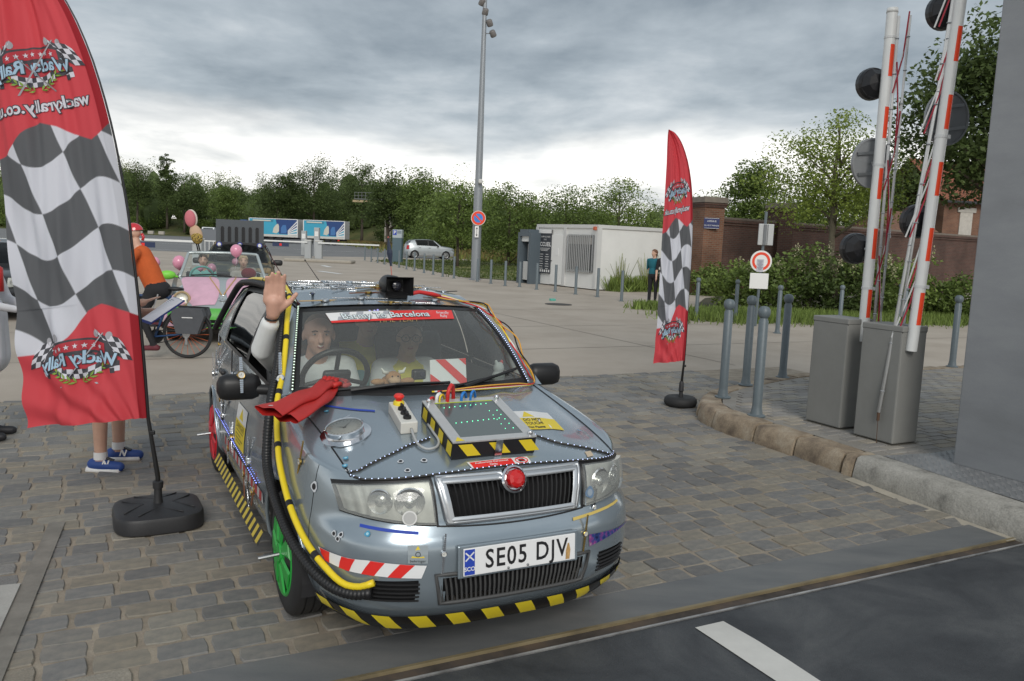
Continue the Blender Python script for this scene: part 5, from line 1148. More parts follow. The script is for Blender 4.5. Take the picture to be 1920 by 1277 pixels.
def round_back(par, c, r, view, tilt, mat, kind):
    """sign or lamp disc mounted on a boom, its back turned to the viewer"""
    d = (view + Vector((0, 0, 0))).normalized(); d = Matrix.Rotation(tilt, 3, 'Z') @ d; q = Vector((0, 0, 1)).rotation_difference(d).to_matrix()
    if kind == 'lamp':
        mb = MB().lathe([(r * 1.0, -.05), (r * 1.0, .0), (r * .92, .03)], 24, 0, o=c, R=q); mb.lathe([(r * .92, .03), (r * .55, .075), (.001, .085)], 8, 0, o=c, R=q, cap=False); ob = obj('warning_lamp', mb, mat, par)
    else:
        mb = MB().lathe([(r, -.012), (r, .012), (r * .93, .014), (r * .92, .002), (.001, .002)], 40, 0, o=c, R=q); ob = obj('sign_disc', mb, mat, par, smooth=True, sharp=40)
        for z in (-.13, .13): obj('sign_bracket', MB().box(c + q @ Vector((0, z * .7, .012)), (r * 1.5, .025, .02), q), alu, ob)
    return ob
c1 = G(1573, 806, KZ); c2 = G(1672, 836, KZ)
signb = M('sign back', (.30, .31, .32), .45, .4)
R1 = barrier(c1, 'left one of two raised white barriers with red reflectors on a grey cabinet', at(1617, 640, c1.y + .10), 3.88, -.005)
R2 = barrier(c2, 'raised white barrier beside the grey pillar, with a hook on its hanging rod', at(1708, 658, c2.y + .02), 4.2, .13, hook=True)
for R, pts, Y in ((R1, [('lamp', 1637, 157), ('sign', 1634, 306), ('lamp', 1606, 466)], c1.y + .22), (R2, [('lamp', 1772, 22), ('sign', 1775, 222), ('lamp', 1722, 415)], c2.y + .17)):
    for kind, px, py in pts:
        c = R[2](at(px, py, Y)); v_ = -(R[2](Vector((0, 0, 1.8))) - R[3]); v_.z = 0
        round_back(R[1], c, (.142 if kind == 'lamp' else .222), -v_.normalized(), .55 if kind == 'lamp' else .75, M('lamp black', (.012, .012, .014), .35) if kind == 'lamp' else signb, kind)
        obj('disc_bracket', MB().cyl(c, R[3].lerp(R[4], (c.z - R[3].z) / (R[4].z - R[3].z)), .012, 8), rodm, R[1])

# ------------------------------------------------------------------ grey metal pillar of the lifting bridge
pil = thing('bridge_pillar', 'tall plain grey metal clad pillar at the right edge', 'pillar', (G(1786, 870, KZ).x, G(1786, 870, KZ).y, KZ), RA)
pm_ = noise_mix('pillar cladding', [(.25, .26, .27), (.29, .30, .315), (.335, .345, .355)], 1.1, 6, .5, metal=.2, stretch=(1, 1, 3), fine=.03, fs=60)
obj('pillar_body', MB().rbox((.9, -1.55, 4.2), (1.8, 3.1, 8.4), .012), pm_, pil)
obj('pillar_rivet', MB().lathe([(.012, 0), (.009, .006), (.001, .007)], 10, 0, o=(-.0, -.75, .40), R=Matrix.Rotation(-PI / 2, 3, 'Y')), alu, pil)

# ------------------------------------------------------------------ lamp mast with the no-parking sign
p = G(891, 525); mast = thing('lamp_mast', 'tall grey tapered lighting mast with four spotlights, on the plaza edge', 'lamp post', (p.x, p.y, 0))
mastm = M('mast paint', (.27, .29, .31), .4, .3, var=.05)
obj('mast_tube', MB().tube([(0, 0, 0), (0, 0, 4.1), (0, 0, 4.12), (0, 0, 8), (0, 0, 13.6)], [.21, .19, .165, .125, .075], 20), mastm, mast, smooth=True, sharp=50)
obj('mast_foot', MB().lathe([(.28, 0), (.28, .03), (.21, .04)], 20), mastm, mast)
for px, py, dx in ((904, 4, -1), (910, 22, -.55), (918, 43, .7), (924, 63, 1)):
    q = at(px, py, 36.8) - Vector((p.x, p.y, 0)); R_ = Matrix.Rotation(-.45 * dx, 3, 'Y') @ Matrix.Rotation(.5, 3, 'X'); hd = obj('spotlight', MB().lathe([(.10, .14), (.13, .10), (.14, -.10), (.12, -.14)], 16, 0, o=q, R=R_), M('spot grey', (.16, .15, .145), .5), mast, smooth=True, sharp=40)
    obj('spot_glass', MB().lathe([(.12, -.142), (.001, -.15)], 16, 0, o=q, R=R_, cap=False), M('spot dark', (.02, .02, .022), .3), hd); obj('spot_arm', MB().cyl(q, (0, 0, q.z), .025, 8), mastm, hd)
obj('mast_camera', MB().rbox(at(901, 340, 36.55) - Vector((p.x, p.y, 0)), (.18, .25, .2), .05), M('pale housing', (.55, .55, .53), .5), mast)
def round_sign(name, label, P, r, face_fn, yaw=0., cat='road sign'):
    s = thing(name, label, cat, P, yaw); obj('sign_plate', MB().lathe([(r, .012), (r, -.012)], 40, 0, ax='Y'), M('sign edge', (.68, .66, .62), .5), s); face_fn(s); return s
sr, sb, sw = M('sign red', (.80, .06, .02), .4), M('sign blue', (.05, .22, .62), .4), M('sign white', (.80, .80, .78), .4)
def disc(mb, r, y, m=0, r0=0.):
    n = 40; V = [(r * math.cos(2 * PI * i / n), y, r * math.sin(2 * PI * i / n)) for i in range(n)]
    if r0: V += [(r0 * math.cos(2 * PI * i / n), y, r0 * math.sin(2 * PI * i / n)) for i in range(n)]; mb.add(V, [(i, (i + 1) % n, n + (i + 1) % n, n + i) for i in range(n)], m)
    else: mb.add(V, [tuple(range(n))], m)
def nopark(s):
    mb = MB(); disc(mb, .30, -.015); obj('sign_ring', mb, sr, s); mb = MB(); disc(mb, .20, -.018); obj('sign_field', mb, sb, s)
    mb = MB(); R_ = Matrix.Rotation(PI / 4, 3, 'Y'); mb.box((0, -.0205, 0), (.42, .002, .07), R_); obj('sign_bar', mb, sr, s)
q = at(897, 409, 36.5); ns = round_sign('no_parking_sign', 'round blue and red no parking sign on the lamp mast', (q.x, q.y, q.z), .325, nopark)
obj('arrow_plate', MB().rbox((-.05, 0, -.60), (.17, .02, .50), .008), sw, ns); mb = MB(); mb.box((-.05, -.0125, -.60), (.02, .003, .30)); mb.add([(-.05 + x, -.0125, -.60 + z) for x, z in ((-.045, -.12), (.045, -.12), (0, -.21))], [(0, 1, 2)]); mb.add([(-.05 + x, -.0125, -.60 + z) for x, z in ((-.045, .12), (0, .21), (.045, .12))], [(0, 1, 2)]); obj('plate_arrow', mb, blk, ns)

# round restriction sign on a thin post
p = G(1417, 612); ps = thing('sign_post', 'thin grey post before the hedge carrying a round red ringed sign and white plate', 'road sign', (p.x, p.y, 0)); Yp = p.y
obj('post', MB().cyl((0, .05, 0), (.06, .05, 2.72), .033, 12), galv, ps)
c_ = at(1427, 490, Yp) - Vector((p.x, p.y, 0)); mb = MB().lathe([(.255, .012), (.255, -.008)], 40, 0, o=c_, ax='Y'); sp1 = obj('round_plate', mb, sw, ps)
mb = MB(); n = 40
mb.add([c_ + Vector((r * math.cos(2 * PI * i / n), -.012, r * math.sin(2 * PI * i / n))) for r in (.215, .155) for i in range(n)], [(i, (i + 1) % n, n + (i + 1) % n, n + i) for i in range(n)]); obj('red_ring', mb, sr, sp1)
mb = MB(); mb.box(c_ + Vector((-.02, -.014, -.10)), (.16, .004, .30)); nt_ = obj('notice', mb, M('notice paper', (.50, .50, .55), .7), sp1)
mb = MB()
for k in range(9): mb.box(c_ + Vector((-.02, -.0175, .01 - .026 * k)), (.13 - .03 * (k % 3), .002, .009))
obj('notice_lines', mb, M('ink', (.10, .10, .16), .7), nt_)
c2_ = at(1423, 527, Yp) - Vector((p.x, p.y, 0)); obj('white_plate', MB().rbox(c2_, (.44, .02, .37), .03), sw, ps)
c3_ = at(1436, 440, Yp) - Vector((p.x, p.y, 0)); bk = obj('plate_back', MB().rbox(c3_, (.36, .03, .50), .012), M('zinc back', (.45, .46, .46), .5, .4), ps)
obj('back_channel', MB().box(c3_ + Vector((-.03, -.025, 0)), (.07, .03, .48)).box(c3_ + Vector((.035, -.02, 0)), (.012, .02, .48)), M('zinc dark', (.16, .17, .18), .5, .3), bk)

# manhole cover and litter
p = G(1047, 571); mb = MB().lathe([(.40, 0), (.40, .012), (.36, .013), (.36, .010), (.001, .010)], 32); mh = thing('manhole_cover', 'round dark manhole cover in the pale plaza', 'manhole cover', (p.x, p.y, 0)); obj('cover_plate', mb, M('cast iron', (.06, .055, .05), .8, var=.2, vs=30), mh)
p = G(1036, 564); tag(obj('litter_box', MB().rbox((0, 0, .035), (.18, .12, .07), .012), M('mint card', (.10, .42, .34), .6), loc=(p.x, p.y, 0), rot=.4), 'crushed mint green packet lying near the manhole cover', 'litter')
# ------------------------------------------------------------------ white site cabin, cash kiosk
A0 = Vector((.94, 35.7, 0)); fd = Vector((2.26, -3.5, 0)).normalized(); yaw = math.atan2(fd.y, fd.x)
cabn = thing('site_cabin', 'white flat roofed site cabin with a barred window and a dark ACCUEIL board', 'cabin', A0, yaw)   # local x along the front, y = inwards
cwm = M('cabin white', (.72, .72, .70), .5, var=.06, vs=1.5); cgm = M('cabin grey', (.58, .58, .57), .5, var=.06, vs=1.5)
obj('wall', MB().box((2.08, 3.0, 1.25), (4.16, 6.0, 2.42)), cwm, cabn); obj('roof', MB().box((2.08, 3.0, 2.50), (4.26, 6.1, .14)), cgm, cabn)
for x in (0, 2.05, 4.12): obj('corner_post', MB().box((x, -.03, 1.25), (.16, .06, 2.4)), cgm, cabn)
obj('corner_post', MB().box((4.19, .06, 1.25), (.06, .16, 2.4)), cgm, cabn)
dr_ = obj('door', MB().box((1.50, -.02, 1.10), (.85, .05, 2.05)), M('cabin door', (.74, .74, .72), .45), cabn); obj('door_notice', MB().box((1.52, -.05, 1.42), (.22, .01, .30)), wht, dr_); obj('door_handle', MB().box((1.14, -.06, 1.05), (.10, .03, .03)), black, dr_)
wn = obj('window', MB().box((3.07, -.012, 1.42), (1.60, .05, 1.35)), M('cabin pane', (.06, .065, .07), .15), cabn); obj('window_frame', MB().box((3.07, -.03, 2.13), (1.7, .06, .07)).box((3.07, -.03, .72), (1.7, .06, .07)).box((2.24, -.03, 1.42), (.07, .06, 1.4)).box((3.90, -.03, 1.42), (.07, .06, 1.4)), alu, wn)
for k in range(13): obj('window_bar', MB().box((2.36 + k * .118, -.10, 1.42), (.035, .035, 1.5)), M('bar zinc', (.42, .43, .43), .5, .3), wn)
obj('window_blind', MB().box((3.07, -.04, 1.93), (1.54, .008, .28)), M('blind', (.40, .38, .36), .7), wn)
obj('alarm_box', MB().rbox((4.06, -.10, 2.42), (.16, .10, .15), .03), M('alarm red', (.5, .12, .06), .5), cabn)
bd = obj('notice_board', MB().box((.62, -.05, 1.42), (.98, .04, 1.85)), M('board navy', (.045, .05, .06), .5), cabn); FT = lambda x, z: (lambda a, b: Vector((x + a, -.072, z + b)))
obj('board_header', MB().box((.62, -.0715, 2.27), (.96, .003, .16)), wht, bd)
mb = MB(); text_on(mb, 'ACCUEIL', FT(.62, 1.72), .24, .006); text_on(mb, 'CHAMP DE MARS', FT(.66, 2.04), .095); text_on(mb, 'LILLE', FT(.66, 1.93), .095)
for k in range(3): mb.box((.62, -.072, 1.56 - .05 * k), (.8 - .15 * k, .003, .018))
for k in range(7): mb.box((.42, -.072, 1.30 - .10 * k), (.28 - .07 * (k % 2), .003, .022)); mb.box((.84, -.072, 1.30 - .10 * k), (.26 - .08 * (k % 3 == 0), .003, .022))
for k in range(6): mb.box((.24 + .155 * k, -.072, .60), (.09, .003, .10))
obj('board_lettering', mb, wht, bd)
ks = thing('cash_kiosk', 'dark grey open fronted cash machine kiosk left of the white cabin', 'kiosk', A0 + Vector((-.55, -.15, 0)), yaw); kg = M('kiosk grey', (.09, .115, .135), .5)
obj('kiosk_side', MB().box((-.42, .35, 1.1), (.14, .8, 2.2)), kg, ks); obj('kiosk_side', MB().box((.42, .35, 1.1), (.14, .8, 2.2)), kg, ks); obj('kiosk_top', MB().box((0, .35, 2.18), (.70, .8, .30)), kg, ks); obj('kiosk_back', MB().box((0, .7, 1.1), (.7, .06, 2.0)), dark, ks)
obj('machine', MB().rbox((0, .40, .55), (.66, .5, .80), .02).rbox((0, .45, 1.35), (.46, .3, .72), .03), M('machine white', (.60, .60, .58), .5), ks); obj('light_box', MB().box((0, .2, 1.92), (.68, .3, .22)), M('diffuser', (.72, .73, .72), .4), ks); mb = MB()
for x, z in ((-.1, 1.5), (.1, 1.45), (-.08, 1.2), (.12, 1.15), (0, 1.32)): mb.box((x, .295, z), (.10, .02, .12))
obj('machine_panel', mb, dark, ks)
# pay terminal with a P header
p = G(745, 492); pt = thing('pay_terminal', 'slate blue parking pay terminal with a white P header', 'pay machine', (p.x, p.y, 0), -.15)
obj('terminal_body', MB().rbox((0, 0, .85), (.68, .45, 1.70), .03), M('terminal slate', (.09, .14, .17), .45), pt); hd = obj('terminal_header', MB().rbox((0, 0, 2.0), (.68, .42, .58), .02), M('terminal pale', (.42, .47, .50), .5), pt)
obj('header_panel', MB().box((-.17, -.215, 2.08), (.26, .01, .34)), blu, hd); mb = MB(); text_on(mb, 'P', lambda a, b: Vector((-.17 + a, -.224, 2.08 + b)), .32, .01); obj('header_letter', mb, wht, hd); obj('header_strip', MB().box((.15, -.215, 2.12), (.30, .01, .2)), M('grey strip', (.22, .26, .30), .5), hd)
# car park barriers
def park_barrier(px, py, label, dirx, ln, plate):
    p = G(px, py); b = thing('parking_barrier', label, 'barrier', (p.x, p.y, 0)); zc = M('parking cabinet', (.38, .40, .41), .5)
    obj('cabinet', MB().rbox((0, 0, .62), (.45, .40, 1.24), .02), zc, b); obj('cabinet_cap', MB().rbox((0, 0, 1.28), (.5, .45, .10), .03), M('pale housing', (.55, .55, .53), .5), b)
    bo = obj('boom', MB().box((dirx * ln / 2, -.28, 1.16), (ln, .06, .10)), boomw, b)
    if plate: x = dirx * ln * .55; obj('boom_plate', MB().box((x, -.33, .92), (1.15, .03, .26)), M('plate navy', (.02, .035, .09), .5), bo); pr = obj('plate_disc', MB().box((x, -.35, .92), (.16, .01, .16)), redr, bo)
    return b
island = MB().rbox((0, 0, .10), (4.2, 1.5, .22), .08); p = G(590, 492); struct('barrier_island', island, M('island concrete', (.36, .33, .28), .9, var=.1), loc=(p.x + .2, p.y + .6, 0))
park_barrier(598, 487, 'pale parking barrier on the island with its boom reaching towards the pay terminal', 1, 4.2, False); park_barrier(578, 485, 'pale parking barrier on the island with its navy plated boom pointing left', -1, 3.4, True)
park_barrier(372, 498, 'parking barrier behind the pink car with its navy plated boom pointing left', -1, 4.6, True)
for px, py, h, lb in ((592, 486, 2.0, 'tall pale ticket column between the two island barriers'), (568, 484, 1.75, 'short pale ticket column at the left end of the island')):
    p = G(px, py); t_ = thing('ticket_column', lb, 'ticket machine', (p.x, p.y, .2)); obj('column_body', MB().rbox((0, .3, h / 2), (.36, .36, h), .03), MATS['parking cabinet'], t_); obj('column_panel', MB().box((0, .11, h * .78), (.24, .02, .34)), wht, t_)
# low fence in the car park
fn = thing('railing', 'pale metal railing behind the pink car', 'railing', at(420, 468, 48)[:2] + (0,) if False else (at(420, 468, 48).x - 1.6, 48, 0))
obj('top_rail', MB().box((1.7, 0, 1.1), (3.6, .06, .06)), boomw, fn); obj('bottom_rail', MB().box((1.7, 0, .2), (3.6, .05, .05)), boomw, fn)
for k in range(15): obj('baluster', MB().box((k * .245, 0, .6), (.03, .03, 1.0)), boomw, fn)
hw = thing('hoarding', 'low grey hoarding running back beside the white van', 'fence', (-47, 128, 0), 1.02); obj('panel_face', MB().box((9, 0, .9), (26, .1, 1.8)), M('hoarding grey', (.26, .27, .29), .6), hw)

# ------------------------------------------------------------------ brick wall, gate pillar and house
def brickmat(name, c1, c2, mort, sc_):
    m = M(name, c1, .9); nt = m.node_tree; L = nt.links; tc = nt.nodes.new('ShaderNodeTexCoord'); b = nt.nodes.new('ShaderNodeTexBrick'); sx_ = nt.nodes.new('ShaderNodeSeparateXYZ'); cb = nt.nodes.new('ShaderNodeCombineXYZ'); ad = nt.nodes.new('ShaderNodeMath')
    L.new(tc.outputs['Object'], sx_.inputs[0]); L.new(sx_.outputs[0], ad.inputs[0]); L.new(sx_.outputs[1], ad.inputs[1]); L.new(ad.outputs[0], cb.inputs[0]); L.new(sx_.outputs[2], cb.inputs[1]); L.new(cb.outputs[0], b.inputs[0])
    b.inputs['Scale'].default_value = sc_; b.inputs['Color1'].default_value = (*c1, 1); b.inputs['Color2'].default_value = (*c2, 1); b.inputs['Mortar'].default_value = (*mort, 1); b.inputs['Mortar Size'].default_value = .012; b.inputs['Brick Width'].default_value = .23; b.inputs['Row Height'].default_value = .075; b.inputs['Bias'].default_value = -.2
    n = nt.nodes.new('ShaderNodeTexNoise'); n.inputs['Scale'].default_value = .9; n.inputs['Detail'].default_value = 6; L.new(tc.outputs['Object'], n.inputs[0]); mr = nt.nodes.new('ShaderNodeMapRange'); mr.inputs[1].default_value = .3; mr.inputs[2].default_value = .7; mr.inputs[3].default_value = .62; mr.inputs[4].default_value = 1.25; L.new(n.outputs[0], mr.inputs[0])
    hv = nt.nodes.new('ShaderNodeVectorMath'); hv.operation = 'SCALE'; L.new(b.outputs[0], hv.inputs[0]); L.new(mr.outputs[0], hv.inputs['Scale']); L.new(hv.outputs[0], nt.nodes['Principled BSDF'].inputs['Base Color'])
    bp = nt.nodes.new('ShaderNodeBump'); bp.inputs['Strength'].default_value = .5; bp.inputs['Distance'].default_value = .01; bp.invert = True; L.new(b.outputs['Fac'], bp.inputs['Height']); L.new(bp.outputs[0], nt.nodes['Principled BSDF'].inputs['Normal']); return m
bk1 = brickmat('brick warm', (.22, .095, .055), (.15, .06, .035), (.20, .15, .11), 1.); bk2 = brickmat('brick sooty', (.105, .045, .033), (.07, .03, .024), (.10, .08, .065), 1.); copm = M('coping stone', (.17, .145, .12), .9, var=.2, vs=4)
def pillar(P, w, h, lb, sign=False):
    t_ = thing('brick_pillar', lb, 'brick pillar', P, .35); obj('shaft', MB().box((0, 0, h / 2 - .2), (w, w, h - .4)), bk1 if sign else bk2, t_); obj('cornice', MB().box((0, 0, h - .34), (w + .1, w + .1, .12)).box((0, 0, h - .26), (w + .16, w + .16, .08)), bk2, t_); obj('capstone', MB().box((0, 0, h - .10), (w + .22, w + .22, .22), taper=.9), copm, t_); return t_
P0 = Vector((7.70, 33.4, 0)); p1_ = pillar(P0, .92, 3.85, 'brick gate pillar with a stone cap and a small blue street name plate', True)
sgn = tag(obj('street_sign', MB().box((0, 0, 0), (.62, .03, .42)), M('street blue', (.02, .03, .12), .35), loc=P0 + Vector((.02, -.60, 2.82)), rot=.05), 'small dark blue street name plate on the brick gate pillar', 'street sign')
mb = MB(); text_on(mb, 'AVENUE', lambda a, b: Vector((a, -.018, .08 + b)), .10); text_on(mb, 'DU PETIT PARADIS', lambda a, b: Vector((a, -.018, -.09 + b)), .07); obj('sign_lettering', mb, wht, sgn)
obj('sign_border', MB().box((0, -.017, .195), (.58, .004, .012)).box((0, -.017, -.195), (.58, .004, .012)), wht, sgn)
P1 = Vector((30.0, 48.5, 0)); wd = (P1 - P0).normalized(); wl = (P1 - P0).length; bw = thing('brick_wall', 'long sooty brick wall with a corbelled top behind the hedge', 'wall', P0 + wd * .45, math.atan2(wd.y, wd.x))
obj('wall_face', MB().box((wl / 2, .2, 1.42), (wl, .36, 2.84)), bk2, bw); obj('corbel', MB().box((wl / 2, .2, 2.86), (wl, .46, .10)).box((wl / 2, .2, 2.98), (wl, .56, .12)), bk2, bw); obj('wall_coping', MB().box((wl / 2, .2, 3.08), (wl, .50, .10)), copm, bw)
pillar(P0 + wd * 4.6 + Vector((0, .15, 0)), .80, 3.9, 'second brick pier rising above the long wall, partly behind the light tree')
hs = thing('brick_house', 'brick house with a tiled roof and a blocked window, partly hidden beside the grey pillar', 'house', at(1795, 420, 50) * 1.0 - Vector((0, 0, at(1795, 420, 50).z)), .25)
obj('wall', MB().box((3.2, 3, 2.65), (8.5, 6, 5.3)), bk1, hs); mb = MB(); mb.add([(-1.4, -.4, 5.3), (7.9, -.4, 5.3), (7.9, 3, 8.0), (-1.4, 3, 8.0), (-1.4, 6.4, 5.3), (7.9, 6.4, 5.3)], [(0, 1, 2, 3), (3, 2, 5, 4)]); rf_ = obj('roof', mb, M('roof tiles', (.22, .08, .045), .9, var=.3, vs=6, bump=.4, bs=12), hs)
for k in range(24): obj('eave_slate', MB().box((-1.2 + k * .39, -.42, 5.22), (.34, .3, .10), Matrix.Rotation(.3, 3, 'X')), M('slate', (.05, .05, .055), .7), rf_)
wn2 = obj('blocked_window', MB().box((.55, -.03, 3.9), (.9, .06, 1.5)), M('whitewash', (.50, .47, .42), .9, var=.15, vs=6), hs); obj('lintel', MB().box((.55, -.05, 4.78), (1.3, .08, .28)), M('lintel pale', (.42, .40, .36), .9, var=.1), wn2)
h2 = thing('tiled_outbuilding', 'low brown tiled roof peeping over the wall between the two booms', 'outbuilding', at(1712, 410, 44) - Vector((0, 0, at(1712, 410, 44).z)), .3); obj('wall', MB().box((0, 1.5, 1.6), (3.0, 3, 3.2)), bk2, h2); mb = MB(); mb.add([(-1.6, -.2, 3.2), (1.6, -.2, 3.2), (1.3, 1.5, 4.3), (-1.3, 1.5, 4.3), (-1.6, 3.2, 3.2), (1.6, 3.2, 3.2)], [(0, 1, 2, 3), (3, 2, 5, 4), (0, 3, 4), (1, 5, 2)]); obj('roof', mb, M('old tiles', (.16, .085, .055), .9, var=.3, vs=8, bump=.4, bs=14), h2)

# ------------------------------------------------------------------ vegetation
def leafmat(name, col, var=.45, tr=.35):
    m = M(name, col, .55, spec=.3, island=var); nt = m.node_tree; b = nt.nodes['Principled BSDF']; t = nt.nodes.new('ShaderNodeBsdfTranslucent'); s_ = b.inputs['Base Color'].links[0].from_socket; mx = nt.nodes.new('ShaderNodeMixShader'); mx.inputs[0].default_value = tr
    nt.links.new(s_, t.inputs[0]); nt.links.new(b.outputs[0], mx.inputs[1]); nt.links.new(t.outputs[0], mx.inputs[2]); nt.links.new(mx.outputs[0], nt.nodes['Material Output'].inputs[0]); return m
LM = [leafmat('leaf dark', (.095, .135, .042)), leafmat('leaf mid', (.15, .21, .055)), leafmat('leaf fresh', (.20, .27, .068)), leafmat('leaf olive', (.20, .225, .06)), leafmat('leaf lime', (.24, .31, .06), .35)]
def leaf_quads(P, size, R=rng, up=.35, asp=1.9):
    """one folded diamond per point"""
    n = len(P); d = R.normal(size=(n, 3)); d[:, 2] *= .7; d /= np.linalg.norm(d, axis=1)[:, None]; nn_ = R.normal(size=(n, 3)); nn_[:, 2] += up * 3; e = np.cross(d, nn_); e /= np.maximum(np.linalg.norm(e, axis=1), 1e-6)[:, None]
    s = size * R.uniform(.6, 1.3, size=n); a = d * s[:, None] * .5; b = e * (s / asp)[:, None] * .5; V = np.empty((n, 4, 3)); V[:, 0] = P - a; V[:, 1] = P + b * 1. - a * .1; V[:, 2] = P + a; V[:, 3] = P - b - a * .1
    return V.reshape(-1, 3)
def quads_mesh(name, V, mat):
    n = len(V) // 4; me = bpy.data.meshes.new(name); me.vertices.add(len(V)); me.vertices.foreach_set('co', np.ascontiguousarray(V, 'f').ravel()); me.loops.add(4 * n); me.loops.foreach_set('vertex_index', np.arange(4 * n, dtype='i')); me.polygons.add(n); me.polygons.foreach_set('loop_start', np.arange(0, 4 * n, 4, dtype='i')); me.polygons.foreach_set('loop_total', np.full(n, 4, 'i')); me.update(calc_edges=True)
    for x in (mat if isinstance(mat, list) else [mat]): me.materials.append(x)
    return me
def crown_pts(c, r, nclump, nleaf, clump_r, R=rng, low=-.6, hollow=.55):
    d = R.normal(size=(nclump, 3)); d /= np.linalg.norm(d, axis=1)[:, None]; d[:, 2] = np.maximum(d[:, 2], low) ; rad = R.uniform(hollow, 1.0, nclump)[:, None]; cc = np.array(c) + d * rad * np.array(r) * (1 + .09 * np.clip(R.normal(size=(nclump, 1)), -1.5, 1.5))
    g_ = R.normal(size=(nclump * nleaf, 3)); g_ *= np.minimum(1, 1.45 / np.maximum(np.linalg.norm(g_, axis=1), 1e-6))[:, None]; P = np.repeat(cc, nleaf, 0) + g_ * np.repeat(clump_r * R.uniform(.6, 1.35, nclump), nleaf)[:, None] * np.array([1, 1, .7]); return P, cc
barkm = M('bark', (.075, .06, .045), .95, var=.3, vs=10, bump=.4, bs=40); barkl = M('pale bark', (.16, .14, .10), .95, var=.25, vs=10, bump=.3)
def tree(name, label, P, h, r, trunk_h, leaf, nclump=70, nleaf=40, lsize=.3, clump=.6, seed=1, group=None, bark=None, rz_=1., low=-.6, tr=.12, hollow=.5, zc=None, stems=7):
    R = np.random.default_rng(seed); root = thing(name, label, 'tree', P, 0, group); zc = zc or (trunk_h + h) / 2; rv = (h - trunk_h) / 2
    Pt, cc = crown_pts((0, 0, zc), (r, r, rv * rz_), nclump, nleaf, clump, R, low, hollow); obj('crown', quads_mesh('crown', leaf_quads(Pt, lsize, R), leaf), None, root)
    mb = MB(); mb.tube([(0, 0, -.1), (R.normal() * .05, R.normal() * .05, trunk_h * .6), (R.normal() * .1, R.normal() * .1, zc), (R.normal() * .2, R.normal() * .2, h * .9)], [tr * 1.25, tr, tr * .7, tr * .15], 8)
    sel = cc[R.permutation(len(cc))[:stems]]
    for q in sel:
        z0 = min(max(trunk_h * .9, (q[2] - .35 * np.hypot(q[0], q[1]) - .5)), zc * 1.1); mb.tube([(0, 0, z0), tuple(np.array(q) * [.5, .5, 0] + [0, 0, lerp(z0, q[2], .6)]), tuple(q)], [tr * .45, tr * .28, tr * .08], 5)
    obj('trunk', mb, bark or barkm, root, smooth=True); return root
# embankment that carries the wood
bank = MB()
def bankf(a, b):
    x = lerp(-260, 120, a); y0 = np.interp(x, [-260, -60, -30, -20, -8, 6, 30, 120], [235, 178, 158, 132, 92, 66, 74, 110]); y = y0 + b * 90; return (x, y, -.05 + 4.2 * smst(0, .30, b) + .6 * math.sin(x * .11) * b)
bank.grid(bankf, 60, 16); struct('embankment', bank, noise_mix('bank grass', [(.05, .075, .02), (.10, .115, .035), (.20, .17, .07)], .12, 7, .95, fine=.3, fs=3.), smooth=True)
# the wood as one mass
Rw = np.random.default_rng(21); packs = [[], [], [], []]; core = MB(); r0 = random.Random(21)
def front(x): return float(np.interp(x, [-260, -60, -30, -20, -8, 6, 30, 120], [235, 178, 158, 132, 92, 66, 74, 110]))
def add_bush(x, y, z, r, h, k, nc=26, nl=26, ls=.42):
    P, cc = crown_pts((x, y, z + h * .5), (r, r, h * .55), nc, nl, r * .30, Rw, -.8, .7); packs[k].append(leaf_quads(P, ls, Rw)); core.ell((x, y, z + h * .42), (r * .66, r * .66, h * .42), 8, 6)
for i in range(330):
    x = r0.uniform(-150, 62); dep = abs(r0.gauss(0, .38)); y = front(x) + 3 + dep * 60; zb = 4.0 * smst(0, 27, y - front(x)); D_ = y / 100.
    top = np.interp(x / y, [-.50, -.40, -.33, -.28, -.2, -.1, 0, .08, .2, .4], [13.5, 12.5, 9.0, 10.0, 11.5, 10.0, 8.6, 8.2, 8., 8.]) * max(.75, min(y / 110., 1.6)) * r0.uniform(.62, 1.0)
    h = max(1.8, (top - zb) * r0.uniform(.75, 1)) if dep > .12 else r0.uniform(2.0, 4.2); add_bush(x, y, zb * .9, r0.uniform(1.7, 3.4) * (.8 + .5 * (h > 5)), h, r0.choices([0, 1, 2, 3], [4, 5, 3, 2])[0], 44, 46, .235 * max(.8, min(D_ * .95, 1.6)))
wood = obj('woodland', quads_mesh('woodland', np.concatenate(packs[1]), LM[1]), None); tag(wood, 'mass of mixed green trees and bushes covering the bank', 'woodland', kind='stuff')
for k in (0, 2, 3): obj('foliage', quads_mesh('foliage', np.concatenate(packs[k]), LM[k]), None, wood)
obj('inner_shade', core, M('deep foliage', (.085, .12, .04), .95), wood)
# skyline trees that can be told apart
sky_ = [(257, 300, 185, 15, 'rounded dark tree on the skyline just right of the large flag', 3.8, 0, 6), (312, 284, 185, 17, 'tall narrow pointed tree on the skyline above the pink car', 1.6, 0, 5), (345, 325, 185, 13, 'broad dark tree sloping down right of the pointed one', 4.5, 0, 5), (425, 352, 175, 10, 'small lone tree in the dip of the skyline', 3, 1, 3), (520, 322, 168, 14, 'dark dense tree at the left end of the higher wood', 4.2, 0, 4), (590, 296, 168, 17, 'tallest spreading feathery tree on the skyline above the lorry', 5.0, 0, 8), (548, 318, 170, 14, 'feathery tree half hidden left of the tallest one', 3.2, 0, 6), (680, 310, 150, 14, 'round dark tree on the skyline above the steel staircase', 3.8, 0, 6), (730, 318, 118, 11.5, 'pointed dark tree in the middle of the skyline', 3.3, 0, 7), (795, 325, 115, 11, 'dome shaped tree on the skyline left of the lamp mast', 3.8, 1, 6)]
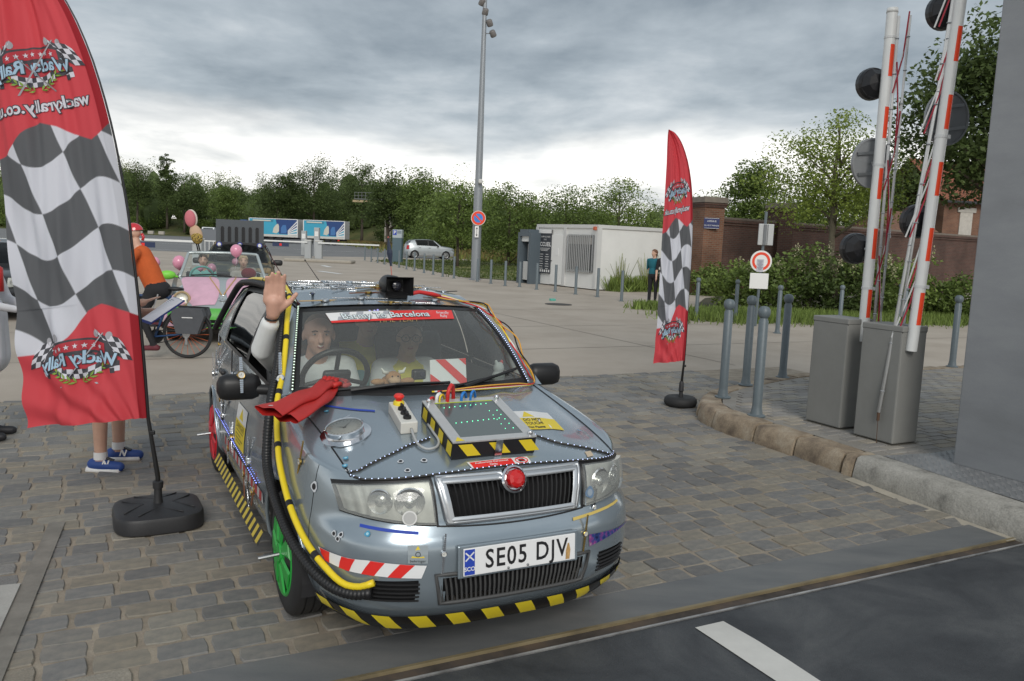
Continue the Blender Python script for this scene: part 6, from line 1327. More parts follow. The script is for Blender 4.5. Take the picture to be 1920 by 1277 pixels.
for i, (px, py, Y, h, lb, r_, k, cl) in enumerate(sky_):
    q = at(px, py, Y); tree('skyline_tree', lb, (q.x, Y, q.z - h), h, r_ * 1.2, h * .2, LM[k], 120, 90, .34, r_ * .24, 40 + i, 'trees on the skyline', tr=.25, hollow=.35)
# trees behind the cabin and the wall
for i, (px, py, Y, h, r_, k, lb) in enumerate([(870, 335, 82, 9.4, 3.4, 2, 'pale green bushy tree directly left of the lamp mast'), (830, 360, 84, 8.0, 3.2, 1, 'mid green bushy tree behind the silver car'), (960, 352, 60, 6.4, 2.6, 1, 'bushy green tree right of the lamp mast above the kiosk'), (1060, 350, 62, 6.5, 3.2, 1, 'bushy green tree behind the cabin door'), (1165, 330, 64, 7.6, 2.6, 2, 'fresh green tree above the blank cabin wall'), (1345, 352, 58, 6.6, 3.2, 1, 'green tree above the brick gate pillar'), (1420, 290, 48, 7.2, 1.5, 1, 'slender young fir like tree above the brick wall'), (1480, 340, 52, 6.6, 3.2, 1, 'green tree behind the brick wall, left of the light tree'), (1590, 330, 54, 7.5, 3.5, 1, 'green tree behind the brick wall, right of the light tree'), (1700, 290, 52, 9.2, 2.0, 0, 'tall dark tree standing between the two booms'), (1650, 330, 56, 7.6, 2.8, 1, 'green tree just left of the tall dark one between the booms')]):
    q = at(px, py, Y); tree('bushy_tree', lb, (q.x, Y, q.z - h), h, r_, h * .08, LM[k], 140, 90, .18, r_ * .24, 80 + i, 'trees behind cabin and wall', tr=.14, rz_=1.0)
# two young trees on the verge beside the silver car
for i, (px, py, lb) in enumerate([(857, 500, 'young leafy tree with a thin trunk on the grass beside the silver car'), ]):
    p = G(px, py); tree('verge_tree', lb, p, 5.4, 2.3, 1.3, LM[1], 90, 40, .24, .36, 130 + i, tr=.09)
# light tree with sparse feathery crown before the wall
p = G(1553, 566); lt = tree('light_tree', 'slender light green tree with an airy crown in front of the brick wall', (p.x, p.y, 0), 7.2, 3.0, 1.9, LM[4], 200, 80, .115, .40, 200, tr=.13, bark=barkl, hollow=.3, low=-.55, stems=26)
# large dark chestnut beside the pillar
q = at(1850, 200, 26); tree('chestnut_tree', 'large dark leaved tree partly hidden behind the grey pillar', (q.x + 1.6, 27, 0), 9.6, 3.3, 3.0, LM[0], 240, 120, .19, .50, 210, tr=.22)
# hedge of single shrubs with pale flower plumes
hl_ = [(1330, 545, 32, 1.2, 'low shrub at the foot of the brick gate pillar'), (1395, 560, 25, 1.5, 'low loose shrub left of the round road sign'), (1455, 545, 24, 1.7, 'flowering shrub with pale plumes right of the round road sign'), (1515, 535, 24, 1.9, 'tall flowering shrub in front of the light tree trunk'), (1575, 545, 23.5, 1.8, 'dense green shrub behind the left barrier cabinet'), (1640, 545, 23.5, 1.7, 'dense shrub seen between left cabinet and booms'), (1700, 550, 24, 1.7, 'dark shrub seen behind the folded boom rods'), (1770, 555, 24, 1.3, 'low shrub left of the grey pillar'), (1830, 560, 24, 1.2, 'low shrub cut by the grey pillar edge')]
plume = leafmat('flower plume', (.50, .47, .30), .3, .2)
for i, (px, py, Y, h, lb) in enumerate(hl_):
    q = at(px, py, Y); R = np.random.default_rng(300 + i); root = thing('shrub', lb, 'shrub', (q.x, Y, 0), 0, 'shrubs along the wall'); P, cc = crown_pts((0, 0, h * .45), (1.15, .9, h * .62), 62, 46, .20, R, -.75, .35); P[:, 2] = np.maximum(P[:, 2], .03); obj('leaves', quads_mesh('leaves', leaf_quads(P, .13, R), LM[(1, 2, 1, 1, 0)[i % 5]]), None, root)
    mb = MB()
    for k in range(6): a = R.uniform(0, 6.28); mb.tube([(0, 0, 0), (.3 * math.cos(a), .25 * math.sin(a), h * .5), (.6 * math.cos(a), .5 * math.sin(a), h * .85)], [.025, .016, .006], 5)
    obj('stems', mb, barkm, root)
    if 1 <= i <= 6:
        t_ = cc[cc[:, 2] > h * .62][:7]; Pp = np.repeat(t_, 26, 0) + R.normal(size=(len(t_) * 26, 3)) * [.05, .05, .10] + [0, -.15, .16]; obj('flower_plumes', quads_mesh('flower_plumes', leaf_quads(Pp, .07, R), plume), None, root)['kind'] = 'stuff'
# ground cover, weeds and long grass
def tufts(name, label, pts, hgt, mat, n, spread, seed, w=.03):
    R = np.random.default_rng(seed); c = np.array(pts, float); P = c[R.integers(0, len(c), n)] + np.c_[R.normal(size=(n, 2)) * spread, np.zeros(n)]; hh = hgt * R.uniform(.4, 1.2, n); a = R.uniform(0, 6.28, n); d = np.c_[np.cos(a), np.sin(a), np.zeros(n)] * w; l = np.c_[R.normal(size=(n, 2)) * .25 * hgt, hh]
    V = np.empty((n, 4, 3)); V[:, 0] = P - d; V[:, 1] = P + d; V[:, 2] = P + l + d * .3; V[:, 3] = P + l - d * .3; V[:, :, 2] = np.maximum(V[:, :, 2], 0); o = obj(name, quads_mesh(name, V.reshape(-1, 3), mat), None); tag(o, label, 'grass', kind='stuff'); return o
gx = []
for i in range(2500):
    x, y = r0.uniform(-11, 26), r0.uniform(36, 92)
    if inside(VERGE, x, y): gx.append((x, y, .02))
straw = leafmat('dry grass', (.22, .17, .065), .35, .3); grn = leafmat('green grass', (.09, .12, .03), .4, .3)
tufts('verge_grass', 'mown green grass blades on the verge', gx, .09, grn, 26000, .5, 1, .035)
dry = [(x, front(x) - 2 + r0.uniform(-6, 5), .0) for x in [r0.uniform(-42, 28) for _ in range(900)]]; tufts('dry_grass', 'long straw coloured grass at the foot of the wooded bank', dry, .8, straw, 20000, 1.0, 2, .08); tufts('rough_grass', 'rough green weeds at the foot of the wooded bank', dry, .65, LM[3], 12000, 1.6, 3, .09)
cs = [A0 + fd * 4.16 + Vector((.84, .542, 0)) * k * .35 + Vector((.15, -.35, 0)) for k in range(2, 14)]; tufts('cabin_weeds', 'wild weeds growing along the blank cabin wall', [tuple(c) for c in cs], .55, LM[2], 1500, .16, 4, .03); tufts('tall_weeds', 'tall thin weeds against the blank cabin wall', [tuple(cs[k]) for k in (1, 5, 6, 9)], 1.3, LM[3], 160, .10, 5, .02)
pw = G(1218, 578); tufts('kerb_weeds', 'clump of weeds at the feet of the woman in teal', [(pw.x, pw.y - .2, 0)], .22, LM[2], 500, .28, 6, .025)
hcover = [(lerp(4.6, 17, t), lerp(21.5, 25.5, t) + r0.uniform(-1.2, .6), 0) for t in [r0.random() for _ in range(400)]]; tufts('hedge_cover', 'low creeping ground cover in front of the shrubs', hcover, .24, LM[2], 26000, .5, 7, .014)
m = MB(); m.add([(4.5, 21.6, .012), (17.5, 24, .012), (20, 33, .012), (9, 33, .012), (7.0, 30, .012)], [(0, 1, 2, 3, 4)]); struct('planting_bed', m, M('bed soil', (.06, .055, .03), .95, var=.4, vs=3))
# steel staircase in the wood
q = at(690, 374, 140); stt = thing('steel_staircase', 'pale galvanised steel stair and landing among the trees', 'staircase', (q.x - .6, 140, 0), -.15); stt.scale = (1., 1., 1); zl = q.z
obj('landing', MB().box((1.0, 0, zl), (5.2, 1.2, .12)), M('zinc', (.20, .21, .21), .6, .2), stt); obj('sand_ledge', MB().box((-.6, .2, zl - .35), (2.6, 1.4, .35)), M('ledge stone', (.42, .33, .2), .9), stt)
for k in range(9): obj('rail_post', MB().box((-1.5 + k * .62, -.6, zl + .55), (.05, .05, 1.1)), MATS['zinc'], stt)
for dz in (.55, 1.1): obj('hand_rail', MB().box((1.0, -.6, zl + dz), (5.2, .05, .05)), MATS['zinc'], stt)
obj('stair_flight', MB().tube([(3.4, -.3, zl), (4.9, -.3, zl - 3.4)], .16, 6), MATS['zinc'], stt); obj('concrete_pier', MB().box((4.3, 0, (zl - 2.) / 2), (1.1, .8, zl - 2.)), M('pier concrete', (.33, .30, .27), .9, var=.15), stt)
# ------------------------------------------------------------------ people: one continuous remeshed body each
skin = M('skin', (.60, .37, .27), .5, var=.06, vs=20); skin2 = M('skin flushed', (.62, .36, .27), .5, var=.06, vs=20); hairb = M('brown hair', (.075, .045, .025), .7, var=.3, vs=60); hairg = M('grey hair', (.20, .17, .14), .7, var=.3, vs=60)
lipm = M('lips', (.40, .13, .11), .5); eyem = M('eye white', (.42, .38, .35), .4); irism = M('iris', (.02, .018, .015), .2); teeth = M('teeth', (.72, .70, .64), .3)
def _cap(mb, a, b, ra, rb):
    a, b = Vector(a), Vector(b); d = b - a
    if d.length < 1e-5: mb.ell(a, ra, 14, 10); return
    n = d.normalized(); L = d.length; P = []; rr = []
    for k in range(5): t = PI / 2 * (1 - k / 4); P.append(a - n * ra * math.sin(t)); rr.append(max(ra * math.cos(t), .0005))
    for k in range(1, 6): t = PI / 2 * k / 5 * 1.0; P.append(b + n * rb * math.sin(t)); rr.append(max(rb * math.cos(t), .0005))
    P.insert(5, b); rr.insert(5, rb); mb.tube(P, rr, 14)
def figure(name, label, prims, mats, vox=.012, loc=(0, 0, 0), parent=None, rz=0., sm=4, cat='person', group=None):
    """prims: (a, b, ra, rb, material index) tapered limbs, or ('e', centre, radii, material index[, R])"""
    mb = MB()
    for p in prims:
        if p[0] == 'e': mb.ell(p[1], p[2], 18, 12, R=p[4] if len(p) > 4 else None)
        else: _cap(mb, *p[:4])
    me = bpy.data.meshes.new(name); me.from_pydata(mb.v, [], mb.f); o = bpy.data.objects.new(name, me); C.objects.link(o)
    md = o.modifiers.new('r', 'REMESH'); md.mode = 'VOXEL'; md.voxel_size = vox; m2 = o.modifiers.new('s', 'SMOOTH'); m2.iterations = sm; m2.factor = .5
    dg = bpy.context.evaluated_depsgraph_get(); nm = bpy.data.meshes.new_from_object(o.evaluated_get(dg)); bpy.data.objects.remove(o)
    n = len(nm.polygons); cen = np.empty(n * 3, 'f'); nm.polygons.foreach_get('center', cen); cen = cen.reshape(-1, 3); best = np.full(n, 1e9); mi = np.zeros(n, 'i')
    for p in prims:
        if p[0] == 'e':
            q = cen - np.array(p[1]); 
            if len(p) > 4: q = q @ np.array(p[4])
            r = np.array(p[2] if hasattr(p[2], '__len__') else (p[2],) * 3); d = (np.linalg.norm(q / r, axis=1) - 1) * r.min(); k = p[3]
        else:
            a, b = np.array(p[0], float), np.array(p[1], float); ab = b - a; t = np.clip(((cen - a) @ ab) / max(ab @ ab, 1e-9), 0, 1); d = np.linalg.norm(cen - a - t[:, None] * ab, axis=1) - (p[2] + (p[3] - p[2]) * t); k = p[4]
        w = d < best; best[w] = d[w]; mi[w] = k
    nm.materials.clear()
    for m_ in mats: nm.materials.append(m_)
    nm.polygons.foreach_set('material_index', mi); nm.polygons.foreach_set('use_smooth', [True] * n); nm.update(); nm.name = name
    ob = bpy.data.objects.new(name, nm); C.objects.link(ob); ob.location = loc; ob.rotation_euler = (0, 0, rz)
    if label: tag(ob, label, cat, group)
    return ob
def head_prims(c, R, s=1., k=0, fat=1.):
    """head about 0.23 tall, looking along R's +x"""
    def T(x, y, z): return tuple(Vector(c) + R @ (Vector((x, y, z)) * s))
    return [('e', T(-.008, 0, .03), (.098 * s, .076 * s * fat, .092 * s), k, R), ('e', T(.018, 0, -.035), (.070 * s, .060 * s * fat, .082 * s), k, R), ('e', T(.052, 0, -.088), (.026 * s, .026 * s * fat, .02 * s), k, R), (T(.085, 0, .012), T(.106, 0, -.025), .009 * s, .015 * s, k), (T(.078, -.03, .038), T(.082, .03, .038), .010 * s, .010 * s, k),
            ('e', T(.055, .038 * fat, -.025), (.025 * s, .022 * s, .025 * s), k, R), ('e', T(.055, -.038 * fat, -.025), (.025 * s, .022 * s, .025 * s), k, R), ('e', T(-.01, .078 * fat, -.005), (.016 * s, .010 * s, .032 * s), k, R), ('e', T(-.01, -.078 * fat, -.005), (.016 * s, .010 * s, .032 * s), k, R)]
def face_parts(ob, c, R, s=1., smile=False, glasses=False):
    T = lambda x, y, z: Vector(c) + R @ (Vector((x, y, z)) * s)
    for y in (-.031, .031):
        e = obj('eye', MB().ell(T(.073, y, .012), (.010 * s, .012 * s, .0055 * s), 10, 8, R=R), eyem, ob, smooth=True); obj('iris', MB().ell(T(.080, y, .012), .0050 * s, 8, 6), irism, e)
        obj('brow', MB().tube([T(.088, y * .55, .030), T(.089, y, .033), T(.078, y * 1.55, .027)], .0036 * s, 5), hairb, ob)
    mo = obj('mouth', MB().tube([T(.066, -.026, -.054 + (.008 if smile else 0)), T(.083, -.012, -.058), T(.087, 0, -.060), T(.083, .012, -.058), T(.066, .026, -.054 + (.008 if smile else 0))], [.003, .006, .0065, .006, .003], 6), lipm, ob, smooth=True)
    if smile: obj('teeth', MB().tube([T(.076, -.018, -.052), T(.0905, 0, -.0545), T(.076, .018, -.052)], .0048 * s, 6), teeth, mo)
    if glasses:
        mb = MB()
        for y in (-.034, .034): mb.tube([T(.097, y + .026 * math.cos(t), .010 + .023 * math.sin(t)) for t in np.linspace(0, 6.283, 17)[:-1]], .0028 * s, 5, closed=True)
        mb.tube([T(.099, -.009, .014), T(.101, 0, .017), T(.099, .009, .014)], .0025 * s, 5)
        for y in (-1, 1): mb.tube([T(.096, y * .060, .014), T(.0, y * .083, .014)], .0025 * s, 5)
        obj('glasses', mb, blk, ob)
def hair_cap(ob, c, R, mat, s=1., front=.35, back=-.06, thick=1.07, fat=1.):
    """hair shell over the skull"""
    T = lambda x, y, z: Vector(c) + R @ (Vector((x, y, z)) * s); mb = MB(); nu, nv = 28, 10; r1 = random.Random(4)
    def fn(a, b):
        an = 2 * PI * a; lowz = lerp(front, back / .09 - .2, .5 - .5 * math.cos(an)); zt = lerp(1., lowz, b); zz = max(min(zt, 1), -1.2); rr = math.sqrt(max(0, 1 - min(zz, 1) ** 2)) if zz > -.3 else .95
        w = 1 + .02 * math.sin(an * 9 + b * 5); return T(-.008 + .098 * thick * rr * math.cos(an) * w, .076 * fat * thick * rr * math.sin(an) * w, .03 + .092 * thick * zz)
    mb.grid(fn, nu, nv); return obj('hair', mb, mat, ob, smooth=True)
def hand_prims(w, d, up, side, k, s=1., spread=.12, curl=.1):
    """open hand: wrist w, finger direction d, palm normal up, thumb side 'side'"""
    w, d, up, side = Vector(w), Vector(d).normalized(), Vector(up).normalized(), Vector(side).normalized(); P = [(tuple(w), tuple(w + d * .05 * s), .026 * s, .030 * s, k)]
    base = w + d * .05 * s
    for i, (o, L, r) in enumerate(((.030, .070, .0085), (.010, .080, .009), (-.010, .074, .0088), (-.029, .058, .0075))):
        b = base + side * o * s + d * .040 * s; dd = (d + side * spread * (o * 30)).normalized(); P.append((tuple(base + side * o * .9 * s), tuple(b), .015 * s, .0115 * s, k)); m_ = b + dd * L * .5 * s; P.append((tuple(b), tuple(m_), (r + .002) * s, r * s, k)); P.append((tuple(m_), tuple(m_ + (dd + up * curl * 2).normalized() * L * .5 * s), r * s, r * .85 * s, k))
    t0 = w + d * .02 * s + side * .022 * s; t1 = t0 + (side * .75 + d * .65).normalized() * .048 * s; P += [(tuple(t0), tuple(t1), .016 * s, .012 * s, k), (tuple(t1), tuple(t1 + (side * .55 + d * .85).normalized() * .04 * s), .0115 * s, .009 * s, k)]
    return P
I3 = Matrix.Identity(3)
wsh = M('white tee', (.80, .82, .81), .85, var=.05, vs=12, bump=.1, bs=25); ysh = M('yellow tee', (.78, .70, .13), .85, var=.08, vs=12); denim = M('dark trousers', (.03, .035, .05), .9)
def in_car(ob): ob.matrix_world = CM @ ob.matrix_world
# driver, arm raised out of the window
hc = cpl(598, 628, 1, -.36); hc = Vector((hc.x, hc.y, hc.z)); Rh = Matrix.Rotation(-.12, 3, 'Z')
sh = hc + Vector((-.06, 0, -.215)); wr = cpl(512, 588, 1, -.72); tip = cpl(517, 506, 1, -.72); el = cpl(492, 655, 1, -.74); el.x -= .0
pr = head_prims(hc, Rh, 1.06, 0, 1.08) + [(tuple(hc + Vector((-.03, 0, -.08))), tuple(sh + Vector((0, 0, .05))), .062, .068, 0), ('e', tuple(sh + Vector((-.02, 0, -.12))), (.13, .225, .21), 1), ('e', tuple(sh + Vector((0, 0, -.36))), (.15, .21, .2), 1), (tuple(sh + Vector((-.02, -.17, .0))), tuple(sh + Vector((-.02, .18, .0))), .075, .075, 1), (tuple(sh + Vector((0, -.18, -.02))), tuple(el), .07, .060, 1), (tuple(el), tuple(el.lerp(wr, .72)), .062, .050, 1), (tuple(el.lerp(wr, .7)), tuple(wr), .036, .027, 0), (tuple(sh + Vector((0, .19, -.02))), tuple(sh + Vector((.12, .24, -.24))), .065, .05, 1), (tuple(sh + Vector((.12, .24, -.24))), tuple(sh + Vector((.34, .12, -.16))), .042, .03, 0),
      (tuple(sh + Vector((0, -.1, -.5))), tuple(sh + Vector((.42, -.12, -.46))), .10, .08, 2), (tuple(sh + Vector((0, .1, -.5))), tuple(sh + Vector((.42, .1, -.46))), .10, .08, 2), (tuple(sh + Vector((.42, -.12, -.46))), tuple(sh + Vector((.7, -.1, -.62))), .07, .05, 2), (tuple(sh + Vector((.42, .1, -.46))), tuple(sh + Vector((.7, .1, -.62))), .07, .05, 2)]
vdir = (CI.to_3x3() @ (Vector((0, 0, CH_)) - (CM @ wr))).normalized(); hd_ = (tip - wr).normalized(); sd_ = hd_.cross(vdir).normalized()
right_px = CI.to_3x3() @ Vector(_r); sd_ = sd_ if sd_.dot(right_px) > 0 else -sd_
pr += hand_prims(wr, hd_, vdir, sd_, 0, (tip - wr).length / .175, .06, .12)
drv = figure('person', 'smiling driver in a white tee waving a raised hand out of the window', pr, [skin2, wsh, denim], .0075, sm=3); face_parts(drv, hc, Rh, 1.06, True); hair_cap(drv, hc, Rh, M('cropped hair', (.30, .20, .14), .7, var=.2, vs=60), 1.06, .80, -.01, 1.015, 1.08); obj('wrist_band', MB().tube([wr.lerp(el, .12) + (sd_ * math.cos(t) + sd_.cross(hd_) * math.sin(t)) * .034 for t in np.linspace(0, 6.283, 17)[:-1]], .006, 6, closed=True), black, drv, smooth=True); in_car(drv)
# passenger with glasses
hc = cpl(768, 634, 0, -1.36); Rh = Matrix.Rotation(-.25, 3, 'Z'); sh = hc + Vector((-.06, 0, -.205))
pr = head_prims(hc, Rh, .98, 0, 1.02) + [(tuple(hc + Vector((-.03, 0, -.08))), tuple(sh + Vector((0, 0, .05))), .056, .06, 0), ('e', tuple(sh + Vector((-.01, 0, -.13))), (.13, .20, .20), 1), ('e', tuple(sh + Vector((0.03, 0, -.36))), (.17, .20, .2), 1), (tuple(sh + Vector((-.02, -.16, .0))), tuple(sh + Vector((-.02, .16, .0))), .068, .068, 2), (tuple(sh + Vector((0, -.17, -.02))), tuple(sh + Vector((.05, -.22, -.28))), .068, .055, 2), (tuple(sh + Vector((0, .17, -.02))), tuple(sh + Vector((.05, .22, -.28))), .068, .055, 2), ('e', tuple(sh + Vector((.03, -.13, -.2))), (.12, .085, .22), 2), ('e', tuple(sh + Vector((.03, .13, -.2))), (.12, .085, .22), 2), (tuple(sh + Vector((.05, -.22, -.28))), tuple(sh + Vector((.28, -.08, -.34))), .045, .035, 0), (tuple(sh + Vector((.05, .22, -.28))), tuple(sh + Vector((.28, .08, -.34))), .045, .035, 0), (tuple(sh + Vector((0, -.1, -.48))), tuple(sh + Vector((.40, -.1, -.46))), .10, .08, 3), (tuple(sh + Vector((0, .1, -.48))), tuple(sh + Vector((.40, .1, -.46))), .10, .08, 3)]
pas = figure('person', 'front passenger with glasses, white shirt over a yellow top', pr, [skin, ysh, wsh, denim], .010, sm=3); face_parts(pas, hc, Rh, .98, False, True); hair_cap(pas, hc, Rh, hairb, .98, .62, -.05, 1.06); in_car(pas)
# rear passenger
hc = cpl(690, 602, 0, -1.62); Rh = Matrix.Rotation(-.1, 3, 'Z'); sh = hc + Vector((-.05, 0, -.21))
pr = head_prims(hc, Rh, 1., 0, 1.) + [(tuple(hc + Vector((-.03, 0, -.08))), tuple(sh + Vector((0, 0, .05))), .056, .06, 0), ('e', tuple(sh + Vector((-.01, 0, -.14))), (.12, .19, .21), 1), ('e', tuple(sh + Vector((0.02, 0, -.36))), (.14, .18, .2), 1), (tuple(sh + Vector((-.02, -.16, .0))), tuple(sh + Vector((-.02, .16, .0))), .066, .066, 1), (tuple(sh + Vector((0, -.18, -.02))), tuple(sh + Vector((.05, -.22, -.28))), .062, .05, 1), (tuple(sh + Vector((0, .18, -.02))), tuple(sh + Vector((.05, .22, -.28))), .062, .05, 1), (tuple(sh + Vector((.05, -.22, -.28))), tuple(sh + Vector((.25, -.1, -.36))), .042, .03, 0), (tuple(sh + Vector((.05, .22, -.28))), tuple(sh + Vector((.25, .1, -.36))), .042, .03, 0), (tuple(sh + Vector((0, -.1, -.48))), tuple(sh + Vector((.36, -.1, -.46))), .09, .07, 2), (tuple(sh + Vector((0, .1, -.48))), tuple(sh + Vector((.36, .1, -.46))), .09, .07, 2)]
rea = figure('person', 'rear seat passenger in a yellow tee with a pale blue chest print', pr, [skin, ysh, denim], .011, sm=3); face_parts(rea, hc, Rh, 1.); hair_cap(rea, hc, Rh, hairb, 1., .5, -.05)
obj('chest_print', MB().grid(lambda a, b: sh + Vector((.125 - .035 * abs(2 * a - 1) ** 2 + .004, (2 * a - 1) * .10, -.17 + .10 * (b - .5) + .012 * math.sin(a * 9))), 8, 4), M('tee print', (.22, .42, .45), .8), rea); in_car(rea)
# plush cow, striped board, camera on the dash
def onplane(px, py, x): return cpl(px, py, 0, x)
c = onplane(737, 708, -.46); c.z = max(c.z, .97); plm = M('plush tan', (.42, .22, .10), .95, var=.2, vs=60, bump=.3, bs=200)
cw = figure('plush_cow', 'tan plush cow with white horns sitting on the dashboard', [('e', tuple(c), (.035, .045, .036), 0), ('e', tuple(c + Vector((.03, 0, -.012))), (.026, .034, .022), 1), ('e', tuple(c + Vector((-.03, 0, -.03))), (.05, .06, .04), 0), ('e', tuple(c + Vector((.0, -.085, -.02))), (.022, .04, .018), 0), ('e', tuple(c + Vector((.0, .085, -.02))), (.022, .04, .018), 0)], [plm, M('plush muzzle', (.55, .36, .22), .95)], .005, cat='plush toy')
mb = MB()
for s_ in (-1, 1): mb.tube([c + Vector((0, s_ * .03, .028)), c + Vector((.005, s_ * .055, .032)), c + Vector((.005, s_ * .068, .055))], [.012, .010, .003], 8)
obj('horns', mb, M('horn cloth', (.7, .68, .62), .9), cw, smooth=True)
for s_ in (-1, 1): obj('eye', MB().ell(c + Vector((.034, s_ * .016, .012)), .005, 8, 6), irism, cw)
in_car(cw)
xq = -.42; q4 = [onplane(806, 675, xq), onplane(873, 672, xq + .02), onplane(875, 718, xq + .05), onplane(807, 722, xq + .03)]
bdm = obj('striped_board', MB().add(q4 + [p + Vector((-.008, 0, 0)) for p in q4], [(0, 1, 2, 3), (7, 6, 5, 4), (0, 4, 5, 1), (1, 5, 6, 2), (2, 6, 7, 3), (3, 7, 4, 0)]), whp, None); tag(bdm, 'white board with red diagonal stripes standing behind the windscreen', 'warning board')
Tq = lambda a, b: (q4[3].lerp(q4[2], a)).lerp(q4[0].lerp(q4[1], a), b) + Vector((.002, 0, .0005)); mb = MB(); quad_on(mb, [(.15, 1), (.42, 1), (1, .18), (1, 0), (.82, 0)], Tq); quad_on(mb, [(0, .45), (0, .0), (.38, .0)], Tq); quad_on(mb, [(.80, 1), (1, 1), (1, .72)], Tq); obj('board_stripes', mb, redr, bdm); in_car(bdm)
cc_ = onplane(785, 702, -.46); dc = obj('dash_camera', MB().rbox(cc_, (.05, .075, .055), .012), black, None); obj('camera_lens', MB().lathe([(.017, .025), (.014, .034), (.001, .035)], 16, 0, o=cc_ + Vector((0, .012, .005)), ax='X'), M('lens glass', (.03, .03, .05), .08), dc); tag(dc, 'small black camera on the dashboard beside the striped board', 'camera'); in_car(dc)
wq = onplane(935, 690, -.50); tp = figure('plush_toy', 'small white plush figure at the far corner of the dashboard', [('e', tuple(wq), (.03, .032, .034), 0), ('e', tuple(wq + Vector((0, 0, -.05))), (.035, .04, .04), 0), ('e', tuple(wq + Vector((0, .018, .034))), (.01, .01, .016), 1), ('e', tuple(wq + Vector((0, -.018, .034))), (.01, .01, .016), 0)], [M('plush white', (.55, .58, .56), .95), redp], .005, cat='plush toy'); in_car(tp)
# red rubber gauntlets on the bonnet edge
def glove(pts, widths, label, dz, fingers, order):
    P = [cpl(x, y, 2, z_ + dz) for x, y, z_ in pts]; prims = []
    d = (P[-1] - P[-2]).normalized(); nz_ = Vector((.16, 0, .98)); sd = d.cross(nz_).normalized()
    mb = MB(); n = len(P); V = []; k = 16
    Q = spl([tuple(p) for p in P], 14); Wd = np.interp(np.linspace(0, 1, 14), np.linspace(0, 1, n), widths)
    for i in range(14):
        t_ = Vector(Q[min(i + 1, 13)] - Q[max(i - 1, 0)]).normalized(); s_ = t_.cross(nz_).normalized(); u_ = s_.cross(t_)
        for j in range(k): a = 2 * PI * j / k; wv = 1 + .05 * math.sin(3 * a + i); V.append(Vector(Q[i]) + s_ * math.cos(a) * Wd[i] * wv + u_ * (math.sin(a) * .018 + .006 * math.sin(5 * math.cos(a) + i * .9)))
    mb.add(V, [(i * k + j, i * k + (j + 1) % k, (i + 1) * k + (j + 1) % k, (i + 1) * k + j) for i in range(13) for j in range(k)] + [tuple(range(13 * k, 14 * k))])
    return mb, P, d, sd, nz_
gm = M('red rubber', (.50, .022, .018), .55, var=.12, vs=9, bump=.12, bs=40)
glv = thing('rubber_gauntlets', 'pair of long red rubber gloves lying across the bonnet edge below the windscreen', 'gloves', (0, 0, 0)); glv.matrix_world = CM
for gi, (pts, wd_, dz) in enumerate((([(503, 772, .945), (540, 756, .955), (578, 740, .962), (606, 724, .97), (616, 718, .972)], [.070, .060, .052, .044, .048], .030), ([(535, 784, .935), (568, 768, .945), (600, 748, .957), (624, 726, .965), (634, 720, .965)], [.066, .057, .05, .042, .046], .008))):
    mb, P, d, sd, nz_ = glove(pts, wd_, '', dz, 4, 0); base = P[-1]
    for i in range(4):
        o = (-.030 + .020 * i); b0 = base + sd * o; L = (.085, .10, .095, .075)[i]; mb.tube([b0 - d * .015, b0 + d * L * .4 + nz_ * .016, b0 + d * L * .8 + nz_ * .006 + sd * o * .2, b0 + d * L + nz_ * -.012], [.0125, .0125, .011, .007], 9)
    mb.tube([base - d * .05 + sd * .035, base - d * .01 + sd * .062 + nz_ * .008, base + d * .025 + sd * .06], [.015, .012, .007], 9); obj('glove', mb, gm, glv, smooth=True)
    if gi == 0: obj('maker_mark', MB().lathe([(.012, .0), (.001, .001)], 10, 0, o=P[0] + d * .03 + nz_ * .0225, cap=False), M('mark pale', (.6, .45, .45), .6), glv)

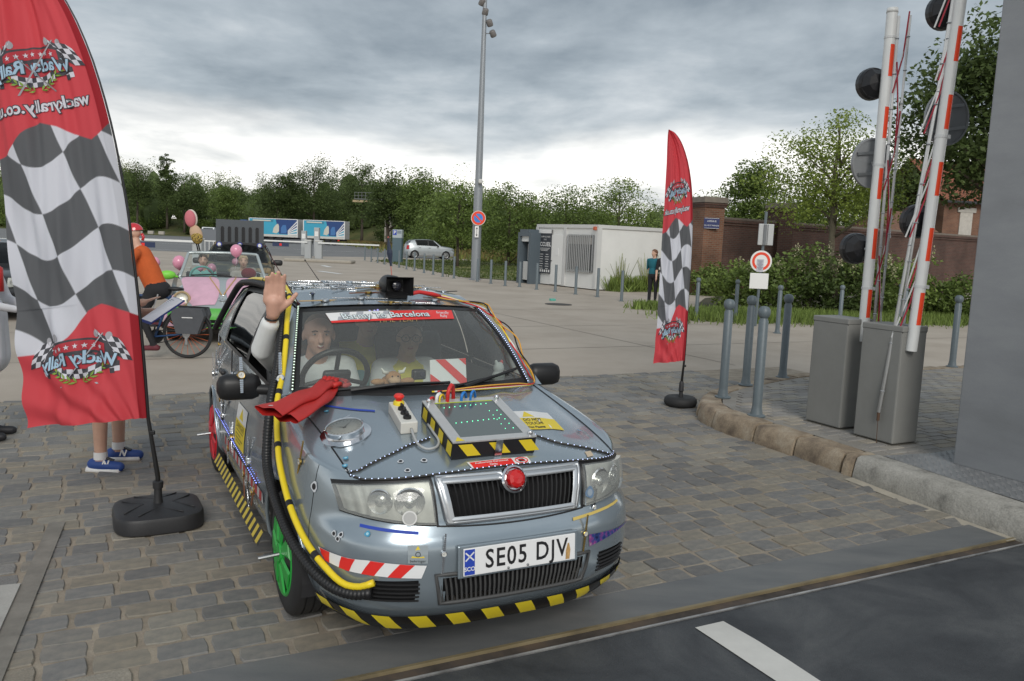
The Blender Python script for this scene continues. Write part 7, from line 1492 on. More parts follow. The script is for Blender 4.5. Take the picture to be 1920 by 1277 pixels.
# ------------------------------------------------------------------ standing people
def stand(name_label, P, rz, mats, prims_extra=None, h=1.72, arms=None, vox=.014, legs='long', k=dict(skin=0, top=1, leg=2, shoe=3), head_yaw=0., hair=None, stride=.0, cat_group=None, face_=False, fat=1., legsep=.1):
    """mats: skin, top, legs, shoes ; local +x = facing"""
    s = h / 1.72; z = lambda v: v * s; pr = []; Rh = Matrix.Rotation(head_yaw, 3, 'Z'); hc = Vector((.02, 0, z(1.60)))
    pr += head_prims(hc, Rh, s * 1.0, 0) + [((0, 0, z(1.42)), (.01, 0, z(1.52)), .058, .055, 0), ('e', (0, 0, z(1.26)), (.12 * fat, .185 * fat, z(.20)), 1), ('e', (0, 0, z(1.03)), (.125 * fat, .165 * fat, z(.18)), 1), ((0, -.15, z(1.38)), (0, .15, z(1.38)), .065, .065, 1), ('e', (0, 0, z(.92)), (.125 * fat, .175 * fat, z(.13)), 2)]
    for sd_, fx in ((-1, stride), (1, -stride)):
        pr += [((0, sd_ * legsep * .9, z(.88)), (fx * .5, sd_ * legsep, z(.48)), .088 * fat, .062, 2), ((fx * .5, sd_ * legsep, z(.48)), (fx, sd_ * legsep, z(.09)), .058, .040, 2 if legs == 'long' else 0), ((fx - .05, sd_ * legsep, z(.045)), (fx + .14, sd_ * (legsep + .02), z(.035)), .045, .036, 3)]
    for sd_ in (-1, 1):
        a = (arms or {}).get(sd_, [(0, sd_ * .21, z(1.37)), (-.01, sd_ * .25, z(1.08)), (.06, sd_ * .26, z(.84))]); pr += [(a[0], a[1], .056, .046, 1), (a[1], Vector(a[1]).lerp(Vector(a[2]), .95), .043, .03, a[3] if len(a) > 3 else 0)]
        if len(a) <= 4: dd = (Vector(a[2]) - Vector(a[1])).normalized(); pr += hand_prims(a[2], dd, (1, 0, .2), Vector((1, 0, 0)) if abs(dd.x) < .8 else Vector((0, -sd_, 0)), 0, 1., .05, .5)
    if prims_extra: pr += prims_extra(z)
    ob = figure('person', name_label, pr, mats, vox, P, None, rz, group=cat_group)
    if face_: face_parts(ob, hc, Rh, s)
    if hair: hair_cap(ob, hc, Rh, hair, s, .55, -.09, 1.07)
    return ob
shoebl = M('blue shoe', (.02, .06, .24), .6); shoek = M('black shoe', (.012, .012, .015), .6)
# official with a clipboard behind the large flag
p = (G(205, 890) + G(228, 864)) / 2; RZ = .05
cl = at(305, 578, 5.75); hl = at(268, 572, 5.75); ofp = Vector((p.x - .04, p.y, 0)); L_ = lambda P: Matrix.Rotation(-RZ, 3, 'Z') @ (Vector(P) - ofp - Vector((0, 0, .02)))
h1 = L_(hl)
ofc = stand('person in dark shorts and blue trainers writing on a clipboard behind the large flag', (ofp.x, ofp.y, .02), RZ, [skin, M('navy top', (.03, .035, .06), .85), M('navy shorts', (.025, .03, .05), .85), shoebl], h=1.74, arms={-1: [(0, -.20, 1.39), (.08, -.24, 1.12), tuple(h1 + Vector((-.04, -.03, .0)))], 1: [(0, .20, 1.39), (.12, .24, 1.10), tuple(h1 + Vector((.03, .16, -.06)))]}, legs='short', hair=hairb, face_=True, legsep=.15, vox=.010)
for y in (-.15, .15):
    sg = -1; mb = MB(); x0 = .05
    def TN(a, b, off): return Vector((x0 + a, y + sg * (.0385 + off), .062 + b))
    V = [(-.034, -.028), (-.022, -.028), (-.012, .006), (.004, -.028), (.016, -.028), (.034, .028), (.022, .028), (.012, -.006), (-.004, .028), (-.016, .028)]
    mb.add([TN(a * .9, b * .9, .006) for a, b in V], [(0, 1, 2, 8, 9), (2, 3, 7, 8), (3, 4, 5, 6, 7)]); obj('shoe_letter', mb, wht, ofc)
    obj('shoe_sole', MB().tube([(-.09, y, .012), (.0, y, .012), (.15, y + (.02 if y > 0 else -.02), .014)], [.046, .044, .042], 10), wht, ofc, smooth=True).scale = (1, 1, .62); obj('sock', MB().lathe([(.047, .085), (.046, .14)], 16, 0, o=(0, y, 0), cap=False), wht, ofc, smooth=True); obj('laces', MB().rbox((.055, y, .088), (.08, .035, .012), .005, Matrix.Rotation(.35, 3, 'Y')), black, ofc)
cb = thing('clipboard', 'blue clipboard with a white sheet held out beside the large flag', 'clipboard', cl - Vector((.0, 0, .012)), 0.)
qd = [at(262, 600, 5.62), at(282, 607, 5.55), at(347, 563, 5.72), at(325, 556, 6.02)]; qd = [v - (cl - Vector((0, 0, .012))) for v in qd]; dz = Vector((0, 0, -.008))
obj('board', MB().add(qd + [v + dz for v in qd], [(0, 1, 2, 3), (7, 6, 5, 4), (0, 4, 5, 1), (1, 5, 6, 2), (2, 6, 7, 3), (3, 7, 4, 0)]), M('board blue', (.03, .05, .22), .5), cb); ce = sum(qd, Vector()) / 4; pp_ = obj('paper', MB().add([ce + (v - ce) * .93 + Vector((0, 0, .004)) for v in qd], [(0, 1, 2, 3)]), M('paper', (.74, .74, .78), .7), cb)
mb = MB(); T = lambda a, b: (qd[0].lerp(qd[3], a)).lerp(qd[1].lerp(qd[2], a), b) + Vector((0, 0, .0055))
for k in range(6): quad_on(mb, [(.86 - .05 * k, .15), (.875 - .05 * k, .15), (.875 - .05 * k, .8 - .2 * (k % 2)), (.86 - .05 * k, .8 - .2 * (k % 2))], T)
obj('paper_lines', mb, M('ink', (.1, .1, .16), .7), pp_); obj('pen', MB().cyl(qd[0].lerp(qd[3], .35) + Vector((0, .02, .02)), qd[0].lerp(qd[3], .5) + Vector((-.02, .06, .09)), .005, 6), M('pen pale', (.6, .58, .55), .4), cb)
# person in a white coat at the left edge
pc = G(-22, 826); coat = M('white coat', (.66, .67, .70), .85, var=.05, vs=8, bump=.1, bs=14)
wc = stand('person in a long white coat with a red scarf at the left edge', (pc.x, pc.y, .02), .25, [skin, coat, M('navy trousers', (.02, .022, .035), .9), shoek], lambda z: [((0, -.05, z(1.0)), (0, -.07, z(.66)), .15, .16, 1), ((0, .05, z(1.0)), (0, .07, z(.66)), .15, .16, 1)], h=1.74, arms={-1: [(0, -.20, 1.38), (.06, -.27, 1.12), (.28, -.12, 1.06), 1, 1], 1: [(0, .20, 1.38), (.08, .26, 1.12), (.28, .08, 1.06), 1, 1]}, hair=hairb, face_=True)
obj('scarf', MB().tube([(.05, -.20, 1.44), (.13, -.12, 1.36), (.15, -.14, 1.20)], [.05, .06, .045], 10), redp, wc, smooth=True)
# woman in teal and companion
p = G(1222, 572); tl = stand('woman in a teal sweatshirt and black leggings standing by the slim post', (p.x, p.y, 0), -2.2, [skin, M('teal sweat', (.012, .13, .17), .85), M('black leggings', (.012, .012, .016), .8), shoek], h=1.72, arms={-1: [(0, -.2, 1.38), (-.10, -.26, 1.12), (-.12, -.06, 1.0)], 1: [(0, .2, 1.38), (-.08, .26, 1.12), (-.12, .06, 1.02)]}, head_yaw=-.5, hair=M('auburn hair', (.14, .065, .035), .7), vox=.016)
obj('hair_tail', MB().tube([(-.09, 0, 1.62), (-.13, 0, 1.55), (-.10, 0, 1.42)], [.03, .035, .015], 8), MATS['auburn hair'], tl, smooth=True)
p = G(1243, 574); stand('person in black beside the woman in teal, mostly hidden by the smaller flag', (p.x, p.y, 0), -1.7, [skin, M('black tee', (.015, .015, .018), .85), M('black leggings', (.012, .012, .016), .8), shoek], h=1.76, hair=hairb, vox=.018)

# ------------------------------------------------------------------ cyclist and bicycle passing in front of the pink car
hub = at(352, 627, 11.1); bz = .34; bike = thing('bicycle', 'dark blue bicycle with orange spokes and a grey pannier, wheeling left past the pink car', 'bicycle', (hub.x, hub.y, 0), PI + .06)      # local +x = riding direction
bf = M('bike blue', (.02, .06, .16), .4); osp = M('orange spoke', (.62, .14, .05), .5)
for wx in (0, 1.06):
    w = bpy.data.objects.new('wheel', None); C.objects.link(w); w.parent = bike; w.location = (wx, 0, bz)
    obj('tyre', MB().tube([(.315 * math.cos(t), 0, .315 * math.sin(t)) for t in np.linspace(0, 2 * PI, 49)[:-1]], .021, 8, closed=True), rubber, w, smooth=True); obj('rim', MB().lathe([(.292, -.012), (.30, -.012), (.30, .012), (.292, .012), (.292, -.012)], 40, 0, ax='Y', cap=False), M('rim dark', (.04, .04, .045), .4, .5), w)
    for k in range(20): a = 2 * PI * k / 20; obj('spoke', MB().cyl((.025 * math.cos(a + .6), (-1) ** k * .02, .025 * math.sin(a + .6)), (.293 * math.cos(a), 0, .293 * math.sin(a)), .0032, 4), osp, w)
    obj('hub', MB().cyl((0, -.05, 0), (0, .05, 0), .028, 12), alu, w)
bb = Vector((.44, 0, .29)); st0 = Vector((.22, 0, .86)); hdn = Vector((.88, 0, .86)); mb = MB()
for a, b, r in ((bb, st0, .018), (bb, Vector((.90, 0, .74)), .02), (st0 * .94 + bb * .06, hdn, .018), (Vector((.86, 0, .95)), Vector((.93, 0, .70)), .019)): mb.cyl(a, b, r, 8)
for s_ in (-.045, .045): mb.cyl((0, s_, bz), bb + Vector((0, s_ * .5, 0)), .010, 6); mb.cyl((0, s_, bz), st0 + Vector((.03, s_ * .4, -.12)), .009, 6); mb.cyl((1.06, s_, bz), (.93, s_ * .8, .70), .012, 6)
obj('frame', mb, bf, bike); obj('saddle', MB().ell((.18, 0, .95), (.14, .07, .03), 12, 8), black, bike, smooth=True); obj('seat_post', MB().cyl(st0, (.19, 0, .94), .014, 8), alu, bike); obj('handlebar', MB().tube([(.80, -.28, 1.04), (.86, -.2, 1.03), (.86, 0, .99), (.86, .2, 1.03), (.80, .28, 1.04)], .013, 8).cyl((.86, 0, .95), (.86, 0, 1.0), .016, 8), black, bike, smooth=True)
mb = MB(); mb.lathe([(.095, -.004), (.095, .004), (.08, .004)], 24, 0, o=bb + Vector((0, -.06, 0)), ax='Y'); cr_ = obj('chainring', mb, black, bike)
for s_ in (-1, 1): obj('crank', MB().cyl(bb + Vector((0, s_ * .07, 0)), bb + Vector((-s_ * .04, s_ * .09, s_ * .165)), .011, 6).box(bb + Vector((-s_ * .04, s_ * .14, s_ * .165)), (.09, .10, .02)), black, bike)
obj('chain', MB().tube([(0, .05, bz + .04), bb + Vector((0, .06, .095)), bb + Vector((.095, .06, 0)), bb + Vector((0, .06, -.095)), (0, .05, bz - .05)], .006, 5), black, bike); obj('rear_mech', MB().rbox((-.0, .06, .25), (.04, .03, .12), .01).lathe([(.05, -.01), (.05, .01)], 16, 0, o=(0, .06, bz), ax='Y'), alu, bike)
obj('rack', MB().tube([(.2, 0, .72), (-.28, 0, .71)], .01, 6).cyl((-.05, .05, .71), (0, .05, bz), .006, 5), black, bike); obj('mudguard', MB().tube([(.345 * math.cos(t), 0, bz + .345 * math.sin(t)) for t in np.linspace(.2, 2.7, 16)], .014, 6), black, bike)
pg = M('pannier grey', (.07, .075, .085), .7, var=.15, vs=12)
for s_ in (-1, 1): pn = obj('pannier', MB().add([(x, s_ * y, z) for y in (.05, .17) for x, z in ((-.24, .70), (.14, .70), (.17, .60), (.10, .36), (-.18, .36), (-.27, .60))], [(0, 1, 2, 3, 4, 5), (11, 10, 9, 8, 7, 6)] + [(i, (i + 1) % 6, 6 + (i + 1) % 6, 6 + i) for i in range(6)]), pg, bike); obj('reflective_strip', MB().box((-.05, s_ * .1725, .58), (.14, .003, .012)), wht, pn)
orange = M('orange jumper', (.52, .10, .02), .85, var=.12, vs=12, bump=.15, bs=20); hip = Vector((.42, 0, .98)); shd = Vector((.62, 0, 1.43)); hc = Vector((.71, 0, 1.66)); Rh = Matrix.Rotation(.15, 3, 'Y')
pr = head_prims(hc, Rh, 1., 0) + [(tuple(shd + Vector((.03, 0, .04))), tuple(hc + Vector((-.03, 0, -.07))), .058, .055, 0), (tuple(hip), tuple(hip.lerp(shd, .5)), .145, .15, 1), (tuple(hip.lerp(shd, .5)), tuple(shd - Vector((.03, 0, .03))), .15, .12, 1), (tuple(shd + Vector((0, -.16, -.02))), tuple(shd + Vector((0, .16, -.02))), .07, .07, 1), ('e', tuple(hip + Vector((-.03, 0, -.05))), (.17, .18, .14), 2)]
for s_, kn, an in ((-1, Vector((.66, 0, .74)), Vector((.44, 0, .50))), (1, Vector((.58, 0, .60)), Vector((.42, 0, .20)))):
    y = Vector((0, s_ * .11, 0)); pr += [(tuple(hip + y * .8 + Vector((0, 0, -.05))), tuple(kn + y), .105, .07, 2), (tuple(kn + y), tuple(an + y), .06, .042, 2), (tuple(an + y + Vector((-.05, 0, -.05))), tuple(an + y + Vector((.15, 0, -.06))), .042, .036, 3)]
    pr += [(tuple(shd + Vector((0, s_ * .18, -.02))), tuple(shd + Vector((.10, s_ * .26, -.26))), .058, .05, 1), (tuple(shd + Vector((.10, s_ * .26, -.26))), (.80, s_ * .26, 1.08), .048, .032, 1)] + hand_prims((.79, s_ * .26, 1.08), (1, 0, -.3), (0, 0, -1), (0, -s_, 0), 0, .95, .03, .8)
cy = figure('person', 'cyclist in an orange jumper, black shorts and shiny red helmet riding the bicycle', pr, [skin, orange, M('black shorts', (.015, .015, .018), .85), M('wine shoe', (.12, .02, .03), .7)], .013, (hub.x, hub.y, 0), None, PI + .06); face_parts(cy, hc, Rh, 1.)
mb = MB(); mb.grid(lambda a, b: hc + Rh @ Vector((-.01 + .128 * math.sin(b * 1.5) * math.cos(2 * PI * a), .092 * math.sin(b * 1.5) * math.sin(2 * PI * a), .04 + .115 * math.cos(b * 1.5))), 28, 8); hm = obj('helmet', mb, M('helmet red', (.55, .02, .03), .15, coat=.7), cy, smooth=True); obj('helmet_peak', MB().tube([hc + Rh @ Vector((.12, -.06, .05)), hc + Rh @ Vector((.14, 0, .05)), hc + Rh @ Vector((.12, .06, .05))], .012, 6), MATS['helmet red'], hm)
mb = MB(); mb.tube([hc + Rh @ Vector((-.115, .0, .0)), hc + Rh @ Vector((-.13, 0, -.05)), hc + Rh @ Vector((-.11, 0, -.09))], .02, 8); obj('helmet_dial', mb, MATS['helmet red'], hm, smooth=True)
# ------------------------------------------------------------------ the pink and green decorated convertible
BO = Vector((-4.72, 13.25, 0)); BY = -1.235
bt = thing('convertible_car', 'silver open topped rounded car painted with pink petals and a green bumper', 'car', BO, BY); BMx = Matrix.Translation(BO) @ Matrix.Rotation(BY, 4, 'Z')
silv = M('silver paint', (.42, .47, .47), .3, .35, coat=.4); pinkp = M('pink paint', (.66, .40, .50), .6, var=.12, vs=6); greenp = M('green paint', (.10, .42, .07), .5, var=.15, vs=8); orap = M('ochre line', (.50, .32, .14), .6)
def bh(a, b, off=0.):
    y = a * lerp(.50, .70, b); x = lerp(.74 - .16 * a * a, -.46 - .16 * a * a, b); z = lerp(.56, .985, math.sin(b * PI / 2) ** .85) - .05 * a * a * (1 - .6 * b) + off; return Vector((x + off * (1 - b), y, z))
obj('bonnet', MB().grid(lambda a, b: bh(2 * a - 1, b), 24, 20), silv, bt, smooth=True)
for s_ in (-1, 1):
    for wx, nm in ((0, 'front_wing'), (-2.5, 'rear_wing')):
        mb = MB(); mb.grid(lambda a, b: Vector((wx + .52 * math.cos(PI * a) * (1 - .0 * b), s_ * (.48 + .38 * math.sin(PI / 2 * b) ** .8), RW + .50 * math.sin(PI * a) * math.cos(PI / 2 * b * .88) ** .6 - .02)), 24, 10); mb.grid(lambda a, b: Vector((wx + lerp(.52, .345, b) * math.cos(PI * a), s_ * .86, RW - .02 + lerp(.50 * .34, .345, b) * math.sin(PI * a))), 24, 2); obj(nm, mb, silv if nm != 'front_wing' else pinkp, bt, smooth=True)
        w = wheel(bt, wx, s_, alu); w.location.y = s_ * .74
    obj('door', MB().grid(lambda a, b: Vector((lerp(-.45, -2.1, a), s_ * (.76 + .06 * math.sin(PI * b)), lerp(.25, .97, b))), 10, 6), silv, bt, smooth=True); obj('running_board', MB().rbox((-1.25, s_ * .80, .24), (1.6, .10, .08), .03), black, bt)
    c = Vector((.36, s_ * .60, .665)); R_ = Matrix.Rotation(-.35, 3, 'Y') @ Matrix.Rotation(s_ * .18, 3, 'Z'); hl = obj('headlamp', MB().lathe([(.135, -.08), (.135, .03), (.115, .045), (.10, .035)], 28, 0, o=c, ax='X', cap=False, R=R_), M('lamp rim ochre', (.45, .33, .18), .5), bt, smooth=True, sharp=40)
    obj('reflector', MB().lathe([(.112, .0), (.06, -.02), (.001, -.03)], 24, 0, o=c, ax='X', cap=False, R=R_), MATS['lamp reflector'], hl, smooth=True); obj('bulb', MB().ell(c + R_ @ Vector((.015, 0, 0)), .035, 10, 8), M('lamp glow', (.8, .8, .7), .3, emit=(1, .95, .8), est=1.2), hl); obj('lens', MB().lathe([(.11, .035), (.07, .06), (.001, .07)], 24, 0, o=c, ax='X', cap=False, R=R_), glass('clear lens', (.92, .92, .9), 1.), hl, smooth=True)
    mb = MB()
    for k in range(1): mb.grid(lambda a, b: bh(s_ * lerp(.08 + .14 * abs(2 * b - 1) ** 3, 1.0 - .14 * (2 * b - 1) ** 4, a), lerp(.06, .93, b), .006), 14, 14)
    obj('petal', mb, pinkp, bt, smooth=True); obj('petal_line', MB().tube([bh(s_ * lerp(.03, .30, math.sin(t * 1.57)), lerp(.25, .9, t), .008) for t in np.linspace(0, 1, 12)], .011, 5), orap, bt)
    obj('indicator', MB().rbox(Vector((.80, s_ * .32, .46)), (.05, .12, .07), .01), M('white indicator', (.8, .8, .76), .3), bt)
    obj('door_mirror', MB().ell((-.52, s_ * .86, 1.0), (.07, .13, .075), 14, 10).tube([(-.52, s_ * .70, .97), (-.52, s_ * .80, .99)], .02, 6), M('lime paint', (.20, .62, .06), .45), bt, smooth=True)
bp_ = lambda a, z, off=0: Vector((.84 - .30 * abs(2 * a - 1) ** 2.2 + off - .10 * ((z - .42) / .17) ** 2, (2 * a - 1) * .80, z))
obj('bumper', MB().grid(lambda a, b: bp_(a, lerp(.40, .57, b)), 24, 6), greenp, bt, smooth=True); obj('lower_bumper', MB().grid(lambda a, b: bp_(a, lerp(.16, .40, b), -.02), 24, 4), black, bt, smooth=True)
for z in (.34, .27): obj('bumper_line', MB().tube([bp_(a, z, .0) for a in np.linspace(.06, .94, 20)], .010, 5), greenp, bt)
ec = bh(0, .16, .014); R_ = Matrix.Rotation(-.75, 3, 'Y'); em = obj('emblem', MB().lathe([(.062, 0), (.062, .008), (.054, .008)], 28, 0, o=ec, ax='X', R=R_), silv, bt); mb = MB(); mb.tube([ec + R_ @ Vector((.011, .058 * math.cos(t), .058 * math.sin(t))) for t in np.linspace(0, 6.283, 25)[:-1]], .005, 5, closed=True)
for P in ([(-.026, .050), (0, .008), (.026, .050)], [(-.052, .020), (-.026, -.048), (0, .0), (.026, -.048), (.052, .020)]): mb.tube([ec + R_ @ Vector((.012, y, z)) for y, z in P], .005, 5)
obj('emblem_letters', mb, chrome, em)
bw_ = lambda u, v: Vector((lerp(-.50 - .13 * u * u, -.98 - .08 * u * u, v), u * lerp(.68, .56, v), lerp(.985 - .02 * u * u, 1.375 - .015 * u * u, v)))
obj('windscreen', MB().grid(lambda a, b: bw_(2 * a - 1, b), 16, 10), glass('convertible glass', (.85, .92, .91), 1., 1.5, .05), bt, smooth=True)
obj('windscreen_frame', MB().tube([bw_(-1, v) for v in np.linspace(-.03, .97, 8)] + [bw_(u, 1) for u in np.linspace(-.97, .97, 14)] + [bw_(1, v) for v in np.linspace(.97, -.03, 8)], .026, 8), silv, bt, smooth=True); obj('scuttle', MB().tube([bw_(u, -.02) for u in np.linspace(-.95, .95, 12)], .02, 6), black, bt)
obj('wiper', MB().tube([bw_(.2, .01) + Vector((.03, 0, .01)), bw_(-.2, .06) + Vector((.02, 0, .02)), bw_(-.75, .02) + Vector((.03, 0, .02))], .012, 5), black, bt); obj('rear_view_mirror', MB().rbox(bw_(0, .93) + Vector((-.06, 0, -.06)), (.04, .22, .10), .02), black, bt)
obj('cabin_tub', MB().box((-1.35, 0, .45), (1.9, 1.3, .4)).box((-2.35, 0, .72), (.5, 1.3, .5)), dark, bt); obj('tail', MB().grid(lambda a, b: Vector((-2.25 - .9 * math.sin(b * PI / 2), (2 * a - 1) * lerp(.72, .5, b), .35 + .62 * math.cos(b * PI / 2) ** .7)), 16, 10), silv, bt, smooth=True)
for y in (-.34, .34): obj('seat', MB().rbox((-1.75, y, .80), (.14, .46, .62), .05, Matrix.Rotation(-.25, 3, 'Y')), M('beige seat', (.30, .27, .24), .8), bt, smooth=True, sharp=50)
R_ = Matrix.Rotation(math.radians(-60), 3, 'Y'); c = Vector((-.98, -.34, .98)); obj('steering_wheel', MB().tube([c + R_ @ Vector((.18 * math.cos(t), .18 * math.sin(t), 0)) for t in np.linspace(0, 6.283, 25)[:-1]], .018, 7, closed=True), M('aqua wheel', (.18, .50, .46), .6), bt, smooth=True)
teal_c = M('aqua cloth', (.20, .48, .44), .85)
for y, lb, tp, hr in ((-.34, 'driver of the pink petalled open car in an aqua top', teal_c, hairb), (.34, 'passenger of the pink petalled open car holding a dark red cushion', M('cream top', (.50, .45, .40), .85), M('fair hair', (.42, .30, .18), .7))):
    hc = Vector((-1.52, y, 1.22)); sh = hc + Vector((-.05, 0, -.23)); pr = head_prims(hc, I3, 1., 0) + [(tuple(sh), tuple(hc + Vector((-.02, 0, -.08))), .058, .055, 0), ('e', tuple(sh + Vector((0, 0, -.14))), (.12, .18, .22), 1), (tuple(sh + Vector((0, -.15, 0))), tuple(sh + Vector((0, .15, 0))), .062, .062, 1)]
    for s_ in (-1, 1): pr += [(tuple(sh + Vector((0, s_ * .17, 0))), tuple(sh + Vector((.16, s_ * .22, -.22))), .056, .045, 1), (tuple(sh + Vector((.16, s_ * .22, -.22))), tuple(sh + Vector((.40, s_ * .14, -.08))), .042, .03, 0)] + hand_prims(sh + Vector((.40, s_ * .14, -.08)), (1, 0, .4), (0, 0, 1), (0, -s_, 0), 0, .9, .03, .6)
    ob = figure('person', lb, pr, [skin, tp], .016); face_parts(ob, hc, I3, 1.); hair_cap(ob, hc, I3, hr, 1., .45, -.10, 1.10); ob.matrix_world = BMx @ ob.matrix_world
cu = obj('cushion', MB().ell((-1.02, .42, 1.03), (.10, .13, .10), 14, 10), M('dark red plush', (.22, .02, .03), .95, bump=.4, bs=60)); tag(cu, 'dark red plush cushion held by the passenger of the open car', 'cushion'); cu.matrix_world = BMx
balp = M('balloon pink', (.72, .30, .42), .25, coat=.3)
def balloon(P, r, lb):
    o = thing('balloon', lb, 'balloon', P); obj('skin', MB().lathe([(.001, r * 1.12)] + [(r * math.sin(t), r * 1.1 * math.cos(t)) for t in np.linspace(.15, 2.5, 14)] + [(r * .18, -r * 1.18), (r * .05, -r * 1.26)], 22, 0, cap=False), balp, o, smooth=True); obj('knot', MB().lathe([(r * .05, -r * 1.25), (r * .12, -r * 1.36), (.001, -r * 1.36)], 10), balp, o); obj('ribbon', MB().tube([(0, 0, -r * 1.36), (.01, 0, -r * 1.8), (-.01, .01, -r * 2.4)], .003, 4), wht, o)
for (px, py, Y, r, lb) in ((443, 470, 13.25, .092, 'pink balloon tied at the top corner of the open car windscreen'), (290, 492, 13.7, .085, 'pink balloon beside the cyclist at the edge of the open car'), (336, 492, 14.3, .11, 'large pink balloon behind the windscreen on the driver side'), (376, 503, 14.2, .05, 'small pink balloon behind the middle of the windscreen'), (397, 503, 14.2, .075, 'round pink balloon between the two people in the open car'), (441, 491, 14.2, .055, 'small pink balloon behind the passenger of the open car')): balloon(at(px, py, Y), r, lb)
# two oval ornaments on a stick over the open car
for (px, py, lb, mats, tilt) in ((358, 410, 'pink padded oval ornament with a pale rim above the open car', (M('coral pad', (.55, .16, .19), .8), M('pale rim', (.62, .55, .48), .7)), -.1), (368, 440, 'tan oval ornament with a leopard spotted lower half above the open car', (M('tan pad', (.52, .36, .24), .8), noise_mix('leopard', [(.05, .035, .015), (.35, .24, .05), (.42, .30, .07)], 40, 3, .8, pos=[.42, .5, .6])), -.35)):
    P = at(px, py, 14.3); o = thing('oval_ornament', lb, 'ornament', P); R_ = Matrix.Rotation(tilt, 3, 'Y')
    if 'pink' in lb: obj('pad', MB().ell((0, -.03, 0), (.095, .06, .145), 18, 12, R=R_), mats[0], o, smooth=True); obj('rim', MB().ell((.004, .01, 0), (.108, .05, .16), 18, 12, R=R_), mats[1], o, smooth=True); obj('stick', MB().cyl((0, .04, -.1), (.02, .3, -.62), .012, 8), black, o)
    else: obj('pad', MB().ell((0, 0, .015), (.105, .07, .16), 18, 12, R=R_), mats[0], o, smooth=True); obj('spotted_end', MB().ell(R_ @ Vector((0, -.02, -.055)), (.098, .066, .115), 18, 12, R=R_), mats[1], o, smooth=True); obj('stick', MB().cyl((0, .05, -.1), (.02, .25, -.5), .012, 8), black, o)
# ------------------------------------------------------------------ camouflaged car with a mock grille board on its roof
camo = noise_mix('camouflage paint', [(.035, .04, .035), (.06, .07, .05), (.24, .17, .09), (.27, .20, .11)], 1.7, 2, .6, pos=[.44, .46, .54, .56])
_mp = at(521, 494, 20.6); _fw, _lf = Vector((math.cos(-1.3), math.sin(-1.3), 0)), Vector((-math.sin(-1.3), math.cos(-1.3), 0)); _co = _mp + _fw * .66 * 1.05 - _lf * .90 * 1.05; ccar = thing('camouflaged_car', 'brown and grey camouflaged car following behind the pink petalled one', 'car', (_co.x, _co.y, 0), -1.3); ccar.scale = (1.05, 1.05, 1.06); shell(ccar, camo, gl=glass('far glass', (.5, .55, .55), 1.0, 1.5))
brd = thing('mock_grille_board', 'dark board with six slots and three round badges standing on the camouflaged car', 'board', at(450, 467, 20.55), -1.3 + PI / 2); brd.scale = (1.22, 1.22, 1.22)
bgm = M('board slate', (.075, .085, .095), .6); mb = MB(); sl = []
slots = [-.34 + .135 * k for k in range(6)]
obj('upper_panel', MB().box((0, .02, .36), (.93, .04, .46)), bgm, brd); obj('lower_panel', MB().add([(x, y, z) for y in (-.03, .03) for x, z in ((-.46, .13), (.46, .13), (.46, -.02), (.36, -.16), (-.36, -.16), (-.46, -.02))], [(5, 4, 3, 2, 1, 0), (6, 7, 8, 9, 10, 11)] + [(i, (i + 1) % 6, 6 + (i + 1) % 6, 6 + i) for i in range(6)]), M('board black', (.015, .015, .016), .5), brd)
for x in slots: obj('slot', MB().prism([(x - .035, .14), (x + .035, .14), (x + .035, .42), (x + .02, .45), (x - .02, .45), (x - .035, .42)], -.006, -.002, T=lambda a, b, c: (a, c, b)), dark, brd); obj('slot_edge', MB().tube([(x - .037, -.008, .14), (x - .037, -.008, .42), (x - .02, -.008, .452), (x + .02, -.008, .452), (x + .037, -.008, .42), (x + .037, -.008, .14)], .004, 5), M('slot grey', (.11, .12, .13), .5), brd)
for x in (-.40, .0, .385): bdg = obj('round_badge', MB().lathe([(.052, -.036), (.052, -.030)], 20, 0, o=(x, 0, .085), ax='Y'), M('badge blue', (.03, .05, .35), .5), brd); obj('badge_centre', MB().lathe([(.034, -.0385), (.034, -.036)], 20, 0, o=(x, 0, .085), ax='Y'), wht, bdg)
for x in (-.40, .40): obj('marker_lamp', MB().rbox((x, -.035, -.005), (.06, .012, .025), .004), M('marker cream', (.6, .55, .45), .5), brd)
# ------------------------------------------------------------------ silver people carrier, dark car at the left edge, white van
p = at(757, 484, 72); mv = thing('silver_estate_car', 'silver people carrier parked behind the pay terminal', 'car', (p.x + 3.16 * 1.13 * math.cos(.32), 72 + 3.16 * 1.13 * math.sin(.32), 0), .32); mv.scale = (1.13, 1.1, 1.17); shell(mv, M('silver grey paint', (.40, .43, .45), .35, .4, coat=.3), gl=glass('dark glass', (.15, .17, .17), 1., 1.5))
dk = thing('dark_parked_car', 'dark car at the far left edge, glimpsed beside the large flag', 'car', (-9.55, 14.9, 0), -1.15); shell(dk, M('black paint', (.012, .013, .014), .2, coat=.6), gl=MATS['dark glass'])
q = at(387, 441, 132); vn = thing('white_van', 'white van facing the camera far off behind the ornaments', 'van', (q.x, 132, 0), -PI / 2 + .2)
vp = [(0, .35), (.1, .8), (.25, 1.0), (.95, 1.15), (1.7, 2.0), (2.0, 2.12), (4.8, 2.1), (4.9, .35)]; vw = M('van white', (.72, .73, .73), .4)
obj('body', MB().prism([(-x, z) for x, z in vp], -.95, .95, T=lambda a, b, c: (a, c, b)), vw, vn); obj('windscreen', MB().add([(-1.0, -.82, 1.22), (-1.0, .82, 1.22), (-1.66, .72, 1.98), (-1.66, -.72, 1.98)], [(0, 1, 2, 3)]), M('van glass', (.06, .07, .075), .1), vn).location = (.03, 0, .02); obj('front_grille', MB().box((-.04, 0, .62), (.12, 1.3, .22)), black, vn); obj('bumper', MB().rbox((.0, 0, .36), (.2, 1.9, .24), .05), black, vn)
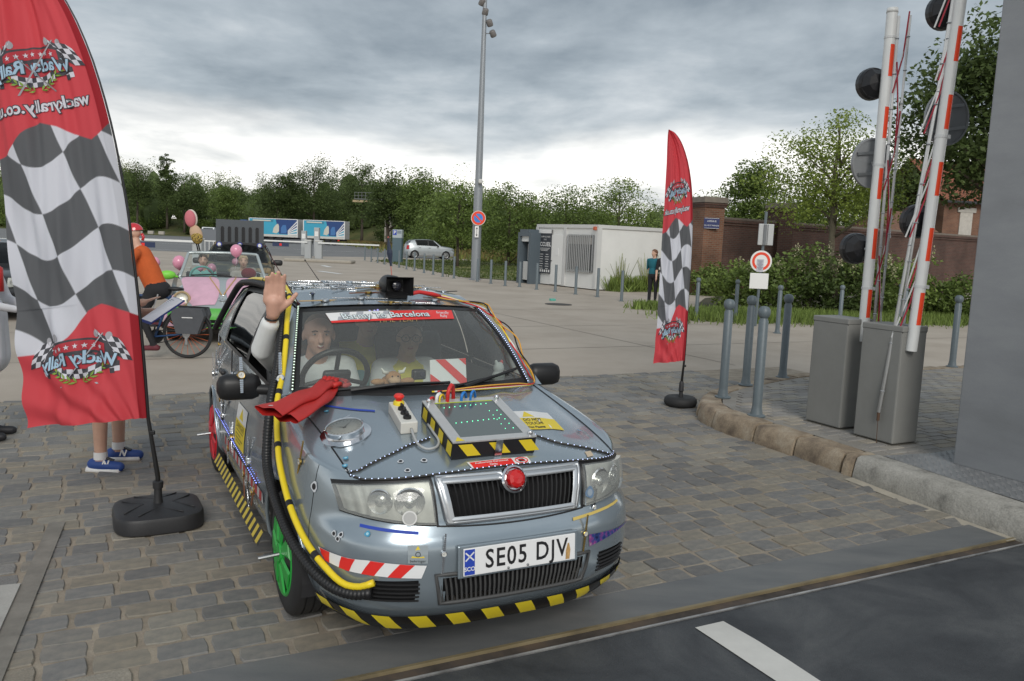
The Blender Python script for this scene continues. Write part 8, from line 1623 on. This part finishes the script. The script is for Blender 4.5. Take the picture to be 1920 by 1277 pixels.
for s_ in (-1, 1):
    obj('headlamp', MB().rbox((-.12, s_ * .72, .86), (.14, .32, .2), .04), MATS['lamp reflector'], vn)
    for wx in (-.85, -3.9): obj('wheel', MB().lathe([(.2, -.1), (.33, -.1), (.33, .1), (.2, .1)], 20, 0, o=(wx, s_ * .86, .33), ax='Y'), rubber, vn)
# ------------------------------------------------------------------ lorry and drawbar trailer with printed curtains
TY = 134.; kx = TY / F_; lx = lambda px: at(px, 455, TY).x
sky_b, deep_b, teal_b = M('print sky blue', (.05, .36, .52), .5, var=.06, vs=.6), M('print deep blue', (.02, .06, .20), .5), M('print teal', (.04, .22, .32), .5)
def trailer(root, x0, x1, zb=1.05, zt=3.95, flip=False):
    L = x1 - x0; cen = (x0 + x1) / 2; obj('box_body', MB().box((cen, 1.3, (zb + zt) / 2), (L, 2.5, zt - zb)), M('box grey', (.50, .50, .49), .5), root); F0 = .046
    def pq(mb, P): return mb.add([(x0 + L * a, F0, zb + (zt - zb) * b) for a, b in P], [tuple(range(len(P)))])
    ct = obj('curtain', MB().box((cen, .052, (zb + zt) / 2 + .12), (L - .15, .02, zt - zb - .45)), sky_b, root); F0 = .035
    obj('print_dark', pq(MB(), [(.55, .97), (.985, .97), (.985, .5), (.8, .16), (.62, .16)]), deep_b, ct); F0 = .030
    obj('print_band', pq(MB(), [(.07, .93), (.5, .93), (.5, .80), (.07, .80)]), teal_b, ct)
    F0 = .025; mb = MB()
    for k in range(5): pq(mb, [(.80, .34 - .05 * k + .02), (.985, .90 - .17 * k), (.985, .82 - .17 * k), (.80, .31 - .05 * k)])
    obj('print_rays', mb, wht, ct); mb = MB(); pq(mb, [(.49, .22), (.51, .48), (.56, .66), (.60, .72), (.62, .60), (.62, .30), (.57, .18)]); pq(mb, [(.08, .91), (.45, .91), (.45, .84), (.08, .84)]); obj('print_figure', mb, M('print cream', (.60, .58, .50), .6), ct)
    obj('print_person', pq(MB(), [(.66, .2), (.66, .5), (.70, .66), (.76, .66), (.78, .3), (.76, .2)]), M('print mid blue', (.06, .18, .42), .6), ct)
    obj('side_skirt', MB().box((cen, .055, zb + .16), (L, .03, .36)), M('skirt pale', (.58, .57, .53), .6), root); obj('rear_frame', MB().box((x1 - .06, .03, (zb + zt) / 2), (.14, .05, zt - zb)).box((x0 + .06, .03, (zb + zt) / 2), (.14, .05, zt - zb)).box((cen, .03, zt - .05), (L, .05, .10)), wht, root)
    obj('chassis', MB().box((cen, 1.3, .85), (L * .96, .9, .25)), dark, root)
    mb = MB()
    for k in range(9): mb.box((x0 + L * (k + .5) / 9, .03, zb - .08), (.06, .03, .16))
    obj('straps', mb, dark, root)
def lwheel(root, x, z=.5, r=.5):
    w = obj('wheel', MB().lathe([(.28, -.15), (r, -.15), (r, .15), (.28, .15)], 24, 0, o=(x, .25, z), ax='Y'), rubber, root, smooth=True, sharp=40); obj('wheel_rim', MB().lathe([(.28, -.13), (.10, -.06), (.001, -.06)], 16, 0, o=(x, .25, z), ax='Y', cap=False), M('rim grey', (.38, .38, .38), .5), w)
lo = thing('lorry', 'blue cabbed lorry with a blue printed curtain side, left of its trailer', 'lorry', (lx(440), TY, 0), -.10); a0, a1 = (467 - 440) * kx, (561 - 440) * kx; trailer(lo, a0, a1)
cabb = M('cab blue', (.03, .12, .42), .35, coat=.4); cw_ = a0 - .35; obj('cab', MB().prism([(.1, .6), (cw_, .6), (cw_, 3.55), (.9, 3.55), (.35, 3.1), (.02, 1.9)], .1, 2.5, T=lambda a, b, c: (a, c, b)), cabb, lo); obj('cab_window', MB().add([(.55, .09, 2.0), (1.5, .09, 2.0), (1.5, .09, 2.75), (.72, .09, 2.75)], [(0, 1, 2, 3)]), M('cab glass', (.30, .30, .24), .2), lo); obj('cab_mirror', MB().rbox((.0, -.1, 2.5), (.2, .25, .6), .05), wht, lo); obj('cab_step', MB().box((1.0, .15, .5), (1.6, .2, .3)), black, lo)
for x in (1.0, a0 + 3.7, a0 + 5.1): lwheel(lo, x)
tr2 = thing('lorry_trailer', 'blue printed curtain side trailer behind the lorry, at the edge of the wood', 'trailer', (lx(571), TY - 1.0, 0), -.10); trailer(tr2, 0, 79 * kx)
for x in (1.1, 4.0, 5.1): lwheel(tr2, x)
obj('drawbar', MB().box((-.6, 1.3, .8), (1.4, .2, .15)), dark, tr2); obj('tail_lamp', MB().box((5.9, .03, .85), (.3, .05, .2)), redr, tr2)
# kerb blocks at the edge of the far car park
for i, (px, py) in enumerate(((262, 436), (283, 436), (303, 437))):
    q = at(px, py, 150); tag(obj('concrete_block', MB().rbox((0, 0, .3), (1.0, .6, .6), .08), M('block concrete', (.40, .37, .32), .9, var=.1), loc=(q.x, 150, q.z - .3)), ['left', 'middle', 'right'][i] + ' one of three pale concrete blocks below the far bank', 'concrete block', 'blocks below the bank')
